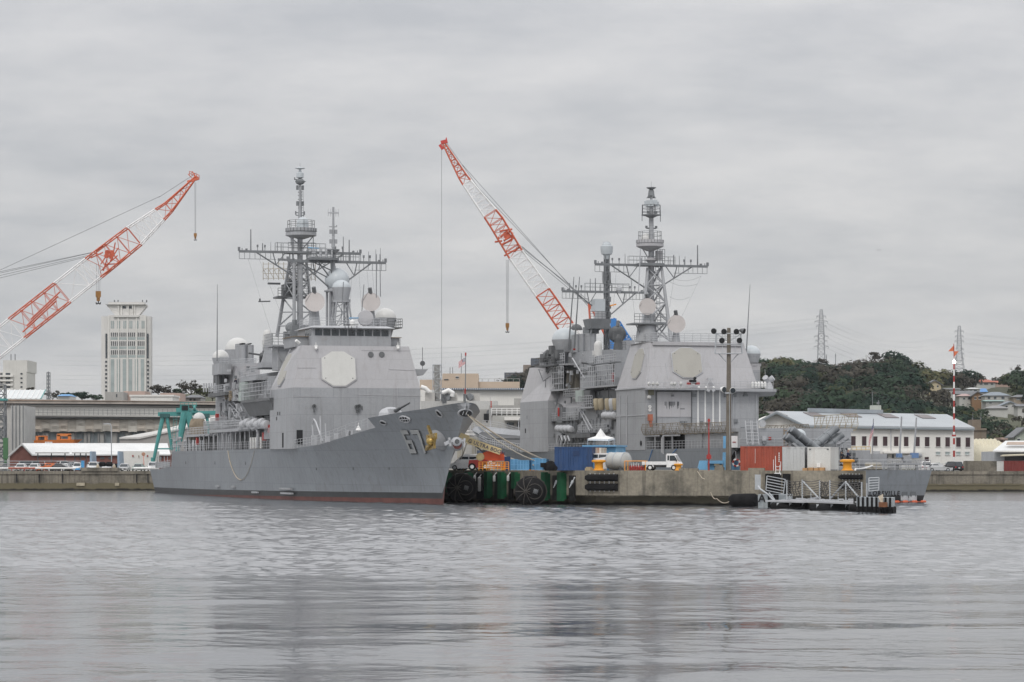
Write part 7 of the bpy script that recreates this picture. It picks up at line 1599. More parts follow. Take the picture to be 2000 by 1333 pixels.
TEAL=paint('teal_crane_paint',(.07,.27,.26),.5,.12,.5,world=True)
RUSTL=paint('rusty_edge_paint',(.30,.22,.17),.8,.3,.5,world=True)
def bmb(px0,px1,yt,Y,D,yb=None,o=0):
 mb=MB();mb.box(X_(px0,Y),Y,G-.3 if yb is None else Z_(yb,Y),X_(px1,Y),Y+D,Z_(yt,Y)+o);return mb
def bld(name,label,px0,px1,yt,Y,D,mat,cat='building',yb=None,roof=None,group=None,wall='wall'):
 r=thing(name,label,cat,(X_((px0+px1)/2,Y),Y+D/2,G if yb is None else Z_(yb,Y)),0,group);part(wall,bmb(px0,px1,yt,Y,D,yb),mat,r,True)
 if roof:
  mb=MB();z=Z_(yt,Y);mb.box(X_(px0,Y)-.3,Y-.3,z,X_(px1,Y)+.3,Y+D+.3,z+.5);part('roof',mb,roof,r,True)
 return r
def win(r,px0,py0,px1,py1,Y,mat=None,name='window',o=.12,frame=None):
 mb=MB();mb.box(X_(px0,Y),Y-o,Z_(py1,Y),X_(px1,Y),Y+.05,Z_(py0,Y));w=part(name,mb,mat or WIN,r,True)
 if frame:mb=MB();a,b,c,d=X_(px0,Y),X_(px1,Y),Z_(py1,Y),Z_(py0,Y);f=.12;mb.box(a-f,Y-o-.08,c-f,b+f,Y-o+.02,c);mb.box(a-f,Y-o-.08,d,b+f,Y-o+.02,d+f);part('frame',mb,frame,w,True,split=False)
 return w
Y=1500;T=thing('tower_building','tall white tower block with a flared winged top on the left','building',(X_(247,Y),Y+5,G))
mb=MB();x0,x1=X_(197,Y),X_(293.5,Y);c=1.6;zt=Z_(618,Y)
mb.prism([(x0,Y+c),(x0+c,Y+.8),(x1-c,Y+.8),(x1,Y+c),(x1,Y+9),(x0,Y+9)],G,zt);part('wall',mb,TOWERW,T,True,split=False)
mb=MB();mb.box(X_(211.5,Y),Y,Z_(776,Y),X_(285,Y),Y+.81,zt+.6);part('facade_panel',mb,TOWERW,T,True)
for px in(213,231.5,249,266.5,284):mb=MB();mb.box(X_(px-1.1,Y),Y-.5,Z_(776,Y),X_(px+1.1,Y),Y+.02,zt+.2);part('pilaster',mb,WHWALL,T,True)
for py0,py1 in((650,658),(667,676),(684.5,693)):
 for k in range(18):a=217+k*3.72;win(T,a,py0,a+2.1,py1,Y,paint('tower_window',(.085,.09,.10),.3,.3,.3,world=True))
 mb=MB();mb.box(X_(216,Y),Y-.06,Z_(py1+6,Y),X_(283,Y),Y+.03,Z_(py1+1,Y));part('spandrel_band',mb,WINT,T,True)
for k in range(6):a=217+k*11.9;win(T,a,627,a+2.4,642,Y,WINT);win(T,a+3.4,627,a+5.8,642,Y,WINT)
for k in range(6):a=216.5+k*11.7;win(T,a,702,a+6.5,772,Y,WINT,'glazing_strip')
for k in range(9):py=705+k*8;win(T,205.5,py,209,py+4,Y+.7,WIN);win(T,287.5,py,291,py+4,Y+.7,WIN)
win(T,206,652,209.5,700,Y+.7,WIN);win(T,287,652,290.5,700,Y+.7,WIN)
mb=MB();za,zb,zc=Z_(616,Y),Z_(598,Y),Z_(590,Y)
mb.extr([(X_(224,Y),Y+2,za),(X_(270,Y),Y+2,za),(X_(285,Y),Y+2,zb),(X_(285,Y),Y+2,zb+.8),(X_(208,Y),Y+2,zb+.8),(X_(208,Y),Y+2,zb)],0,(0,6,0));mb.box(X_(205,Y),Y+.5,zb+.8,X_(285,Y),Y+9,zc-1.2);mb.box(X_(211,Y),Y+1,zc-1.2,X_(281,Y),Y+8,zc);part('winged_top',mb,TOWERW,T,True,split=False)
for px in(231,237,250,258,262):mb=MB();mb.box(X_(px-.7,Y),Y+1.2,za,X_(px+.7,Y),Y+2.05,zb+.9);part('pilaster',mb,WHWALL,T,True)
win(T,239.5,598,246,603,Y+1.9);win(T,251,598,257.5,603,Y+1.9);mb=MB();mb.box(X_(222,Y),Y-1,Z_(620,Y),X_(272,Y),Y+8.5,Z_(616,Y));part('neck',mb,TOWERW,T,True)
for px in(221,228,276,284):mb=MB();mb.tube((X_(px,Y),Y+5,zc),(X_(px,Y),Y+5,zc+1.2),.3);part('roof_beacon',mb,DARKG,T,True)
b=bld('apartment_block','pale apartment block with balconies at the left edge behind the glass roof',-40,52,727,1100,20,PLAST);part('tower_block',bmb(6,53,704,1100,22,727),PLAST,b,True)
for k in range(4):
 py=729+k*8.6
 for a in(-30,-18,-8,2,11):win(b,a,py,a+(9 if a!=2 else 3),py+3.6,1100)
 win(b,40,py,44,py+3,1100)
 mb=MB();mb.box(X_(-38,1100),1098.9,Z_(py+7.6,1100),X_(26,1100),1100,Z_(py+4.2,1100));part('balcony',mb,WHWALL,b,True)
for px in(21.5,29.5):mb=MB();mb.tube(at(px,704,1105),at(px,692,1105),.15);part('aerial',mb,DARKG,b,True)
gr=thing('glass_roof_hall','hall with a sloping white ribbed glass roof at the left edge','building',(X_(20,760),765,G));mb=MB();P=[at(-60,779,760),at(79,779,760),at(88,762,775),at(-60,762,775)]
mb.extr(P,0,(0,0,-.5));part('roof',mb,paint('ribbed_glass',(.55,.58,.58),.3,.08,.4,world=True),gr,True);mb=MB();mb.box(X_(-60,760),760,G,X_(79,760),775,P[0].z-.5);part('wall',mb,GREYB,gr,True)
for k in range(14):px=-50+k*10;mb=MB();mb.tube(at(px,779,759.8),at(px+9,762,774.8),.18);part('glazing_bar',mb,TEAL if k==13 else WHT,gr,True)
lt=thing('lattice_mast','short grey steel lattice mast beside the glass roof hall','mast',(X_(94.5,800),800,G));q=lambda px,Y,z:(X_(px,Y),Y,z);z0,z1=G,Z_(728,800)
mb=MB();mb.lattice([q(91.3,799.5,z0),q(98,799.5,z0),q(98,800.5,z0),q(91.3,800.5,z0)],[q(91.3,799.5,z1),q(98,799.5,z1),q(98,800.5,z1),q(91.3,800.5,z1)],26,.09,.06);part('frame',mb,MASTG,lt,True,split=False)
mb=MB();mb.tube(at(94.6,790,800),at(94.6,726,800),.13);part('antenna',mb,MASTG,lt,True)
b=bld('low_building','small low building with a bright blue hipped roof among the far trees',113,137,774,900,12,PLAST,yb=None);mb=MB();mb.prism([(X_(112,900),899),(X_(138,900),899),(X_(138,900),913),(X_(112,900),913)],Z_(774,900),Z_(770,900),[(X_(117,900),903),(X_(133,900),903),(X_(133,900),909),(X_(117,900),909)]);part('roof',mb,paint('blue_sheet_roof',(.12,.30,.55),.6,world=True),b,True)
b=bld('low_building','grey plastered block at the foot of the tall white tower',205,241,766,880,14,GREYB);win(b,227,770,229,776,880)
bld('low_building','pink rendered block at the foot of the tall white tower',241,283,764.5,890,14,PINK)
b=bld('low_building','pink rendered block right of the white flat-roofed building',313,352,768,860,14,PINK)
b=bld('low_building','white flat-roofed building in front of the pink blocks',255,337,775,820,16,WHWALL,roof=WHWALL)
b=bld('house','grey house with a shallow roof among the trees behind the teal crane',362,392,776,900,14,GREYB);mb=MB();mb.prism([(X_(360,900),898),(X_(394,900),898),(X_(394,900),915),(X_(360,900),915)],Z_(777,900),Z_(771,900),[(X_(370,900),904),(X_(386,900),904),(X_(386,900),909),(X_(370,900),909)]);part('roof',mb,GROOF,b,True);win(b,370,779,374,783,900);win(b,378,779,382,783,900)
Y=640;S_=thing('dock_shed','very long pale dockside shed hung with tan sheeting behind the car park','building',(X_(220,Y),Y+20,G))
def seg(py0,py1,Y0,D,mat,nm,px0=15,px1=470,tilt=4.5):
 mb=MB();a,b=X_(px0,Y0),X_(px1,Y0);t=lambda px:(px-15)/405*tilt
 mb._a([(a,Y0,Z_(py1+t(px0)*.6,Y0)),(b,Y0,Z_(py1+t(px1)*.6,Y0)),(b,Y0+D,Z_(py1+t(px1)*.6,Y0)),(a,Y0+D,Z_(py1+t(px0)*.6,Y0)),(a,Y0,Z_(py0+t(px0),Y0)),(b,Y0,Z_(py0+t(px1),Y0)),(b,Y0+D,Z_(py0+t(px1),Y0)),(a,Y0+D,Z_(py0+t(px0),Y0))],[(0,3,2,1),(4,5,6,7),(0,1,5,4),(1,2,6,5),(2,3,7,6),(3,0,4,7)]);return part(nm,mb,mat,S_,True)
seg(793,905,640,44,paint('shed_white_sheet',(.50,.50,.48),.8,.08,.15,streak=.3,scol=(.38,.37,.35),world=True),'wall',-60)
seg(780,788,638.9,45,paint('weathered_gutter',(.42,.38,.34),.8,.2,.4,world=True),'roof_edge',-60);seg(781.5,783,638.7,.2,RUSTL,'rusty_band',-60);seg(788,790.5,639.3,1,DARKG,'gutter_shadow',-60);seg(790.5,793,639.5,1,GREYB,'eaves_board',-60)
seg(810.5,813,637.5,2.6,GREYB,'ledge',48,tilt=5);seg(814,816,637.2,1.6,DARKG,'ledge_pipe',48,tilt=5)
seg(843,870,639.7,.4,paint('blue_grey_wall',(.27,.31,.33),.8,.12,.3,streak=.4,scol=(.12,.13,.13),world=True),'lower_wall',46,330,0)
mb=MB();n=88;x0=X_(48,638.6);x1=X_(420,638.6)
for k in range(22):
 a=x0+(x1-x0)*k/22;b=x0+(x1-x0)*(k+1)/22;zt=Z_(820,638.6);zb=Z_(842.5,638.6);zb2=zb-.25*abs(math.sin(k*1.7));o=.12*(k%2);y=638.3+o*.8
 m=MB();
 for i in range(5):
  for j in range(4):
   def pt(i_,j_):u=i_/5;v=j_/4;return(a+(b-a)*u,y-.25*math.sin(math.pi*u)*math.sin(v*9+k),zt+(zb2-zt)*v+.12*math.sin(math.pi*u)*(v>.9))
   m.poly([pt(i,j+1),pt(i+1,j+1),pt(i+1,j),pt(i,j)])
 m.smooth=True;part('hung_sheet',m,paint('tan_sheet_%d'%(k*5%3),((.46,.44,.40),(.40,.375,.335),(.44,.40,.35))[k*5%3],.9,.06,.5,world=True),S_,True)
for k in range(24):px=52+k*11.8;mb=MB();mb.tube(at(px,868,638.9),at(px,843,638.9),.10,None,4);part('scaffold_pole',mb,MASTG,S_,True)
mb=MB();
for px in range(48,420,9):mb.tube(at(px,811.5,637.4),at(px,799,637.4),.045,None,4)
mb.tube(at(48,806,637.4),at(420,809,637.4),.04,None,4);mb.tube(at(48,801,637.4),at(420,804,637.4),.03,None,4);part('scaffold_rail',mb,MASTG,S_,True,split=False)
for k in range(11):px=56+k*27;mb=MB();mb.box(X_(px,639.3),639.2,Z_(866,639.3),X_(px+12,639.3),639.65,Z_(846,639.3));part('wall_panel',mb,GREYB,S_,True)
w_=bld('wrapped_scaffold','tall sheeted scaffold box at the left end of the long shed',21,48,793,618,14,paint('white_net_sheet',(.47,.47,.46),.9,.1,.4,bump=.5,bscale=.6,world=True),'scaffold',wall='sheeting')
for px in(24,31,38,45):mb=MB();mb.tube(at(px,880,617.7),at(px,790,617.7),.09);part('scaffold_pole',mb,MASTG,w_,True)
mb=MB();z0,z1=G,Z_(752,560);q0=[(X_(-6,560),559,z0),(X_(10,560),559,z0),(X_(10,560),561,z0),(X_(-6,560),561,z0)]
t=thing('lattice_tower','dark steel lattice tower cut by the left edge','tower',(X_(2,560),560,G));mb.lattice(q0,[(a,b,z1)for a,b,_ in q0],9,.14,.08);mb.lattice([(a,b,z0)for a,b,_ in q0],[(a,b,Z_(812,560))for a,b,_ in q0],6,.2,.1);part('frame',mb,MASTG,t,True,split=False)
mb=MB();mb.box(X_(-8,560),558.6,Z_(783,560),X_(13,560),561.5,Z_(779,560));part('platform',mb,TEAL,t,True)
mb=MB();mb.tube(at(11,905,556),at(11,862,556),.28);mb.cbox(at(11,876,556),(.9,.6,4));solo('green_post',mb,paint('green_post_paint',(.07,.17,.08),.7,world=True),'green post beside the steel lattice tower at the left edge','post')
Y=600;gb_=thing('grey_barn','grey metal barn with a pale sloping roof left of the teal crane','building',(X_(320,Y),Y+12,G));P=[at(234,910,Y),at(420,910,Y),at(420,826,Y),at(270,858.5,Y),at(234,858.5,Y)]
mb=MB();mb.extr(P,0,(0,26,0));part('wall',mb,paint('barn_grey',(.33,.32,.31),.8,.05,.2,streak=.15,scol=(.25,.24,.23),world=True),gb_,True)
mb=MB();a,b,c,d=at(233,858,Y-.3),at(271,858,Y-.3),at(421,825.5,Y-.3),at(421,817,Y+14);e=at(300,846,Y+14);mb.extr([a,b,e],0,(0,0,.35));mb.extr([b,c,d,e],0,(0,0,.35));part('roof',mb,paint('pale_barn_roof',(.52,.51,.49),.7,.05,.2,world=True),gb_,True,split=False)
r=thing('brick_shed','long low brick shed with a white metal roof behind the parked cars','building',(X_(180,575),580,G));Y=570
mb=MB();mb.extr([at(19,912,Y),at(62,912,Y),at(62,891,Y),at(42,871,Y),at(19,892,Y)],0,(0,.4,0));part('gable_wall',mb,BRICK,r,True);mb=MB();mb.box(X_(62,Y),Y+.01,G,X_(333,Y),Y+14,Z_(888,Y));part('wall',mb,BRICK,r,True)
mb=MB();mb.extr([at(62,890.5,Y-.5),at(333,890,Y-.5),at(327,868.5,Y+8),at(43,868.5,Y+2)],0,(0,0,.25));mb.extr([at(43,868.4,Y-.6),at(14,894,Y-.6),at(16,894,Y+2),at(43,868.4,Y+2)],0,(0,0,.25));mb.extr([at(43,868.4,Y-.6),at(64,891,Y-.6),at(62,890.5,Y-.5),at(43,868.5,Y+2)],0,(0,0,.25));part('roof',mb,WROOF,r,True,split=False)
for k in range(9):px=180+k*16;win(r,px,893,px+8,897,Y,DARKG)
for i,(a,b_)in enumerate(((70,131),(142,172))):
 cp=thing('carport',('wide grey carport in front of the brick shed','narrow grey carport right of the wide one')[i],'carport',(X_((a+b_)/2,560),560,G),0,'carports');mb=MB();mb.box(X_(a,558),557,Z_(886,558),X_(b_,558),561,Z_(884,558));part('roof',mb,GREYB,cp,True)
 for px in(a+4,(a+b_)/2,b_-4):mb=MB();mb.tube(at(px,912,558),at(px,886,558),.1,None,4);part('leg',mb,DARKG,cp,True)
 mb=MB();mb.box(X_(a+3,560),560,Z_(893,560),X_(b_-3,560),560.1,Z_(890,560));part('back_rail',mb,DARKG,cp,True)
b=bld('white_store','low white store wall with red hazard diamonds beside the quay',230.5,300,881.5,556,9,WHWALL);
for px in(259.5,288):mb=MB();c=at(px,891,555.8);mb.extr([c+Vector((-.2,0,0)),c+Vector((0,0,-.22)),c+Vector((.2,0,0)),c+Vector((0,0,.22))],0,(0,.06,0));part('hazard_diamond',mb,RED,b,True)
mb=MB();mb.cbox(at(271,892,555.8),(.16,.05,.45));part('small_sign',mb,RUSTL,b,True)
for i,px in enumerate((176.5,230.5)):
 mb=MB();y=545;mb.extr([at(px-1.5,918,y),at(px+4,918,y),at(px+2,882,y),at(px-1,882,y)],0,(0,6,0));solo('blue_fin_panel',mb,paint('pale_blue_panel',(.25,.33,.42),.5,world=True),('pale blue upright panel left of the rubber dock fenders','pale blue upright panel at the left end of the white store')[i],'panel','pale blue upright panels')
mb=MB();mb.box(X_(158.5,539),539,G,X_(163.5,539),540,Z_(900,539));solo('blue_kiosk',mb,paint('bright_blue_panel',(.07,.33,.65),.4,world=True),'bright blue upright box on the left quay beside the small truck','kiosk')
sl_=thing('street_lamp','tall curved-neck street lamp in front of the brick shed','street lamp',(X_(217.5,552),552,G));mb=MB();mb.path([at(217.8,912,552),at(217.5,835,552),at(216,829.5,552),at(212,828,552),at(208,828,552)],.1,6);part('pole',mb,STEEL,sl_,True,split=False);mb=MB();mb.cbox(at(207,828.2,552),(.9,.3,.15));part('lamp_head',mb,LITEG,sl_,True)
mr=thing('traffic_mirror','round orange-rimmed traffic mirror in front of the white store','mirror',(X_(281,545),545,G));mb=MB();mb.tube(at(281.5,918,545),at(280.5,890,545),.05);part('pole',mb,ORG,mr,True);mb=MB();mb.lathe([(.34,-.05),(.36,.0),(.3,.06),(.01,.08)],at(280.3,887.5,545),16,(0,-1,0));part('mirror',mb,paint('mirror_back',(.40,.22,.15),.4),mr,True)
Y=548;g=thing('gantry_crane','teal dockside gantry crane standing behind the stern of the warship numbered 67','gantry crane',(X_(335,Y),Y+6,G));mb=MB();a,b_=at(309,809.5,Y+6),at(421,806.5,Y+6);mb.obox(a,b_,1.0,.75);mb.obox(a+Vector((0,3,.0)),b_+Vector((0,3,0)),1.0,.75);gi=part('girder',mb,TEAL,g,True,split=False)
mb=MB();mb.box(X_(345,Y+6),Y+5,Z_(805,Y),X_(371,Y+6),Y+9.5,Z_(796,Y));mb.box(X_(352,Y+6),Y+5.5,Z_(796,Y),X_(366,Y+6),Y+8.5,Z_(790,Y));mb.rail([at(352,796,Y+5),at(384,796,Y+5)],.9,2,.8,.05);mb.lathe([(.5,-.2),(.5,.2)],at(380,797,Y+5),12,(1,0,0));mb.box(X_(376,Y+6),Y+5,Z_(806,Y),X_(384,Y+6),Y+8,Z_(799,Y));tr_=part('trolley',mb,TEAL,g,True,split=False)
mb=MB();mb.cbox(at(361,797,Y+4.9),(1.2,.1,.9));part('machinery_opening',mb,DARK,tr_,True)
for a_,b_,r0,r1 in(((318.5,813),(298.5,906),.42,.28),((326,813),(336,880),.35,.25),((361,806),(340,912),.75,.45),((367,806),(382,880),.7,.4),((396,813),(392,880),.3,.25),((404,813),(412,880),.3,.25)):mb=MB();mb.tube(at(*a_,Y+3),at(*b_,Y+3),r0,r1,8);part('leg',mb,TEAL,g,True)
for px in(322,400):mb=MB();mb.cbox(at(px,812,Y+3),(1.8,1.2,.7));part('bogie',mb,paint('dark_teal',(.03,.10,.10),.5),g,True)
mb=MB();mb.obox(at(306,877,Y+3),at(344,877,Y+3),.3,.25);part('tie_bar',mb,TEAL,g,True);mb=MB();mb.ladder(at(338,880,Y+2.6),at(343,812,Y+2.6),(.6,0,0),.5,.04);part('ladder',mb,TEAL,g,True);mb=MB();mb.box(X_(292,Y),Y+2,Z_(902,Y),X_(297,Y),Y+3,Z_(894,Y));part('drive_box',mb,TEAL,g,True)
Y=606;r=thing('orange_workboat','orange work launch laid up in front of the long shed','boat',(X_(112,Y),Y,G));mb=MB();z=lambda py:Z_(py,Y)
mb.loft([[(X_(68,Y),Y-1,z(868)),(X_(68,Y),Y+1,z(868)),(X_(68,Y),Y+1.3,z(860.5)),(X_(68,Y),Y-1.3,z(860.5))],[(X_(145,Y),Y-1,z(868)),(X_(145,Y),Y+1,z(868)),(X_(147,Y),Y+1.3,z(859)),(X_(147,Y),Y-1.3,z(859))],[(X_(150,Y),Y-.1,z(867)),(X_(150,Y),Y+.1,z(867)),(X_(161,Y),Y+.1,z(858.5)),(X_(161,Y),Y-.1,z(858.5))]]);part('hull',mb,paint('launch_orange',(.62,.20,.05),.5),r,True)
mb=MB();mb.box(X_(71,Y),Y-1,z(860),X_(76,Y),Y+1,z(852));mb.box(X_(76,Y),Y-1,z(853.5),X_(92,Y),Y+1,z(851.5));mb.box(X_(88,Y),Y-.9,z(860),X_(92,Y),Y+.9,z(853));part('aft_shelter',mb,paint('launch_orange',(.6,.2,.05),.5),r,True,split=False)
mb=MB();mb.box(X_(112,Y),Y-1,z(862),X_(118.5,Y),Y+1,z(850));mb.box(X_(113,Y),Y-1,z(852.5),X_(138,Y),Y+1,z(847.5));mb.box(X_(134,Y),Y-1,z(862),X_(138,Y),Y+1,z(850));mb.box(X_(118,Y),Y-1,z(862),X_(134,Y),Y+1,z(858));part('wheelhouse',mb,paint('launch_orange',(.6,.2,.05),.5),r,True,split=False)
for k in range(5):mb=MB();mb.cbox(at(89+k*3,864.6,Y-1.32),(.24,.04,.3));part('hull_mark',mb,WHT,r,True)
mb=MB();mb.cbox(at(84,857,Y),(1.0,.9,.8));part('engine_box',mb,DARKG,r,True)
mb=MB();mb.box(X_(46,608),606,Z_(869.5,608),X_(235,608),612,Z_(866.8,608));solo('slipway_deck',mb,paint('pale_blue_deck',(.35,.45,.48),.7,world=True),'pale blue deck under the orange launch','platform')
Yc=538
cars=[('sedan','white','white saloon facing the water, leftmost in the front row',41,Yc+5,-92),('sedan','white','white saloon beside the orange car in the front row',68,Yc+6,-96),('hatch','orange','copper-orange hatchback behind the dark coupe',91,Yc+4,-150),('sedan','dark','dark coupe right behind the red and white pipe barrier',113,Yc+.6,172),('van','white','white van behind the front row near the wide carport',122,Yc+14,-70),('sedan','white','white car behind the dark coupe',125,Yc+7,-92),('van','dark','dark van parked left under the wide carport',52,Yc+14,-160),('minivan','silver','silver minivan behind the rubber dock fenders',193,Yc+13,-30),('suv','white','white car behind the left rubber dock fender',183,Yc+5,-90),('hatch','white','white hatchback behind the right rubber dock fender',210,Yc+5,-92),('minivan','grey','grey minivan between the two carports',142,Yc+12,-60),('sedan','black','black car right of the silver minivan',222,Yc+10,-140),('sedan','silver','silver car in front of the white store, nearest the blue panel',243,Yc+6,-90),('sedan','greenish','greenish saloon in front of the traffic mirror',271,Yc+6,-95),('suv','white','white car just left of the warship stern',298,Yc+5,-80)]
for kd,col,lab,px,Y,dg in cars:car(kd,col,lab,px,Y,R(dg))
kt=car('kei','white','small flat-nosed truck with a blue bumper beside the blue upright box',152,Yc+3,R(-90));mb=MB();mb.box(1.72,-.6,.25,1.78,.6,.55);part('blue_bumper',mb,paint('bright_blue_panel',(.07,.33,.65),.4),kt)
pb=thing('pipe_barrier','low red and white pipe barrier along the left quay edge','barrier',(X_(70,532.6),532.6,3.5));z=Z_(915,532.6)
for k in range(6):a,b_=X_(-10+k*26.3,532.6),X_(-10+(k+1)*26.3,532.6);mb=MB();mb.tube((a,532.6,z),(b_,532.6,z),.16,None,8);part('pipe_length',mb,(paint('faded_red_pipe',(.42,.13,.09),.7,.3,1,world=True)if k in(1,2)else WHT),pb,True)
for px in(23,47.5,72,96,120,145):mb=MB();mb.tube((X_(px,532.6),532.6,3.5),(X_(px,532.6),532.6,z),.09);part('post',mb,(RED if px<80 else WHT),pb,True)
pb=thing('pipe_barrier','low white pipe barrier on the quay beside the warship stern','barrier',(X_(282,532.6),532.6,3.5));mb=MB();mb.tube((X_(261,532.6),532.6,z),(X_(306,532.6),532.6,z),.22,None,8);part('pipe_length',mb,WHT,pb,True)
for px in(264,287):mb=MB();mb.tube((X_(px,532.6),532.6,3.5),(X_(px,532.6),532.6,z),.1);part('post',mb,WHT,pb,True)
fn=thing('wire_fence','low grey wire fence across the left car park','fence',(X_(80,548),548,G));mb=MB();mb.rail([(X_(-10,548),548,G),(X_(160,548),548,G)],1.9,4,2.4,.05);part('fence_panel',mb,STEEL,fn,True,split=False)
for i,px in enumerate((191,223)):
 mb=MB();mb.lathe([(.28,0),(.28,.9),(.2,1.15),(.02,1.3)],(X_(px,533.6),533.6,3.5),12);solo('quay_post',mb,paint('tan_post',(.42,.36,.27),.7,world=True),('cream mooring post at the left of the dock fenders','cream mooring post at the right of the dock fenders')[i],'post','cream mooring posts',smooth=True)
b=bld('beige_building','long beige building with a higher left block behind the bow',905,1015,746,900,20,BEIGE);part('tower_block',bmb(864,934,730,898.6,22),BEIGE,b,True);part('tower_block',bmb(820,866,742,899.3,18),BEIGE,b,True);win(b,890,736,896,739,898.6,frame=WHT);win(b,867,741,876,743,898.6)
mb=MB();mb.rail([at(905,746,900),at(1015,746,900)],.9,1,2,.06);part('roof_rail',mb,GREYB,b,True,split=False)
for px in(879,884,901):mb=MB();mb.tube(at(px,732,902),at(px,718 if px<900 else 690,902),.1);part('aerial',mb,MASTG,b,True)
b=bld('white_factory','white factory wall with a blue dotted eave behind the bow',820,1042,762,760,25,WHWALL);mb=MB();mb.box(X_(860,759),758.6,Z_(762,759),X_(1042,759),762,Z_(758.5,759));part('eave',mb,paint('slate_blue_trim',(.10,.14,.21),.6,world=True),b,True)
for k in range(40):px=864+k*4.3;mb=MB();mb.cbox(at(px,760,758.5),(.26,.1,.26));part('eave_stud',mb,WHT,b,True)
b=bld('plant_building','light grey plant building with rooftop ducts behind the bow',822,972,783.5,700,20,paint('light_grey_clad',(.47,.47,.46),.8,.05,.2,world=True));part('lower_wing',bmb(905,970,800,695,5),GREYB,b,True)
for a,c_,y0 in((830,849,767),(877,893,768),(921,937,769)):mb=MB();mb.box(X_(a,702),702,Z_(784,702),X_(c_,702),706,Z_(y0,702));part('cooling_unit',mb,paint('cooling_unit_grey',(.42,.41,.39),.7,world=True),b,True)
for pts in([(822,756),(831,759),(838,766)],[(864,768),(876,763),(884,768),(883,775)]):
 mb=MB();mb.smooth=True;P=[at(x,y,701)for x,y in pts];mb.path(P,.55,10);[mb.dome(p,.55,10)for p in P[1:-1]];part('duct',mb,WHT,b,True,split=False)
for px in(888,932):mb=MB();mb.lathe([(.9,-.3),(.9,.3)],at(px-14,776,701.5),14,(-.6,-1,.2));part('fan',mb,MASTG,b,True)
for px in(862,905):mb=MB();mb.box(X_(px,699),699,Z_(784,699),X_(px+5,699),700,Z_(770,699));part('dark_vent',mb,DARKG,b,True)
lt=thing('lattice_stack','grey exhaust stack in a steel lattice cage behind the bow','chimney',(X_(853.5,705),705,G));z0,z1=Z_(790,705),Z_(713,705);mb=MB();mb.tube((X_(853.5,705),705,G),(X_(853.5,705),705,z1),.7,None,14);part('stack',mb,paint('stack_grey',(.30,.30,.29),.7,.15,1,world=True),lt,True)
q_=lambda z:[(X_(845.5,705),704,z),(X_(861.5,705),704,z),(X_(861.5,705),706,z),(X_(845.5,705),706,z)];mb=MB();mb.lattice(q_(G),q_(z1),15,.09,.06);part('cage',mb,STEEL,lt,True,split=False)
b=bld('grey_warehouse','grey ribbed warehouse right of the bow',955,1034,792,680,16,GREYB);part('tower_block',bmb(1004,1034,778.5,682,15),GREYB,b,True);mb=MB();mb.box(X_(958,679),678.8,Z_(807,679),X_(1034,679),679.9,Z_(806,679));part('dark_strip',mb,DARKG,b,True)
b=bld('flat_building','low flat building with a white canopy strip right of the bow',962,1034,812,660,14,paint('pale_grey_wall',(.42,.42,.40),.8,.08,.4,world=True));mb=MB();mb.box(X_(985,658),656,Z_(821.5,658),X_(1034,658),659.9,Z_(815,658));part('canopy',mb,WHWALL,b,True);win(b,990,826,1004,831,660);win(b,1010,825,1030,834,660)
mb=MB();mb.rail([at(960,812,659.9),at(1030,812,659.9)],1.6,3,1.2,.07);part('roof_rail',mb,WHT,b,True,split=False)
b=bld('flat_building','grey block with a dark stripe between the bow and the far bow',917,962,826,640,12,GREYB);mb=MB();mb.box(X_(921,639.9),639,Z_(842,639.9),X_(962,639.9),640,Z_(839,639.9));part('dark_strip',mb,DARKG,b,True)
b=bld('flat_building','white flat-roofed office behind the cream boom',896,1040,841,620,14,WHWALL);mb=MB();mb.box(X_(894,619),617,Z_(853,619),X_(1040,619),620,Z_(851,619));part('roof_edge',mb,DARKG,b,True);win(b,905,843,938,845,620,GREYB)
b=bld('garage_building','beige garage with dark bays behind the vans and boom lift',893,1000,853,600,14,paint('garage_beige',(.34,.32,.27),.85,.1,.4,world=True));win(b,932,880,962,905,600,paint('blue_grey_shutter',(.08,.10,.15),.6,world=True),'shutter');win(b,905,870,922,905,600,GREYB,'shutter')
for px in(901,926,930):mb=MB();mb.box(X_(px,599.8),599.6,G,X_(px+1.2,599.8),600,Z_(856,600));part('pier_column',mb,GREYB,b,True)
for i,(x,w)in enumerate(((958,7),(1022,5))):
 rs=thing('parabolic_antenna',('grey dish antenna beside a black box on the roof behind the bow','small grey dish antenna on the roof right of the bow')[i],'antenna',at(x,806,690));mb=MB();mb.lathe([(.01,-.5),(w*.07,-.45),(w*.12,-.3),(w*.15,0)],at(x,808,690),16,(.4,-1,.3));part('dish',mb,MASTG,rs,True,True);mb=MB();mb.tube(at(x,840,690.3),at(x,808,690.3),.2);part('stand',mb,GREYB,rs,True)
mb=MB();mb.cbox(at(951,815,686),(1.5,1.0,1.6));mb.tube(at(951,828,686),at(951,818,686),.2);solo('black_box',mb,DARK,'black square panel on the roof right of the bow tip','panel')
sl2=thing('street_lamp','curved-neck street lamp between the far bow and its deckhouse','street lamp',(X_(1014,600),600,G));mb=MB();mb.path([at(1013,912,600),at(1013,822,600),at(1015,818,600),at(1021,816.5,600)],.1,6);part('pole',mb,STEEL,sl2,True,split=False);mb=MB();mb.cbox(at(1022,816.5,600),(.8,.3,.14));part('lamp_head',mb,LITEG,sl2,True)
fp=thing('flagpole','thin flagpole with a limp red and white flag right of the bow','flagpole',(X_(957.5,610),610,G));mb=MB();mb.tube(at(957.5,905,610),at(957.5,776,610),.09,.05);part('pole',mb,LITEG,fp,True)
mb=MB()
for k in range(6):a=at(958+(k%2)*.6,784+k*2.2,610);b_=at(959.6-(k%2)*.5,786.4+k*2.2,609.8);mb.box(a.x,609.75,b_.z,b_.x+.1,609.85,a.z)
solo('flag',mb,paint('limp_flag_red',(.45,.08,.07),.8),'limp red and white flag on the flagpole right of the bow','flag')
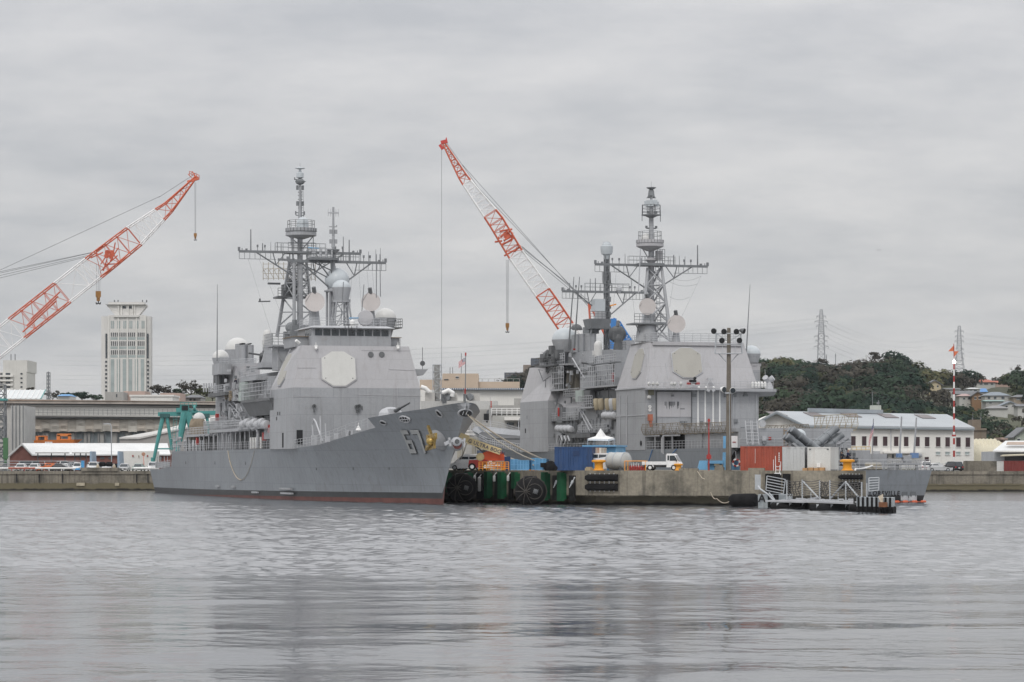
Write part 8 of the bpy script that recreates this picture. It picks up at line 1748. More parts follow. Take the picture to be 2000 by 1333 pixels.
b=bld('hillside_flats','dark hillside apartment block high behind the far bow',985,1040,728,1500,20,paint('dark_flats',(.10,.11,.13),.8,.2,.2,world=True));part('upper_block',bmb(1022,1037,713,1500,22,728),paint('tan_flats',(.24,.20,.17),.8,.1,.3,world=True),b,True);part('upper_block',bmb(1037,1062,700,1502,24,728),paint('dark_flats',(.10,.11,.13),.8,.2,.2,world=True),b,True)
for k in range(4):
 for a in range(5):win(b,988+a*9.5,730+k*6,994+a*9.5,732.5+k*6,1500,paint('dim_window',(.2,.19,.18),.4,world=True))
for k in range(5):win(b,1043,703+k*6,1056,706+k*6,1502,paint('dim_blue_window',(.12,.15,.2),.4,world=True))
def boom_crane(name,label,Y,ax,half,bands,tipcut,pend,hooks,base,head):
 """lattice jib: ax = centre line image points (foot -> tip), half = half width in px at the same points"""
 r=thing(name,label,'crane',(X_(base[0],Y),Y,G),0,'orange and white lattice cranes');s=Y/F
 n=len(ax);P=[at(x,y,Y)for x,y in ax];d=(P[-1]-P[0]).normalized();up=Vector((-d.z,0,d.x));
 if up.z<0:up=-up
 def ring(t):
  for k in range(n-1):
   if t<=(k+1)/(n-1)+1e-6:u=t*(n-1)-k;c=P[k].lerp(P[k+1],u);h=(half[k]*(1-u)+half[k+1]*u)*s;break
  yd=max(.25,min(1.5,h*1.0));return[c+up*h+Vector((0,-yd,0)),c+up*h+Vector((0,yd,0)),c-up*h+Vector((0,yd,0)),c-up*h+Vector((0,-yd,0))]
 for t0,t1,nb,white in bands:
  mb=MB();A_=ring(t0)
  for k in range(nb):
   B_=ring(t0+(t1-t0)*(k+1)/nb)
   for i in range(4):
    j=(i+1)%4;mb.tube(A_[i],B_[i],.15,None,5);mb.tube(B_[i],B_[j],.07,None,4);mb.tube(A_[i]if k%2 else A_[j],B_[j]if k%2 else B_[i],.06,None,4)
   A_=B_
  part('white_jib_section' if white else 'orange_jib_section',mb,CRANEW if white else CRANEO,r,True,split=False)
 mb=MB()
 for q0,q1 in pend:mb.tube(at(*q0,Y),at(*q1,Y),.05,None,4)
 part('pendant_cable',mb,WIRE,r,True,split=False)
 for hx,hy0,hy1,w,sz in hooks:
  mb=MB()
  for o in((-w,0,w)if w>1 else(-w,w)):mb.tube(at(hx+o,hy0,Y),at(hx+o*.7,hy1,Y),.035,None,4)
  hc=part('hoist_cable',mb,WIRE,r,True,split=False);q=at(hx,hy1,Y);mb=MB();mb.cbox(q-Vector((0,0,sz*.3)),(sz*.8,.5,sz*.9));mb.lathe([(sz*.3,-.3),(sz*.35,0),(sz*.3,.3)],q-Vector((0,0,sz*.7)),12,(0,1,0));mb.cbox(q-Vector((0,0,sz*1.1)),(sz*.5,.4,sz*.6));hb=part('hook_block',mb,paint('hook_block_yellow',(.28,.14,.04),.6,.3,2),hc,True,split=False)
  mb=MB();c=q-Vector((0,0,sz*1.75));mb.path([c+Vector((0,0,.35*sz)),c,c+Vector((sz*.3,0,-.15*sz)),c+Vector((sz*.35,0,.15*sz))],.09*sz,5);mb.path([c,c+Vector((-sz*.3,0,-.15*sz)),c+Vector((-sz*.35,0,.15*sz))],.09*sz,5);part('hook',mb,DARK,hc,True,split=False)
 return r,ring,P,up
c1,ring,P,up=boom_crane('lattice_boom_crane','orange and white lattice jib crane reaching in from the left edge',620,[(-200,824),(-20,684),(160,542),(205,507),(262,462),(330,405),(384,345)],[24,24,23.5,23,21,10,1.5],[(0,.216,9,True),(.216,.298,4,False),(.298,.418,3,True),(.418,.667,4,False),(.667,.79,4,True),(.79,1.0,5,False)],None,[((180,494),(-200,578)),((182,497),(-200,584)),((178,500),(-200,592)),((186,492),(-200,573)),((312,384),(0,528)),((0,528),(-200,588)),((384,338),(310,386))],[(192,515,571,4,1.35),(381.5,357,457,1,.75)],(-200,0),None)
mb=MB()
for k in range(22):
 random.seed(k);t=.43+.10*random.random();A_=ring(t);B_=ring(min(.62,t+.02+.06*random.random()));i,j=random.randrange(4),random.randrange(4);mb.tube(A_[i].lerp(A_[j],random.random()),B_[j].lerp(B_[i],random.random()),.13,None,4)
c_=at(212,497,620)
for k in range(4):mb.lathe([(.5,-.1),(.55,0),(.5,.1)],c_+Vector(((k%2)*.9-.3,-.9+k*.55,(k//2)*.8-.4)),14,(0,1,0))
part('sheave_frame',mb,CRANEO,c1,True,split=False)
mb=MB();mb.rail([at(370,343,620),at(389,351,620)],.9,2,.6,.06);mb.obox(at(366,356,620),at(388,349,620),.8,.5);mb.obox(at(384,348,619.6),at(375,335,619.6),.12,.2);mb.obox(at(378,352,620.4),at(367,340,620.4),.1,.14);part('jib_head',mb,CRANEO,c1,True,split=False)
mb=MB()
for a_,b_ in(((80,640),(110,606)),((86,618),(126,586)),((60,634),(92,600)),((36,606),(70,560))):pass
for k in range(3):A_=ring(.22+k*.01);B_=ring(.285+k*.006);mb.tube(A_[3].lerp(A_[0],.2+.1*k),B_[3].lerp(B_[0],.35+.1*k),.16,None,4)
part('walkway_strut',mb,CRANEO,c1,True,split=False)
mb=MB();zf=Z_(824,620);xf=X_(-200,620);mb.box(xf-6,614,G+1.2,xf+4,626,zf+1);mb.box(xf-5,615,zf+1,xf-1,625,zf+4);part('machinery_house',mb,CRANEO,c1,True)
mb=MB();mb.box(xf-7,612,G,xf+5,614.5,G+1.4);mb.box(xf-7,625.5,G,xf+5,628,G+1.4);part('crawler_track',mb,DARKG,c1,True)
mb=MB();mb.tube((xf-4,620,zf+4),at(-200,578,620),.25);mb.tube((xf+1,620,zf+1),at(-200,578,620),.25);part('a_frame',mb,CRANEO,c1,True,split=False)
Yb=600
c2,ring2,P2_,up2=boom_crane('lattice_boom_crane','orange and white lattice jib crane rising between the two warships',Yb,[(1160,735),(1120,660),(1072,589),(1007,497),(968,432),(905,348),(867,281)],[15,15,15,14.5,14.5,8,2.5],[(0,.213,5,True),(.213,.364,5,False),(.364,.498,5,True),(.498,.695,6,False),(.695,.815,5,True),(.815,1,7,False)],None,[((1018,484),(1113,558)),((1020,482),(1150,592)),((1018,487),(1150,596)),((1016,480),(1150,588)),((903,322),(1150,600)),((872,279),(935,368)),((935,368),(1150,596))],[(991,508,633,2.2,.95)],(1160,0),None)
mb=MB();mb.tube(at(862.5,290,Yb),at(862.5,735,Yb),.04,None,4);part('hoist_cable',mb,WIRE,c2,True)
mb=MB();mb.obox(at(861,279,Yb),at(874,276,Yb),.9,.7);mb.obox(at(859,283,Yb),at(865,292,Yb),.6,.6);mb.tube(at(870,276,Yb),at(872,269,Yb),.1);mb.tube(at(862,280,Yb),at(873,271,Yb),.08);part('jib_head',mb,paint('jib_head_red',(.50,.06,.05),.5),c2,True,split=False)
mb=MB();A_=ring2(.56)
for a_,b_ in(((978,462),(990,452)),((990,452),(998,462)),((984,470),(1000,462)),((980,478),(998,470)),((1001,455),(999,470)),((967,473),(980,471)),((1016,480),(1005,492)),((985,500),(1014,484)),((976,452),(1000,448))):mb.tube(at(*a_,Yb-.5),at(*b_,Yb+.5),.2,None,5)
mb.lathe([(.7,-.2),(.7,.2)],at(990,461,Yb),12,(0,1,0));part('sheave_frame',mb,CRANEO,c2,True,split=False)
mb=MB();xf=X_(1160,Yb);zf=Z_(735,Yb);mb.box(xf-3,Yb-4,G+9,xf+8,Yb+4,zf+1.5);mb.box(xf-2,Yb-2.5,G,xf+2,Yb+2.5,G+9);part('machinery_house',mb,CRANEO,c2,True)
mb=MB();mb.tube((xf+6,Yb,zf+1),at(1150,592,Yb),.25);mb.tube((xf,Yb,zf+1),at(1150,592,Yb),.25);part('a_frame',mb,CRANEO,c2,True,split=False)
Yb=478;bl=thing('blue_boom_lift','bright blue articulated boom between the masts of the far warship','boom lift',(X_(1200,Yb+30),Yb+30,G));Yb+=30
BB=paint('lift_blue',(.05,.20,.50),.45,.12,.8)
mb=MB();mb.obox(at(1194,912,Yb),at(1194,640,Yb),.9,.7,(0,1,0));part('upright_boom',mb,BB,bl,True);mb=MB();mb.cbox(at(1198,634,Yb),(1.1,.9,2.0));mb.obox(at(1194,640,Yb),at(1201,622,Yb),.5,.5);part('knuckle',mb,BB,bl,True)
mb=MB()
A0_,B0_=at(1205,632,Yb),at(1237,684,Yb);mb.lattice([A0_+Vector((.5,-.4,.3)),A0_+Vector((-.3,-.4,-.5)),A0_+Vector((-.3,.4,-.5)),A0_+Vector((.5,.4,.3))],[B0_+Vector((.5,-.4,.3)),B0_+Vector((-.3,-.4,-.5)),B0_+Vector((-.3,.4,-.5)),B0_+Vector((.5,.4,.3))],9,.12,.08);mb.tube(at(1207,640,Yb),at(1226,672,Yb),.28);part('jib',mb,BB,bl,True,split=False)
mb=MB();mb.tube(at(1212,632,Yb),at(1240,670,Yb),.08);part('pale_ram',mb,LITEG,bl,True)
Y=650;L_=thing('long_white_building','long two-storey white building with pale blue roof and tall dark windows','building',(X_(1730,Y),Y+20,G))
def yev(px):return 833+(px-1575)/327*5
mb=MB();P=[(px,yev(px))for px in(1488,1902)];mb.extr([at(1575,915,Y),at(1902,915,Y),at(1902,839,Y),at(1575,834,Y)],0,(0,40,0));mb.extr([at(1478,915,Y+1),at(1575,915,Y+.02),at(1575,834,Y+.02),at(1516,809,Y+1),at(1484,823,Y+1)],0,(0,30,0));part('wall',mb,WHWALL,L_,True,split=False)
mb=MB();e0,e1,r0,r1=at(1572,833.5,Y-.8),at(1903.5,838.8,Y-.8),at(1517,806.5,Y+20),at(1850,813,Y+20);mb.extr([e0,e1,r1,r0],0,(0,0,.4));mb.extr([e0,r0,at(1516,806.3,Y-.6)],0,(0,0,.4));mb.extr([e1,at(1903,839,Y+40),r1],0,(0,0,.4));mb.extr([at(1516,806.3,Y-.6),at(1482,825,Y-.2),at(1482,825,Y+18),r0],0,(0,0,.4));part('roof',mb,LROOF,L_,True,split=False)
mb=MB();mb.obox(at(1572,834.5,Y-.9),at(1903,839.8,Y-.9),.25,.3);mb.obox(at(1516,807,Y-.75),at(1483,825.5,Y-.75),.2,.35);mb.obox(at(1516,807,Y-.75),at(1573,833.5,Y-.85),.2,.35);part('gutter',mb,paint('slate_gutter',(.20,.23,.25),.6,world=True),L_,True,split=False)
mb=MB();z0=Z_(806.5,Y+20);mb.extr([at(1580,806,Y+18),at(1725,808.5,Y+18),at(1725,801,Y+18),at(1580,797.5,Y+18)],0,(0,3.5,0));mb.smooth=False;part('ridge_vent',mb,paint('ridge_vent_grey',(.28,.31,.34),.6,world=True),L_,True)
def roofpt(px,t):
 u=(px-1575)/327;a=e0.lerp(e1,u);b=r0.lerp(r1,u);return a.lerp(b,t)+Vector((0,0,.43))
for a in(1565,1637,1708,1779,1850):
 u=a-28;mb=MB();q=[roofpt(u+13,.62),roofpt(u+39,.62),roofpt(u+36,.9),roofpt(u+11,.9)];mb.extr(q,0,(0,0,.12));part('skylight',mb,paint('brown_skylight',(.16,.14,.14),.5,world=True),L_,True)
for px in(1580,1600,1642,1662.5,1683.5,1705,1724.5,1746,1765.5,1787.5,1806.5,1828,1846.5,1867.5,1886):dy=(px-1640)*.012;win(L_,px,852+dy,px+8.5,870.5+dy,Y,MAROON,frame=WHT)
for px in(1828,1846.5,1867.5,1885):win(L_,px,883,px+8,888.5,Y,WINT,frame=WHT);win(L_,px,904,px+8,909,Y,WINT)
win(L_,1705,893,1714,912,Y,MAROON,'door');win(L_,1806,893,1814,912,Y,MAROON,'door')
for px in(1730,1742):win(L_,px,888,px+4,895,Y,WIN)
mb=MB();mb.box(X_(1724,Y),Y-2.0,Z_(886,Y),X_(1799,Y),Y,Z_(882.5,Y));part('canopy',mb,WHWALL,L_,True);mb=MB();mb.box(X_(1705,Y),Y-1,Z_(889,Y),X_(1718,Y),Y,Z_(881.5,Y));part('air_unit',mb,LITEG,L_,True)
mb=MB();mb.tube(at(1740,836,Y-.3),at(1740,880,Y-.3),.12);part('downpipe',mb,LITEG,L_,True)
mb=MB();mb.box(X_(1703,Y+24),Y+24,Z_(808,Y+24),X_(1721,Y+24),Y+28,Z_(792,Y+24));part('roof_hut',mb,paint('pale_green_hut',(.45,.48,.44),.7,world=True),L_,True);mb=MB();mb.tube(at(1704,792,Y+24),at(1704,767,Y+24),.08);mb.tube(at(1716,792,Y+24),at(1716,782,Y+24),.1);mb.cbox(at(1715,788,Y+24),(.6,.4,.5));part('aerial',mb,MASTG,L_,True);mb=MB();mb.dome(roofpt(1742,.98),.5,10);part('roof_dome',mb,LITEG,L_,True,True)
fn=thing('wire_fence','thin rail fence in front of the long white building','fence',(X_(1740,560),560,G));mb=MB();mb.rail([(X_(1640,560),560,G),(X_(1880,560),560,G)],1.4,3,2.4,.04);part('fence_panel',mb,STEEL,fn,True,split=False)
mb=MB();mb.rail([at(1655,885,600),at(1700,884,600)],1.2,2,1,.06);solo('yellow_handrail',mb,paint('pale_yellow_rail',(.6,.45,.2),.6),'pale yellow handrail behind the harpoon tubes','handrail')
r=thing('fabric_hangar','cream fabric hangar with scalloped top right of the long white building','tent',(X_(1935,690),700,G));mb=MB();mb.smooth=True;xa,xb=X_(1888,690),X_(1975,690);rings=[]
for k in range(25):
 t=k/24;x=xa+(xb-xa)*t;sc=1+.03*math.cos(k*math.pi);top=Z_(858 if t<.75 else 858+(t-.75)*45,690)
 rings.append([(x,690+8-8*math.cos(R(a)),G+(top-G)*(math.sin(R(a))**.5 if a not in(0,180)else 0)*sc)for a in range(0,181,15)])
mb.loft(rings,False,False);mb.loft([rings[-1],[(xb+2.2,p[1]*.6+698*.4,G+(p[2]-G)*.55)for p in rings[-1]],[(xb+4,p[1]*.4+698*.6,G)for p in rings[-1]]],False,False);part('fabric_shell',mb,paint('cream_fabric',(.58,.54,.42),.8,.04,.3,world=True),r,True,split=False)
b=bld('metal_shed','white-roofed metal shed at the right edge behind the red container',1941,2060,882,600,16,paint('pale_metal_wall',(.42,.44,.46),.7,.08,.3,world=True));mb=MB();mb.extr([at(1939,883.5,598),at(2060,883.5,598),at(2060,864,606),at(1964,864,606)],0,(0,0,.3));part('roof',mb,WROOF,b,True)
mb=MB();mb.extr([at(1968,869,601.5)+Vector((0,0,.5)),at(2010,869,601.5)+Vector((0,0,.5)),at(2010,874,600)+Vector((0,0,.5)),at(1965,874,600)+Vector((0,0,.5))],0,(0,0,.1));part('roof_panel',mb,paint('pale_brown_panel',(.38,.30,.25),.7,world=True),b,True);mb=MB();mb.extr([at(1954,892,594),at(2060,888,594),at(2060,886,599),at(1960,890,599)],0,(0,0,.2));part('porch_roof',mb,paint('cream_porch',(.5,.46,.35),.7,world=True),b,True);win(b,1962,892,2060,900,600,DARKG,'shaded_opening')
w_=thing('concrete_block_wall','dark sloping-ended concrete wall beside the red container on the right','wall',(X_(1917,516),516,G));mb=MB();mb.extr([at(1880,928,516),at(1948,928,516),at(1948,901,516),at(1886,900.5,516)],0,(0,2.5,0));part('wall',mb,CONC,w_,True)
container('white container door end between concrete wall and dark red container',1947,1960.5,901.5,0,paint('white_container_paint',(.58,.58,.56),.6),Yp=515.8,base=3.45,dep=2.4,corr=False,group='containers on the right quay')
container('dark red corrugated container cut by the right edge',1961,2035,900.5,0,paint('dark_red_container',(.18,.035,.03),.6,.1,.6,streak=.3,scol=(.1,.04,.03)),Yp=515.5,base=3.45,dep=2.4,group='containers on the right quay')
for kd,col,lab,px,Y,dg in(('suv','white','white car with red tail lamps at the left of the right-quay cars',1806,516,92),('sedan','silver','silver saloon parked side-on behind the right quay edge',1834,512,2),('minivan','black','black minivan seen from the rear on the right quay',1861,516,110),('hatch','white','small white car behind the silver saloon on the right quay',1818,520,175)):car(kd,col,lab,px,Y,R(dg),'cars on the right quay')
mb=MB();mb.cbox(at(1866,927,511),(1.6,.6,.35));solo('grey_sack',mb,GREYB,'grey sack on the quay edge by the black minivan','sack')
r=thing('signal_mast','tall red and white banded pole with a lit lamp on the right','pole',(X_(1863,524),524,G));Y=524;ys=[912]+[905-12.2*k for k in range(1,17)]+[700]
for k in range(len(ys)-1):mb=MB();mb.tube(at(1863.3+.0*k,ys[k],Y),at(1863.3,ys[k+1],Y),.20-.004*k,.196-.004*k,8);part('red_band' if k%2 else 'white_band',mb,RED if k%2 else WHT,r,True)
mb=MB();mb.tube(at(1863.3,700,Y),at(1862.8,672,Y),.07);mb.cbox(at(1863,851,Y),(.7,.4,.3));part('mast_head',mb,RED,r,True)
lm_=bpy.data.materials.new('lit_lamp');lm_.use_nodes=True;b_=lm_.node_tree.nodes['Principled BSDF'];b_.inputs['Emission Color'].default_value=(1,.97,.9,1);b_.inputs['Emission Strength'].default_value=6
mb=MB();mb.smooth=True;mb.dome(at(1863.5,707.5,Y-.3),.30,14);part('lit_lamp',mb,lm_,r,True)
c=at(1862.8,685,Y);rf=thing('signal_flag','orange and white quartered diamond signal at the top of the banded pole','signal flag',c)
s_=Y/F
for(pts,m)in((((1862.8,675),(1852,686.5),(1862.8,686.5)),ORG),(((1863,686.5),(1872.5,686.5),(1863,698)),ORG),(((1863,676),(1871,686.3),(1863,686.3)),WHT),(((1862.8,686.7),(1854,687),(1862.8,697)),WHT)):
 mb=MB();mb.extr([at(x,y,Y)for x,y in pts],0,(0,.04,0));part('orange_quarter' if m is ORG else 'white_quarter',mb,paint('signal_orange',(.62,.16,.07),.7)if m is ORG else paint('signal_white',(.6,.6,.6),.7),rf,True)
PYM=paint('pylon_steel',(.30,.31,.33),.6,.1,.1,world=True)
def pylon(px,y0,y1,wb,Y,arms,label,yw):
 r=thing('power_pylon',label,'pylon',(X_(px,Y),Y,Z_(y0,Y)),0,'power pylons on the ridge');w0,w1=wb*Y/F/2,1.2;z0,z1=Z_(y0,Y),Z_(y1,Y);x=X_(px,Y);zw=Z_(yw,Y);mb=MB()
 sq=lambda h,z:[(x-h,Y-h,z),(x+h,Y-h,z),(x+h,Y+h,z),(x-h,Y+h,z)]
 mb.lattice(sq(w0,z0),sq(2.2,zw),7,.22,.13);mb.lattice(sq(2.2,zw),sq(w1*.8,z1),11,.18,.11);part('lattice_body',mb,PYM,r,True,split=False);tips=[]
 for ya,h in arms:
  z=Z_(ya,Y);hw_=h*Y/F;mb=MB()
  for s in(-1,1):mb.tube((x+s*1.2,Y,z+1.2),(x+s*hw_,Y,z),.16,None,4);mb.tube((x+s*1.2,Y,z-1.0),(x+s*hw_,Y,z),.16,None,4);mb.tube((x+s*hw_,Y,z),(x+s*hw_,Y,z-1.6),.14,None,4);mb.tube((x+s*hw_*.5,Y,z+.6),(x+s*hw_*.5,Y,z-.5),.1,None,4);tips.append((x+s*hw_,Y,z-1.6,s))
  part('cross_arm',mb,PYM,r,True,split=False)
 return tips
t1=pylon(1604,722,605,15,2300,[(618,9),(628,12.5),(637,10),(657,13.5),(666,11.5),(677,14)],'nearer steel power pylon on the wooded ridge in the middle right',652)
t2=pylon(1873.5,742,637,23,2500,[(647,8.5),(657,8),(666,8.5),(682,9),(691,9.5),(700,9)],'steel power pylon behind the banded pole at the right',690)
def sag(a,b,s,r):
 mb=MB();a,b=Vector(a),Vector(b);P=[a.lerp(b,k/20)-Vector((0,0,4*s*(k/20)*(1-k/20)))for k in range(21)];mb.path(P,r,3);return mb
wr=thing('power_lines','sagging power lines strung between the ridge pylons','power lines',(X_(1740,2400),2400,100));WM=paint('power_cable',(.42,.43,.44),.7,world=True)
for i in range(12):
 a,b=t1[i],t2[i];part('cable',sag(a[:3],b[:3],13,.05),WM,wr,True,split=False)
 part('cable',sag(b[:3],(b[0]+420,b[1]+200,b[2]-4),8,.05),WM,wr,True,split=False)
 part('cable',sag(a[:3],(a[0]-620,a[1]+100,a[2]-26),9,.05),WM,wr,True,split=False)
for i,(px,y0,y1,lab)in enumerate(((1614,715,693,'utility pole just right of the nearer pylon'),(1632,724,691,'utility pole beside the ridge house'),(1655,722,705,'short utility pole right of the ridge house'))):
 mb=MB();Y=1550;mb.tube(at(px,y0,Y),at(px,y1,Y),.22,.16);mb.obox(at(px-1.5,y1+3,Y),at(px+1.5,y1+3,Y),.15,.15);mb.obox(at(px-1.2,y1+6,Y),at(px+1.2,y1+6,Y),.15,.15);solo('utility_pole',mb,MASTG,lab,'utility pole','utility poles on the ridge')
RIDGE=[(880,905),(955,800),(985,752),(1020,738),(1045,722),(1080,722),(1200,735),(1400,728),(1480,722),(1505,716),(1525,712),(1560,714),(1600,719),(1640,727),(1670,722),(1700,713),(1740,709),(1775,718),(1800,731),(1830,732),(1855,724),(1880,727),(1905,738),(1922,744),(1940,736),(1970,731),(2000,726),(2060,722),(2200,740)]
def ridge_y(px):return tab(RIDGE,px)+24-7*max(0,min(1,(px-1870)/50))
def sms(t):t=max(0.0,min(1.0,t));return t*t*(3-2*t)
YF,YR=900,1520
def hill_z(X,Y):
 px=1000+F*X/Y;zc=Z_(ridge_y(px),YR)if px>880 else G
 foot=30 if px>1850 else 0
 t=(Y-YF-sms((px-1800)/80)*90)/(YR-YF);bumps=2.2*math.sin(X*.045+Y*.021)+1.6*math.sin(X*.09-Y*.05+1)
 if t<=0:return G-.2
 base=G+(zc-G)*(sms(t*.5+.0)*.0+(1-(1-min(1,t))**1.6))
 return base+bumps*sms(t*3)*(1-sms((t-.85)*5))-max(0,t-1)*40
mb=MB();nx,ny=130,44;vs=[]
for j in range(ny+1):
 Y=YF+(1800-YF)*j/ny
 for i in range(nx+1):px=860+1400*i/nx;X=X_(px,Y);vs.append((X,Y,hill_z(X,Y)))
mb._a(vs,[(j*(nx+1)+i,j*(nx+1)+i+1,(j+1)*(nx+1)+i+1,(j+1)*(nx+1)+i)for j in range(ny)for i in range(nx)])
solo('hill',mb,EARTH,'wooded hill behind the right quay',None,kind='structure',smooth=True)
mb=MB();vs=[]
LR=[(60,800),(100,786),(150,786),(200,790),(290,780),(320,774),(345,772),(380,768),(420,770),(470,775),(520,790),(560,830)]
for j in range(13):
 Y=1000+j*40
 for i in range(51):px=60+500*i/50;z=G+(Z_(tab(LR,px),1240)-G)*sms(j/6)*(1 if j<8 else 1-.1*(j-8));vs.append((X_(px,Y),Y,z))
mb._a(vs,[(j*51+i,j*51+i+1,(j+1)*51+i+1,(j+1)*51+i)for j in range(12)for i in range(50)]);solo('hill',mb,EARTH,'low rise behind the long shed',None,kind='structure',smooth=True)
FOL=[paint('evergreen_foliage',(.017,.033,.024),.95,.3,.08,world=True,spec=.08),paint('dark_green_foliage',(.025,.043,.027),.95,.3,.08,world=True,spec=.08),paint('olive_foliage',(.050,.058,.026),.95,.3,.08,world=True,spec=.08),paint('bare_brown_twigs',(.050,.047,.038),.95,.25,.08,world=True,spec=.08),paint('yellow_bamboo_foliage',(.085,.085,.035),.9,.25,.08,world=True)]
FOL+=[paint('mid_green_foliage',(.034,.053,.031),.95,.3,.08,world=True,spec=.08),paint('grey_brown_twigs',(.066,.061,.050),.95,.25,.08,world=True,spec=.08)]
for m in FOL:m.use_backface_culling=False
def foliage_mesh(name,crowns,seed=1,dens=1.0):
 """many small leaf clusters spread on and in lumpy crowns. crowns: (x,y,z,rx,rz,material)"""
 rng=np.random.RandomState(seed);V=[];Mi=[]
 for(x,y,z,rx,rz,mi)in crowns:
  nl=5;lob=[(0,0,0,1.0)]+[(math.cos(a)*.55,math.sin(a)*.55,rng.uniform(-.15,.45),rng.uniform(.45,.68))for a in rng.uniform(0,6.28,nl)]
  n=int((150 if mi not in(3,6)else 120)*dens*min(2.2,(rx/4.0)**1.1));sz=.50*(rx/4)**.5
  per=n//len(lob)+1
  for(lx,ly,lz,lr)in lob:
   d=rng.normal(size=(per,3));d/=np.linalg.norm(d,axis=1)[:,None];d[:,2]=np.where(d[:,2]<-.35,-d[:,2],d[:,2]);rad=(.82+.22*rng.rand(per))*lr
   c=np.stack([x+(lx+d[:,0]*rad)*rx,y+(ly+d[:,1]*rad)*rx,z+(lz+d[:,2]*rad)*rz],1)
   nrm=d+np.array([0,-.15,.25])+rng.normal(size=d.shape)*.22;nrm/=np.linalg.norm(nrm,axis=1)[:,None];t=np.cross(nrm,rng.normal(size=d.shape));t/=np.linalg.norm(t,axis=1)[:,None];b=np.cross(nrm,t)
   s=sz*(rng.uniform(.6,1.5,per))[:,None];s2=s*rng.uniform(.35,1.0,per)[:,None]if mi in(3,6)else s*rng.uniform(.6,1.0,per)[:,None]
   V.append(np.stack([c-t*s-b*s2*.6,c+t*s*.7-b*s2,c+t*s+b*s2*.7,c-t*s*.6+b*s2],1).reshape(-1,3));Mi+=[mi]*per
 co=np.concatenate(V);nf=len(co)//4;me=bpy.data.meshes.new(name);me.vertices.add(len(co));me.vertices.foreach_set('co',co.ravel());me.loops.add(nf*4);me.loops.foreach_set('vertex_index',np.arange(nf*4,dtype=np.int32));me.polygons.add(nf);me.polygons.foreach_set('loop_start',np.arange(nf,dtype=np.int32)*4);me.polygons.foreach_set('material_index',np.array(Mi,np.int32));me.update(calc_edges=True)
 for m in FOL:me.materials.append(m)
 return me
rnd=random.Random(7);crowns=[]
HOUSE_CLR=[(1908,1972,741,757),(1848,1926,757,776),(1874,1921,770,788),(1926,2010,766,800),(1813,1838,745,758),(1932,2012,790,806)]
for k in range(2100):
 px=rnd.uniform(960,2080)if k%4 else rnd.uniform(1480,2050);t=rnd.random()**.85;Y=YF+30+(YR-YF+20)*t;X=X_(px,Y);z=hill_z(X,Y)
 if 1060<px<1390 and rnd.random()<.75:continue
 if px<1060 and Y<1350:continue
 py=912-(z+4-HC)*F/Y
 rx=rnd.choice((rnd.uniform(2.4,4.2),rnd.uniform(3.8,6.6)));pt_=912-(z+rx*1.5-HC)*F/Y
 if any(a-6<px<b+6 and pt_<d and py>c for a,b,c,d in HOUSE_CLR):continue
 if 1845<px and 740<py<812 and rnd.random()<.35:continue
 u=math.sin(px*.021+py*.05)+math.sin(px*.009-py*.031+2)
 brown=u+rnd.uniform(-.8,.8)>1.15 or(1480<px<1570 and py>745 and rnd.random()<.6)or rnd.random()<.08;mi=rnd.choice((3,3,6))if brown else rnd.choice((0,0,0,1,1,5,2)if px<1900 else(1,2,5,3,0));
 if 1500<px<1580 and py<735 and rnd.random()<.4:mi=4
 if 1800<px<1870 and py<745 and rnd.random()<.6:mi=4
 crowns.append((X,Y,z+rx*.55,rx,rx*rnd.uniform(.7,1.0),mi))
for px in range(1480,2080,7):
 Y=YR+rnd.uniform(-30,10);X=X_(px,Y);rx=rnd.uniform(2.2,3.6);crowns.append((X,Y,hill_z(X,Y)+rx*.5,rx,rx*rnd.uniform(.7,1),rnd.choice((0,1,1,2,3))))
me=foliage_mesh('woodland',crowns,3);o=bpy.data.objects.new('woodland',me);COL.objects.link(o);tag(o,'dense mixed woodland covering the hill behind the right quay','woodland',None,'stuff')
def tree(label,px,pyb,Y,h,rx,mi,seed,name='tree',bare=False,flat=1.0,group='single trees on the skylines'):
 """one tree: tapered trunk, forking limbs, leafy or twiggy crown"""
 b=at(px,pyb,Y);r=thing(name,label,'tree',b,0,group);rg=random.Random(seed);mb=MB();tops=[]
 mb.tube(b-Vector((0,0,3)),b+Vector((0,0,h*.4)),h*.035,h*.024,7);c0=b+Vector((0,0,h*.38))
 def limb(p,d,L_,rr,n):
  q=p+d*L_;mb.tube(p,q,rr,rr*.6,5 if n>1 else 3);tops.append(q)
  if n:
   for _ in range(3 if n>1 else 4):limb(q if rg.random()<.6 else p.lerp(q,.6),(d+Vector((rg.uniform(-.8,.8),rg.uniform(-.8,.8),rg.uniform(-.25,.45)))).normalized(),L_*.62,rr*.5,n-1)
 for k in range(6):a=k*1.05+rg.random();limb(c0,Vector((math.cos(a)*.8,math.sin(a)*.8,rg.uniform(.25,.8))).normalized(),h*.30,h*.016,3 if bare else 1)
 part('trunk',mb,paint('bark',(.075,.062,.052),.95,.2,.5,world=True),r,True,split=False)
 if not bare:
  cr=[(q.x,q.y,q.z,rx*rg.uniform(.35,.5),rx*.38*flat,mi)for q in tops[::2]]+[(b.x,b.y,b.z+h*.62,rx*.75,rx*.6*flat,mi)]
 else:cr=[(q.x,q.y,q.z,rx*.28,rx*.2*flat,3)for q in tops if q.z>b.z+h*.5][:36]
 me=foliage_mesh('crown',cr,seed,1.0 if not bare else .22);off=b;me.transform(Matrix.Translation(-b));o=bpy.data.objects.new('crown',me);COL.objects.link(o);o.parent=r
 return r
tree('wide bare flat-crowned tree standing out on the ridge',1702,722,1500,9.0,8,3,5,bare=True,flat=.45)
tree('bare pale tree at the foot of the nearer pylon',1598,726,1500,7.5,5,3,9,bare=True)
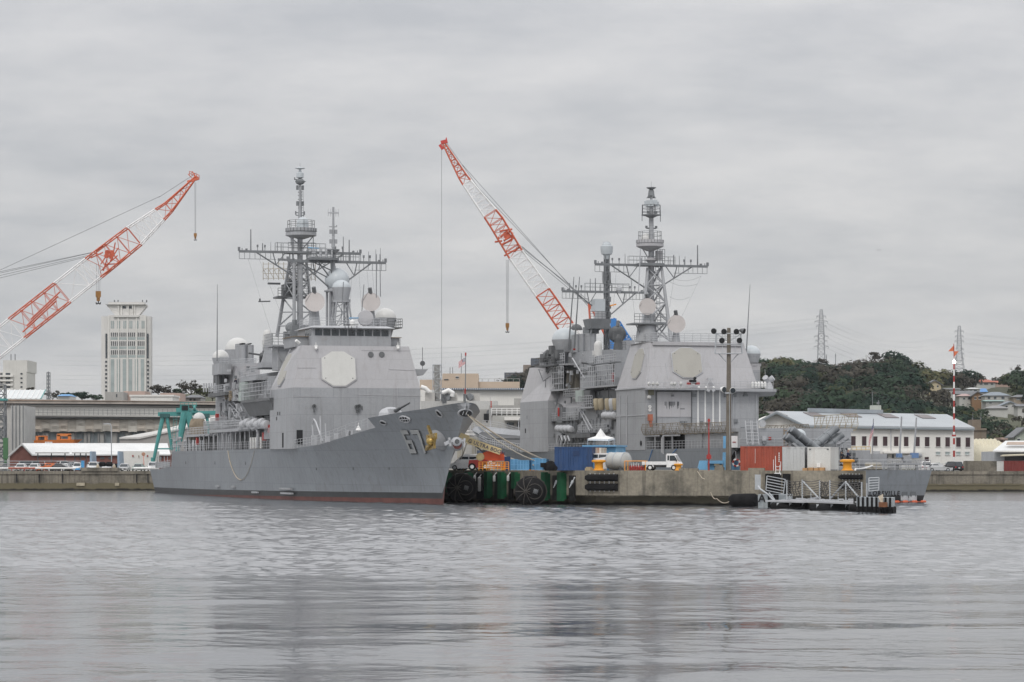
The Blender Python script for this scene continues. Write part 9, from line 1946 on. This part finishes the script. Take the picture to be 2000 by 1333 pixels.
tree('bare tree on the skyline above the red-roofed house',1980,734,1560,6,4,3,14,bare=True)
tree('round dark evergreen on the ridge left of the bare flat-crowned tree',1668,742,1490,7,5,0,21)
tree('tall dark evergreen clump on the ridge just left of the nearer pylon',1572,736,1490,7.5,6,0,22)
for i,(px,yt,wpx,mi,lab)in enumerate(((103,763,17,3,'brownish round tree right of the short lattice mast'),(131,768,22,0,'dark evergreen left of the blue-roofed building top'),(160,765,26,0,'largest dark evergreen between the mast and the tower'),(186,771,20,1,'low dark tree against the foot of the tower'),(60,757,12,3,'small brown treetop above the glass roof'),(315,753,34,3,'wide brown dome-shaped tree right of the tower'),(345,757,24,1,'green tree in front of the brown round one'),(372,745,34,3,'tall grey-brown tree above the grey house'),(398,756,28,2,'olive tree right of the tall grey-brown tree'),(415,762,26,3,'brown tree partly behind the aft mast house'),(352,772,20,1,'low green tree left of the grey house'),(118,772,14,1,'small dark tree above the blue roof'))):
 Yt_=1060 if px<250 else 1120;pyb=794 if px>80 else 770;tree(lab,px,pyb,Yt_,(pyb-yt)*Yt_/F*1.2,wpx*.5*Yt_/F,mi,40+i,group='single trees behind the left sheds')
tree('dark tree mass on the slope beside the hillside flats',1058,760,1480,11,8,1,61);tree('dark tree on the slope below the hillside flats',1028,775,1460,10,9,0,62);tree('brown tree at the foot of the slope behind the factory',1012,782,1440,9,8,3,63)
def house(label,px0,px1,yt,ye,yb,Y,wall,roof,kind='hip',wins=(),D=10):
 r=thing('house',label,'house',(X_((px0+px1)/2,Y),Y+D/2,Z_(yb,Y)-4),0,'houses on the hillside');x0,x1,ze,zt=X_(px0,Y),X_(px1,Y),Z_(ye,Y),Z_(yt,Y);mb=MB();mb.box(x0,Y,Z_(yb,Y)-6,x1,Y+D,ze);part('wall',mb,wall,r,True);e=.8;mb=MB()
 if kind=='hip':w=min((x1-x0)*.32,D*.5);mb.prism([(x0-e,Y-e),(x1+e,Y-e),(x1+e,Y+D+e),(x0-e,Y+D+e)],ze,zt,[(x0+w,Y+D*.5-.3),(x1-w,Y+D*.5-.3),(x1-w,Y+D*.5+.3),(x0+w,Y+D*.5+.3)])
 elif kind=='gable':m=(x0+x1)/2;mb.extr([(x0-e,Y-e,ze-.3),(m,Y-e,zt),(x1+e,Y-e,ze-.3),(x1+e,Y-e,ze),(m,Y-e,zt+.5),(x0-e,Y-e,ze)],0,(0,D+2*e,0));m2=MB();m2.extr([(x0,Y+.02,ze-.01),(x1,Y+.02,ze-.01),(m,Y+.02,zt)],0,(0,.5,0));part('gable_wall',m2,wall,r,True)
 elif kind=='side':mb.extr([(x0-e,Y-e,ze),(x0-e,Y+D/2,zt),(x0-e,Y+D+e,ze)],0,(x1-x0+2*e,0,0))
 else:mb.box(x0-e,Y-e,ze,x1+e,Y+D+e,zt)
 part('roof',mb,roof,r,True,split=False)
 for(a,b,c,d)in wins:win(r,a,c,b,d,Y,frame=WHT)
 return r
CREAM=paint('cream_wall',(.50,.43,.29),.85,.05,.3,world=True);GW=paint('grey_white_wall',(.48,.48,.46),.85,.06,.3,world=True);BRN=paint('brown_timber_wall',(.25,.15,.08),.85,.1,.5,world=True)
house('cream house with a grey roof alone on the wooded slope',1813,1838,744,752,758,1290,CREAM,GROOF,'gable',((1830,1833,753,757),),8);
house('white house with a red hipped roof, highest of the hillside group',1908,1944,741,747,757,1420,GW,RROOF,'hip',((1913,1919,749,752),(1922,1930,749,752),(1935,1940,749,752)))
house('low house with a red roof right of the highest red-roofed one',1946,1972,743.5,748,753,1440,PINK,RROOF,'side')
house('white flat-roofed house with a stepped top beside the blue tarpaulin roof',1890,1914,757,760,768,1340,GW,paint('off_white_roof',(.55,.56,.56),.6,world=True),'hip',((1894,1898,762,765),(1902,1908,762,765)))
house('house under a bright blue tarpaulin roof',1913,1926,758.5,766,771,1350,GW,paint('blue_tarp_roof',(.10,.24,.50),.6,world=True),'side')
house('grey-roofed house at the left of the hillside group',1848,1874,758,761,766,1330,GW,GROOF,'side',((1852,1856,762,765),));house('wide grey-roofed house behind the pink one',1868,1902,763,770,775,1310,GW,GROOF,'side')
house('pink and white house left of the brown timber one',1874,1898,769,774,788,1280,GW,paint('pink_roof',(.40,.29,.28),.8,world=True),'hip',((1881,1885,777,781),(1890,1895,776,781)))
house('brown timber house with a grey gable roof',1899,1920,766,774,786,1275,BRN,GROOF,'gable',((1903,1907,776,780),(1911,1916,775,780)))
house('large white house with a grey hipped roof mid-way in the hillside group',1924,1971,765.5,773,784,1260,GW,paint('blue_grey_tile',(.22,.25,.28),.8,.1,.5,world=True),'hip',((1929,1934,775,780),(1941,1946,775,780),(1956,1962,775,780)))
house('house with a pale teal flat roof in front of the large white one',1926,1960,781.5,784,793,1230,GREYB,paint('teal_roof',(.25,.36,.34),.7,world=True),'side',((1932,1937,786,789),))
house('grey-roofed house right of the teal-roofed one',1958,1988,786,792,800,1215,GW,paint('blue_grey_tile',(.22,.25,.28),.8,.1,.5,world=True),'gable',((1964,1968,793,796),))
house('tan house with dark windows at the right edge of the hillside',1980,2012,771,776,789,1250,paint('tan_wall',(.30,.25,.20),.85,world=True),GROOF,'hip',((1985,1992,778,781),(1997,2001,778,781)))
house('low grey hip-roofed house lowest in the hillside group',1930,1968,792,798,806,1190,GW,paint('pale_grey_tile',(.25,.25,.25),.8,.1,.5,world=True),'hip');house('grey-roofed house at the right edge below the tan one',1988,2014,789,794,803,1200,GW,GROOF,'side')
house('dark ridge house with pale gable just right of the nearer pylon',1628,1656,712,719,726,1545,GREYB,GROOF,'side',((1646,1650,720,723),))
house('pale green house with a dark roof at the right edge behind the metal shed',1983,2020,838,854,880,800,paint('pale_green_wall',(.36,.40,.34),.85,world=True),GROOF,'gable',((1987,1992,857,863),),12);house('small pink house behind the metal shed',1960,1984,855,859,870,820,PINK,PINK,'flat')
r=thing('water_tower','brown concrete blockhouse with parapet on the hillside','tower',(X_(1908,820),824,30));mb=MB();mb.box(X_(1899,820),820,G,X_(1916,820),828,Z_(820,820));mb.box(X_(1902,819),818.5,G,X_(1926,819),829,Z_(839,820));mb.box(X_(1897,819),818,Z_(841,819),X_(1926,819),830,Z_(837,819));part('tower',mb,paint('brown_concrete',(.20,.165,.13),.9,.15,.3,streak=.3,world=True),r,True,split=False)
for px in(1899.5,1915.5):mb=MB();mb.tube(at(px,820,821),at(px,816,821),.2);mb.tube(at(px+.5,820,822),at(px+.5,806,822),.07);part('roof_post',mb,MASTG,r,True)
def person(label,foot,rz,top,trs,pose='stand',cap=(.03,.03,.035),group=None,h=1.75):
 """continuous skinned body with jacket, trousers and headgear following it"""
 k=h/1.75;r=thing('person',label,'person',foot,rz,group)
 J={'pel':(0,0,.95),'bel':(0,0,1.1),'che':(.01,0,1.34),'nek':(.01,0,1.50),'hd1':(.03,0,1.60),'hd2':(.03,0,1.70)}
 ed=[('pel','bel'),('bel','che'),('che','nek'),('nek','hd1'),('hd1','hd2')];rad={'pel':(.15,.12),'bel':(.14,.105),'che':(.17,.12),'nek':(.055,.055),'hd1':(.08,.095),'hd2':(.075,.09)}
 for s,n in((-1,'l'),(1,'r')):
  a=.0 if pose=='stand' else .25
  J.update({'sh'+n:(0,s*.19,1.42),'el'+n:(-.03+a*.5,s*.27,1.14),'wr'+n:(.05+a,s*.26,.92+a*.7),'hn'+n:(.08+a,s*.25,.84+a*.8),'hp'+n:(0,s*.09,.90),'kn'+n:(.02*s,s*.11,.50),'an'+n:(-.02,s*.12,.09),'to'+n:(.14,s*.14,.04)})
  ed+=[('che','sh'+n),('sh'+n,'el'+n),('el'+n,'wr'+n),('wr'+n,'hn'+n),('pel','hp'+n),('hp'+n,'kn'+n),('kn'+n,'an'+n),('an'+n,'to'+n)]
  rad.update({'sh'+n:(.07,.07),'el'+n:(.045,.045),'wr'+n:(.03,.03),'hn'+n:(.035,.03),'hp'+n:(.095,.095),'kn'+n:(.06,.06),'an'+n:(.04,.04),'to'+n:(.04,.03)})
 def skin(name,keys,mat,grow):
  ks=[q for q in J if q in keys];ix={q:i for i,q in enumerate(ks)};me=bpy.data.meshes.new(name);me.from_pydata([tuple(c*k for c in J[q])for q in ks],[(ix[a],ix[b])for a,b in ed if a in ix and b in ix],[])
  o=bpy.data.objects.new(name,me);COL.objects.link(o);m=o.modifiers.new('skin','SKIN');m.use_smooth_shade=True;sv=me.skin_vertices[0].data
  for q in ks:g=(.60 if name=='body' else 1.0)if q in('pel','bel','che')or q[:2]in('sh','hp','kn')else 1;sv[ix[q]].radius=((rad[q][0]*g+grow)*k,(rad[q][1]*g+grow)*k);sv[ix[q]].use_root=q==ks[0]
  s=o.modifiers.new('sub','SUBSURF');s.levels=1;s.render_levels=1
  dg=bpy.context.evaluated_depsgraph_get();me2=bpy.data.meshes.new_from_object(o.evaluated_get(dg));me2.name=name;bpy.data.objects.remove(o);me2.materials.clear();me2.materials.append(mat)
  o2=bpy.data.objects.new(name,me2);COL.objects.link(o2);o2.parent=r;return o2
 skin('body',set(J),paint('skin_tone',(.42,.26,.18),.6),0)
 skin('jacket',{'pel','bel','che','nek','shl','shr','ell','elr','wrl','wrr'},paint('cloth_%s'%(top,),top,.9),.034);skin('trousers',{'pel','hpl','hpr','knl','knr','anl','anr'},paint('cloth_%s'%(trs,),trs,.9),.016);skin('shoes',{'anl','anr','tol','tor'},paint('black_trim',(.03,.03,.03),.5),.012)
 mb=MB();mb.smooth=True;mb.dome((.03*k,0,1.665*k),.105*k,12,(0,0,1),0);mb.cbox((.12*k,0,1.675*k),(.1,.14,.02));part('cap',mb,paint('cap_%s'%(cap,),cap,.8),r,split=False)
 mb=MB();[mb.dome((.115*k,s*.035*k,1.645*k),.012*k,6)for s in(-1,1)];mb.cbox((.125*k,0,1.61*k),(.03,.025,.04));part('face',mb,paint('dark_features',(.12,.06,.05),.6),r,split=False)
q=Q1(460.8,762,-5.6);w=S1.world(q);w.z=q.z-.05
mb=MB();mb.box(q.x-3,-6.6,q.z-.4,q.x+2.5,-5.0,q.z-.06);part('walkway',mb,HAZE,A)
person('person in dark coveralls standing on a high gallery amidships of the warship numbered 67',w,R(-100),(.012,.014,.03),(.012,.014,.03),h=1.75)
for i,(px,py,col,lab)in enumerate(((1632,888,(.03,.09,.13),'person in a teal jacket at the left of the three on the stern deck'),(1644,887,(.02,.02,.025),'person in black in the middle of the three on the stern deck'),(1656,885,(.015,.02,.05),'person in navy with a reddish cap, rightmost of the three on the stern deck'))):
 p=P2(px,895,-156);w=S2.world(p);w.z=Z_(py,w.y)-1.7+.25;person(lab,w,R(-90+i*25),col,(.02,.02,.03),'work',(.2,.05,.04)if i==2 else(.02,.02,.02),'crew on the stern deck')
mb=MB();zz=Z_(887,S2.world(P2(1644,895,-156)).y)-1.7+.22;mb.box(-157.5,P2(1664,0,-156).y,3.9,-154.2,P2(1624,0,-156).y,zz);part('raised_deck',mb,HAZE,B)
mb=MB();c=at(1716.5,489,900)
for s in(-1,1):mb.poly([c+Vector((0,-.15,0)),c+Vector((s*.35,0,.16)),c+Vector((s*.75,.1,.05)),c+Vector((s*.3,.18,.03)),c+Vector((0,.2,0))]);
mb.lathe([(.01,-.3),(.07,-.12),(.08,.05),(.02,.3)],c,8,(.3,1,0));solo('bird',mb,DARKG,'tiny dark gull gliding in the sky above the wooded hill','bird',smooth=True)
dup_={k:v for k,v in LABELS.items()if len(v)>1}
for k,v in dup_.items():print('DUP LABEL',k,len(v))
hm=bpy.data.materials.new('haze_air');hm.use_nodes=True;n=hm.node_tree.nodes;n.clear();o_=n.new('ShaderNodeOutputMaterial');v_=n.new('ShaderNodeVolumePrincipled')
v_.inputs['Color'].default_value=(.93,.95,1,1);v_.inputs['Density'].default_value=.000035;v_.inputs['Anisotropy'].default_value=.2;hm.node_tree.links.new(v_.outputs[0],o_.inputs['Volume'])
mb=MB();mb.box(-3600,-260,-3.6,3600,9300,170);solo('haze',mb,hm,'thin grey harbour haze',None,kind='stuff')
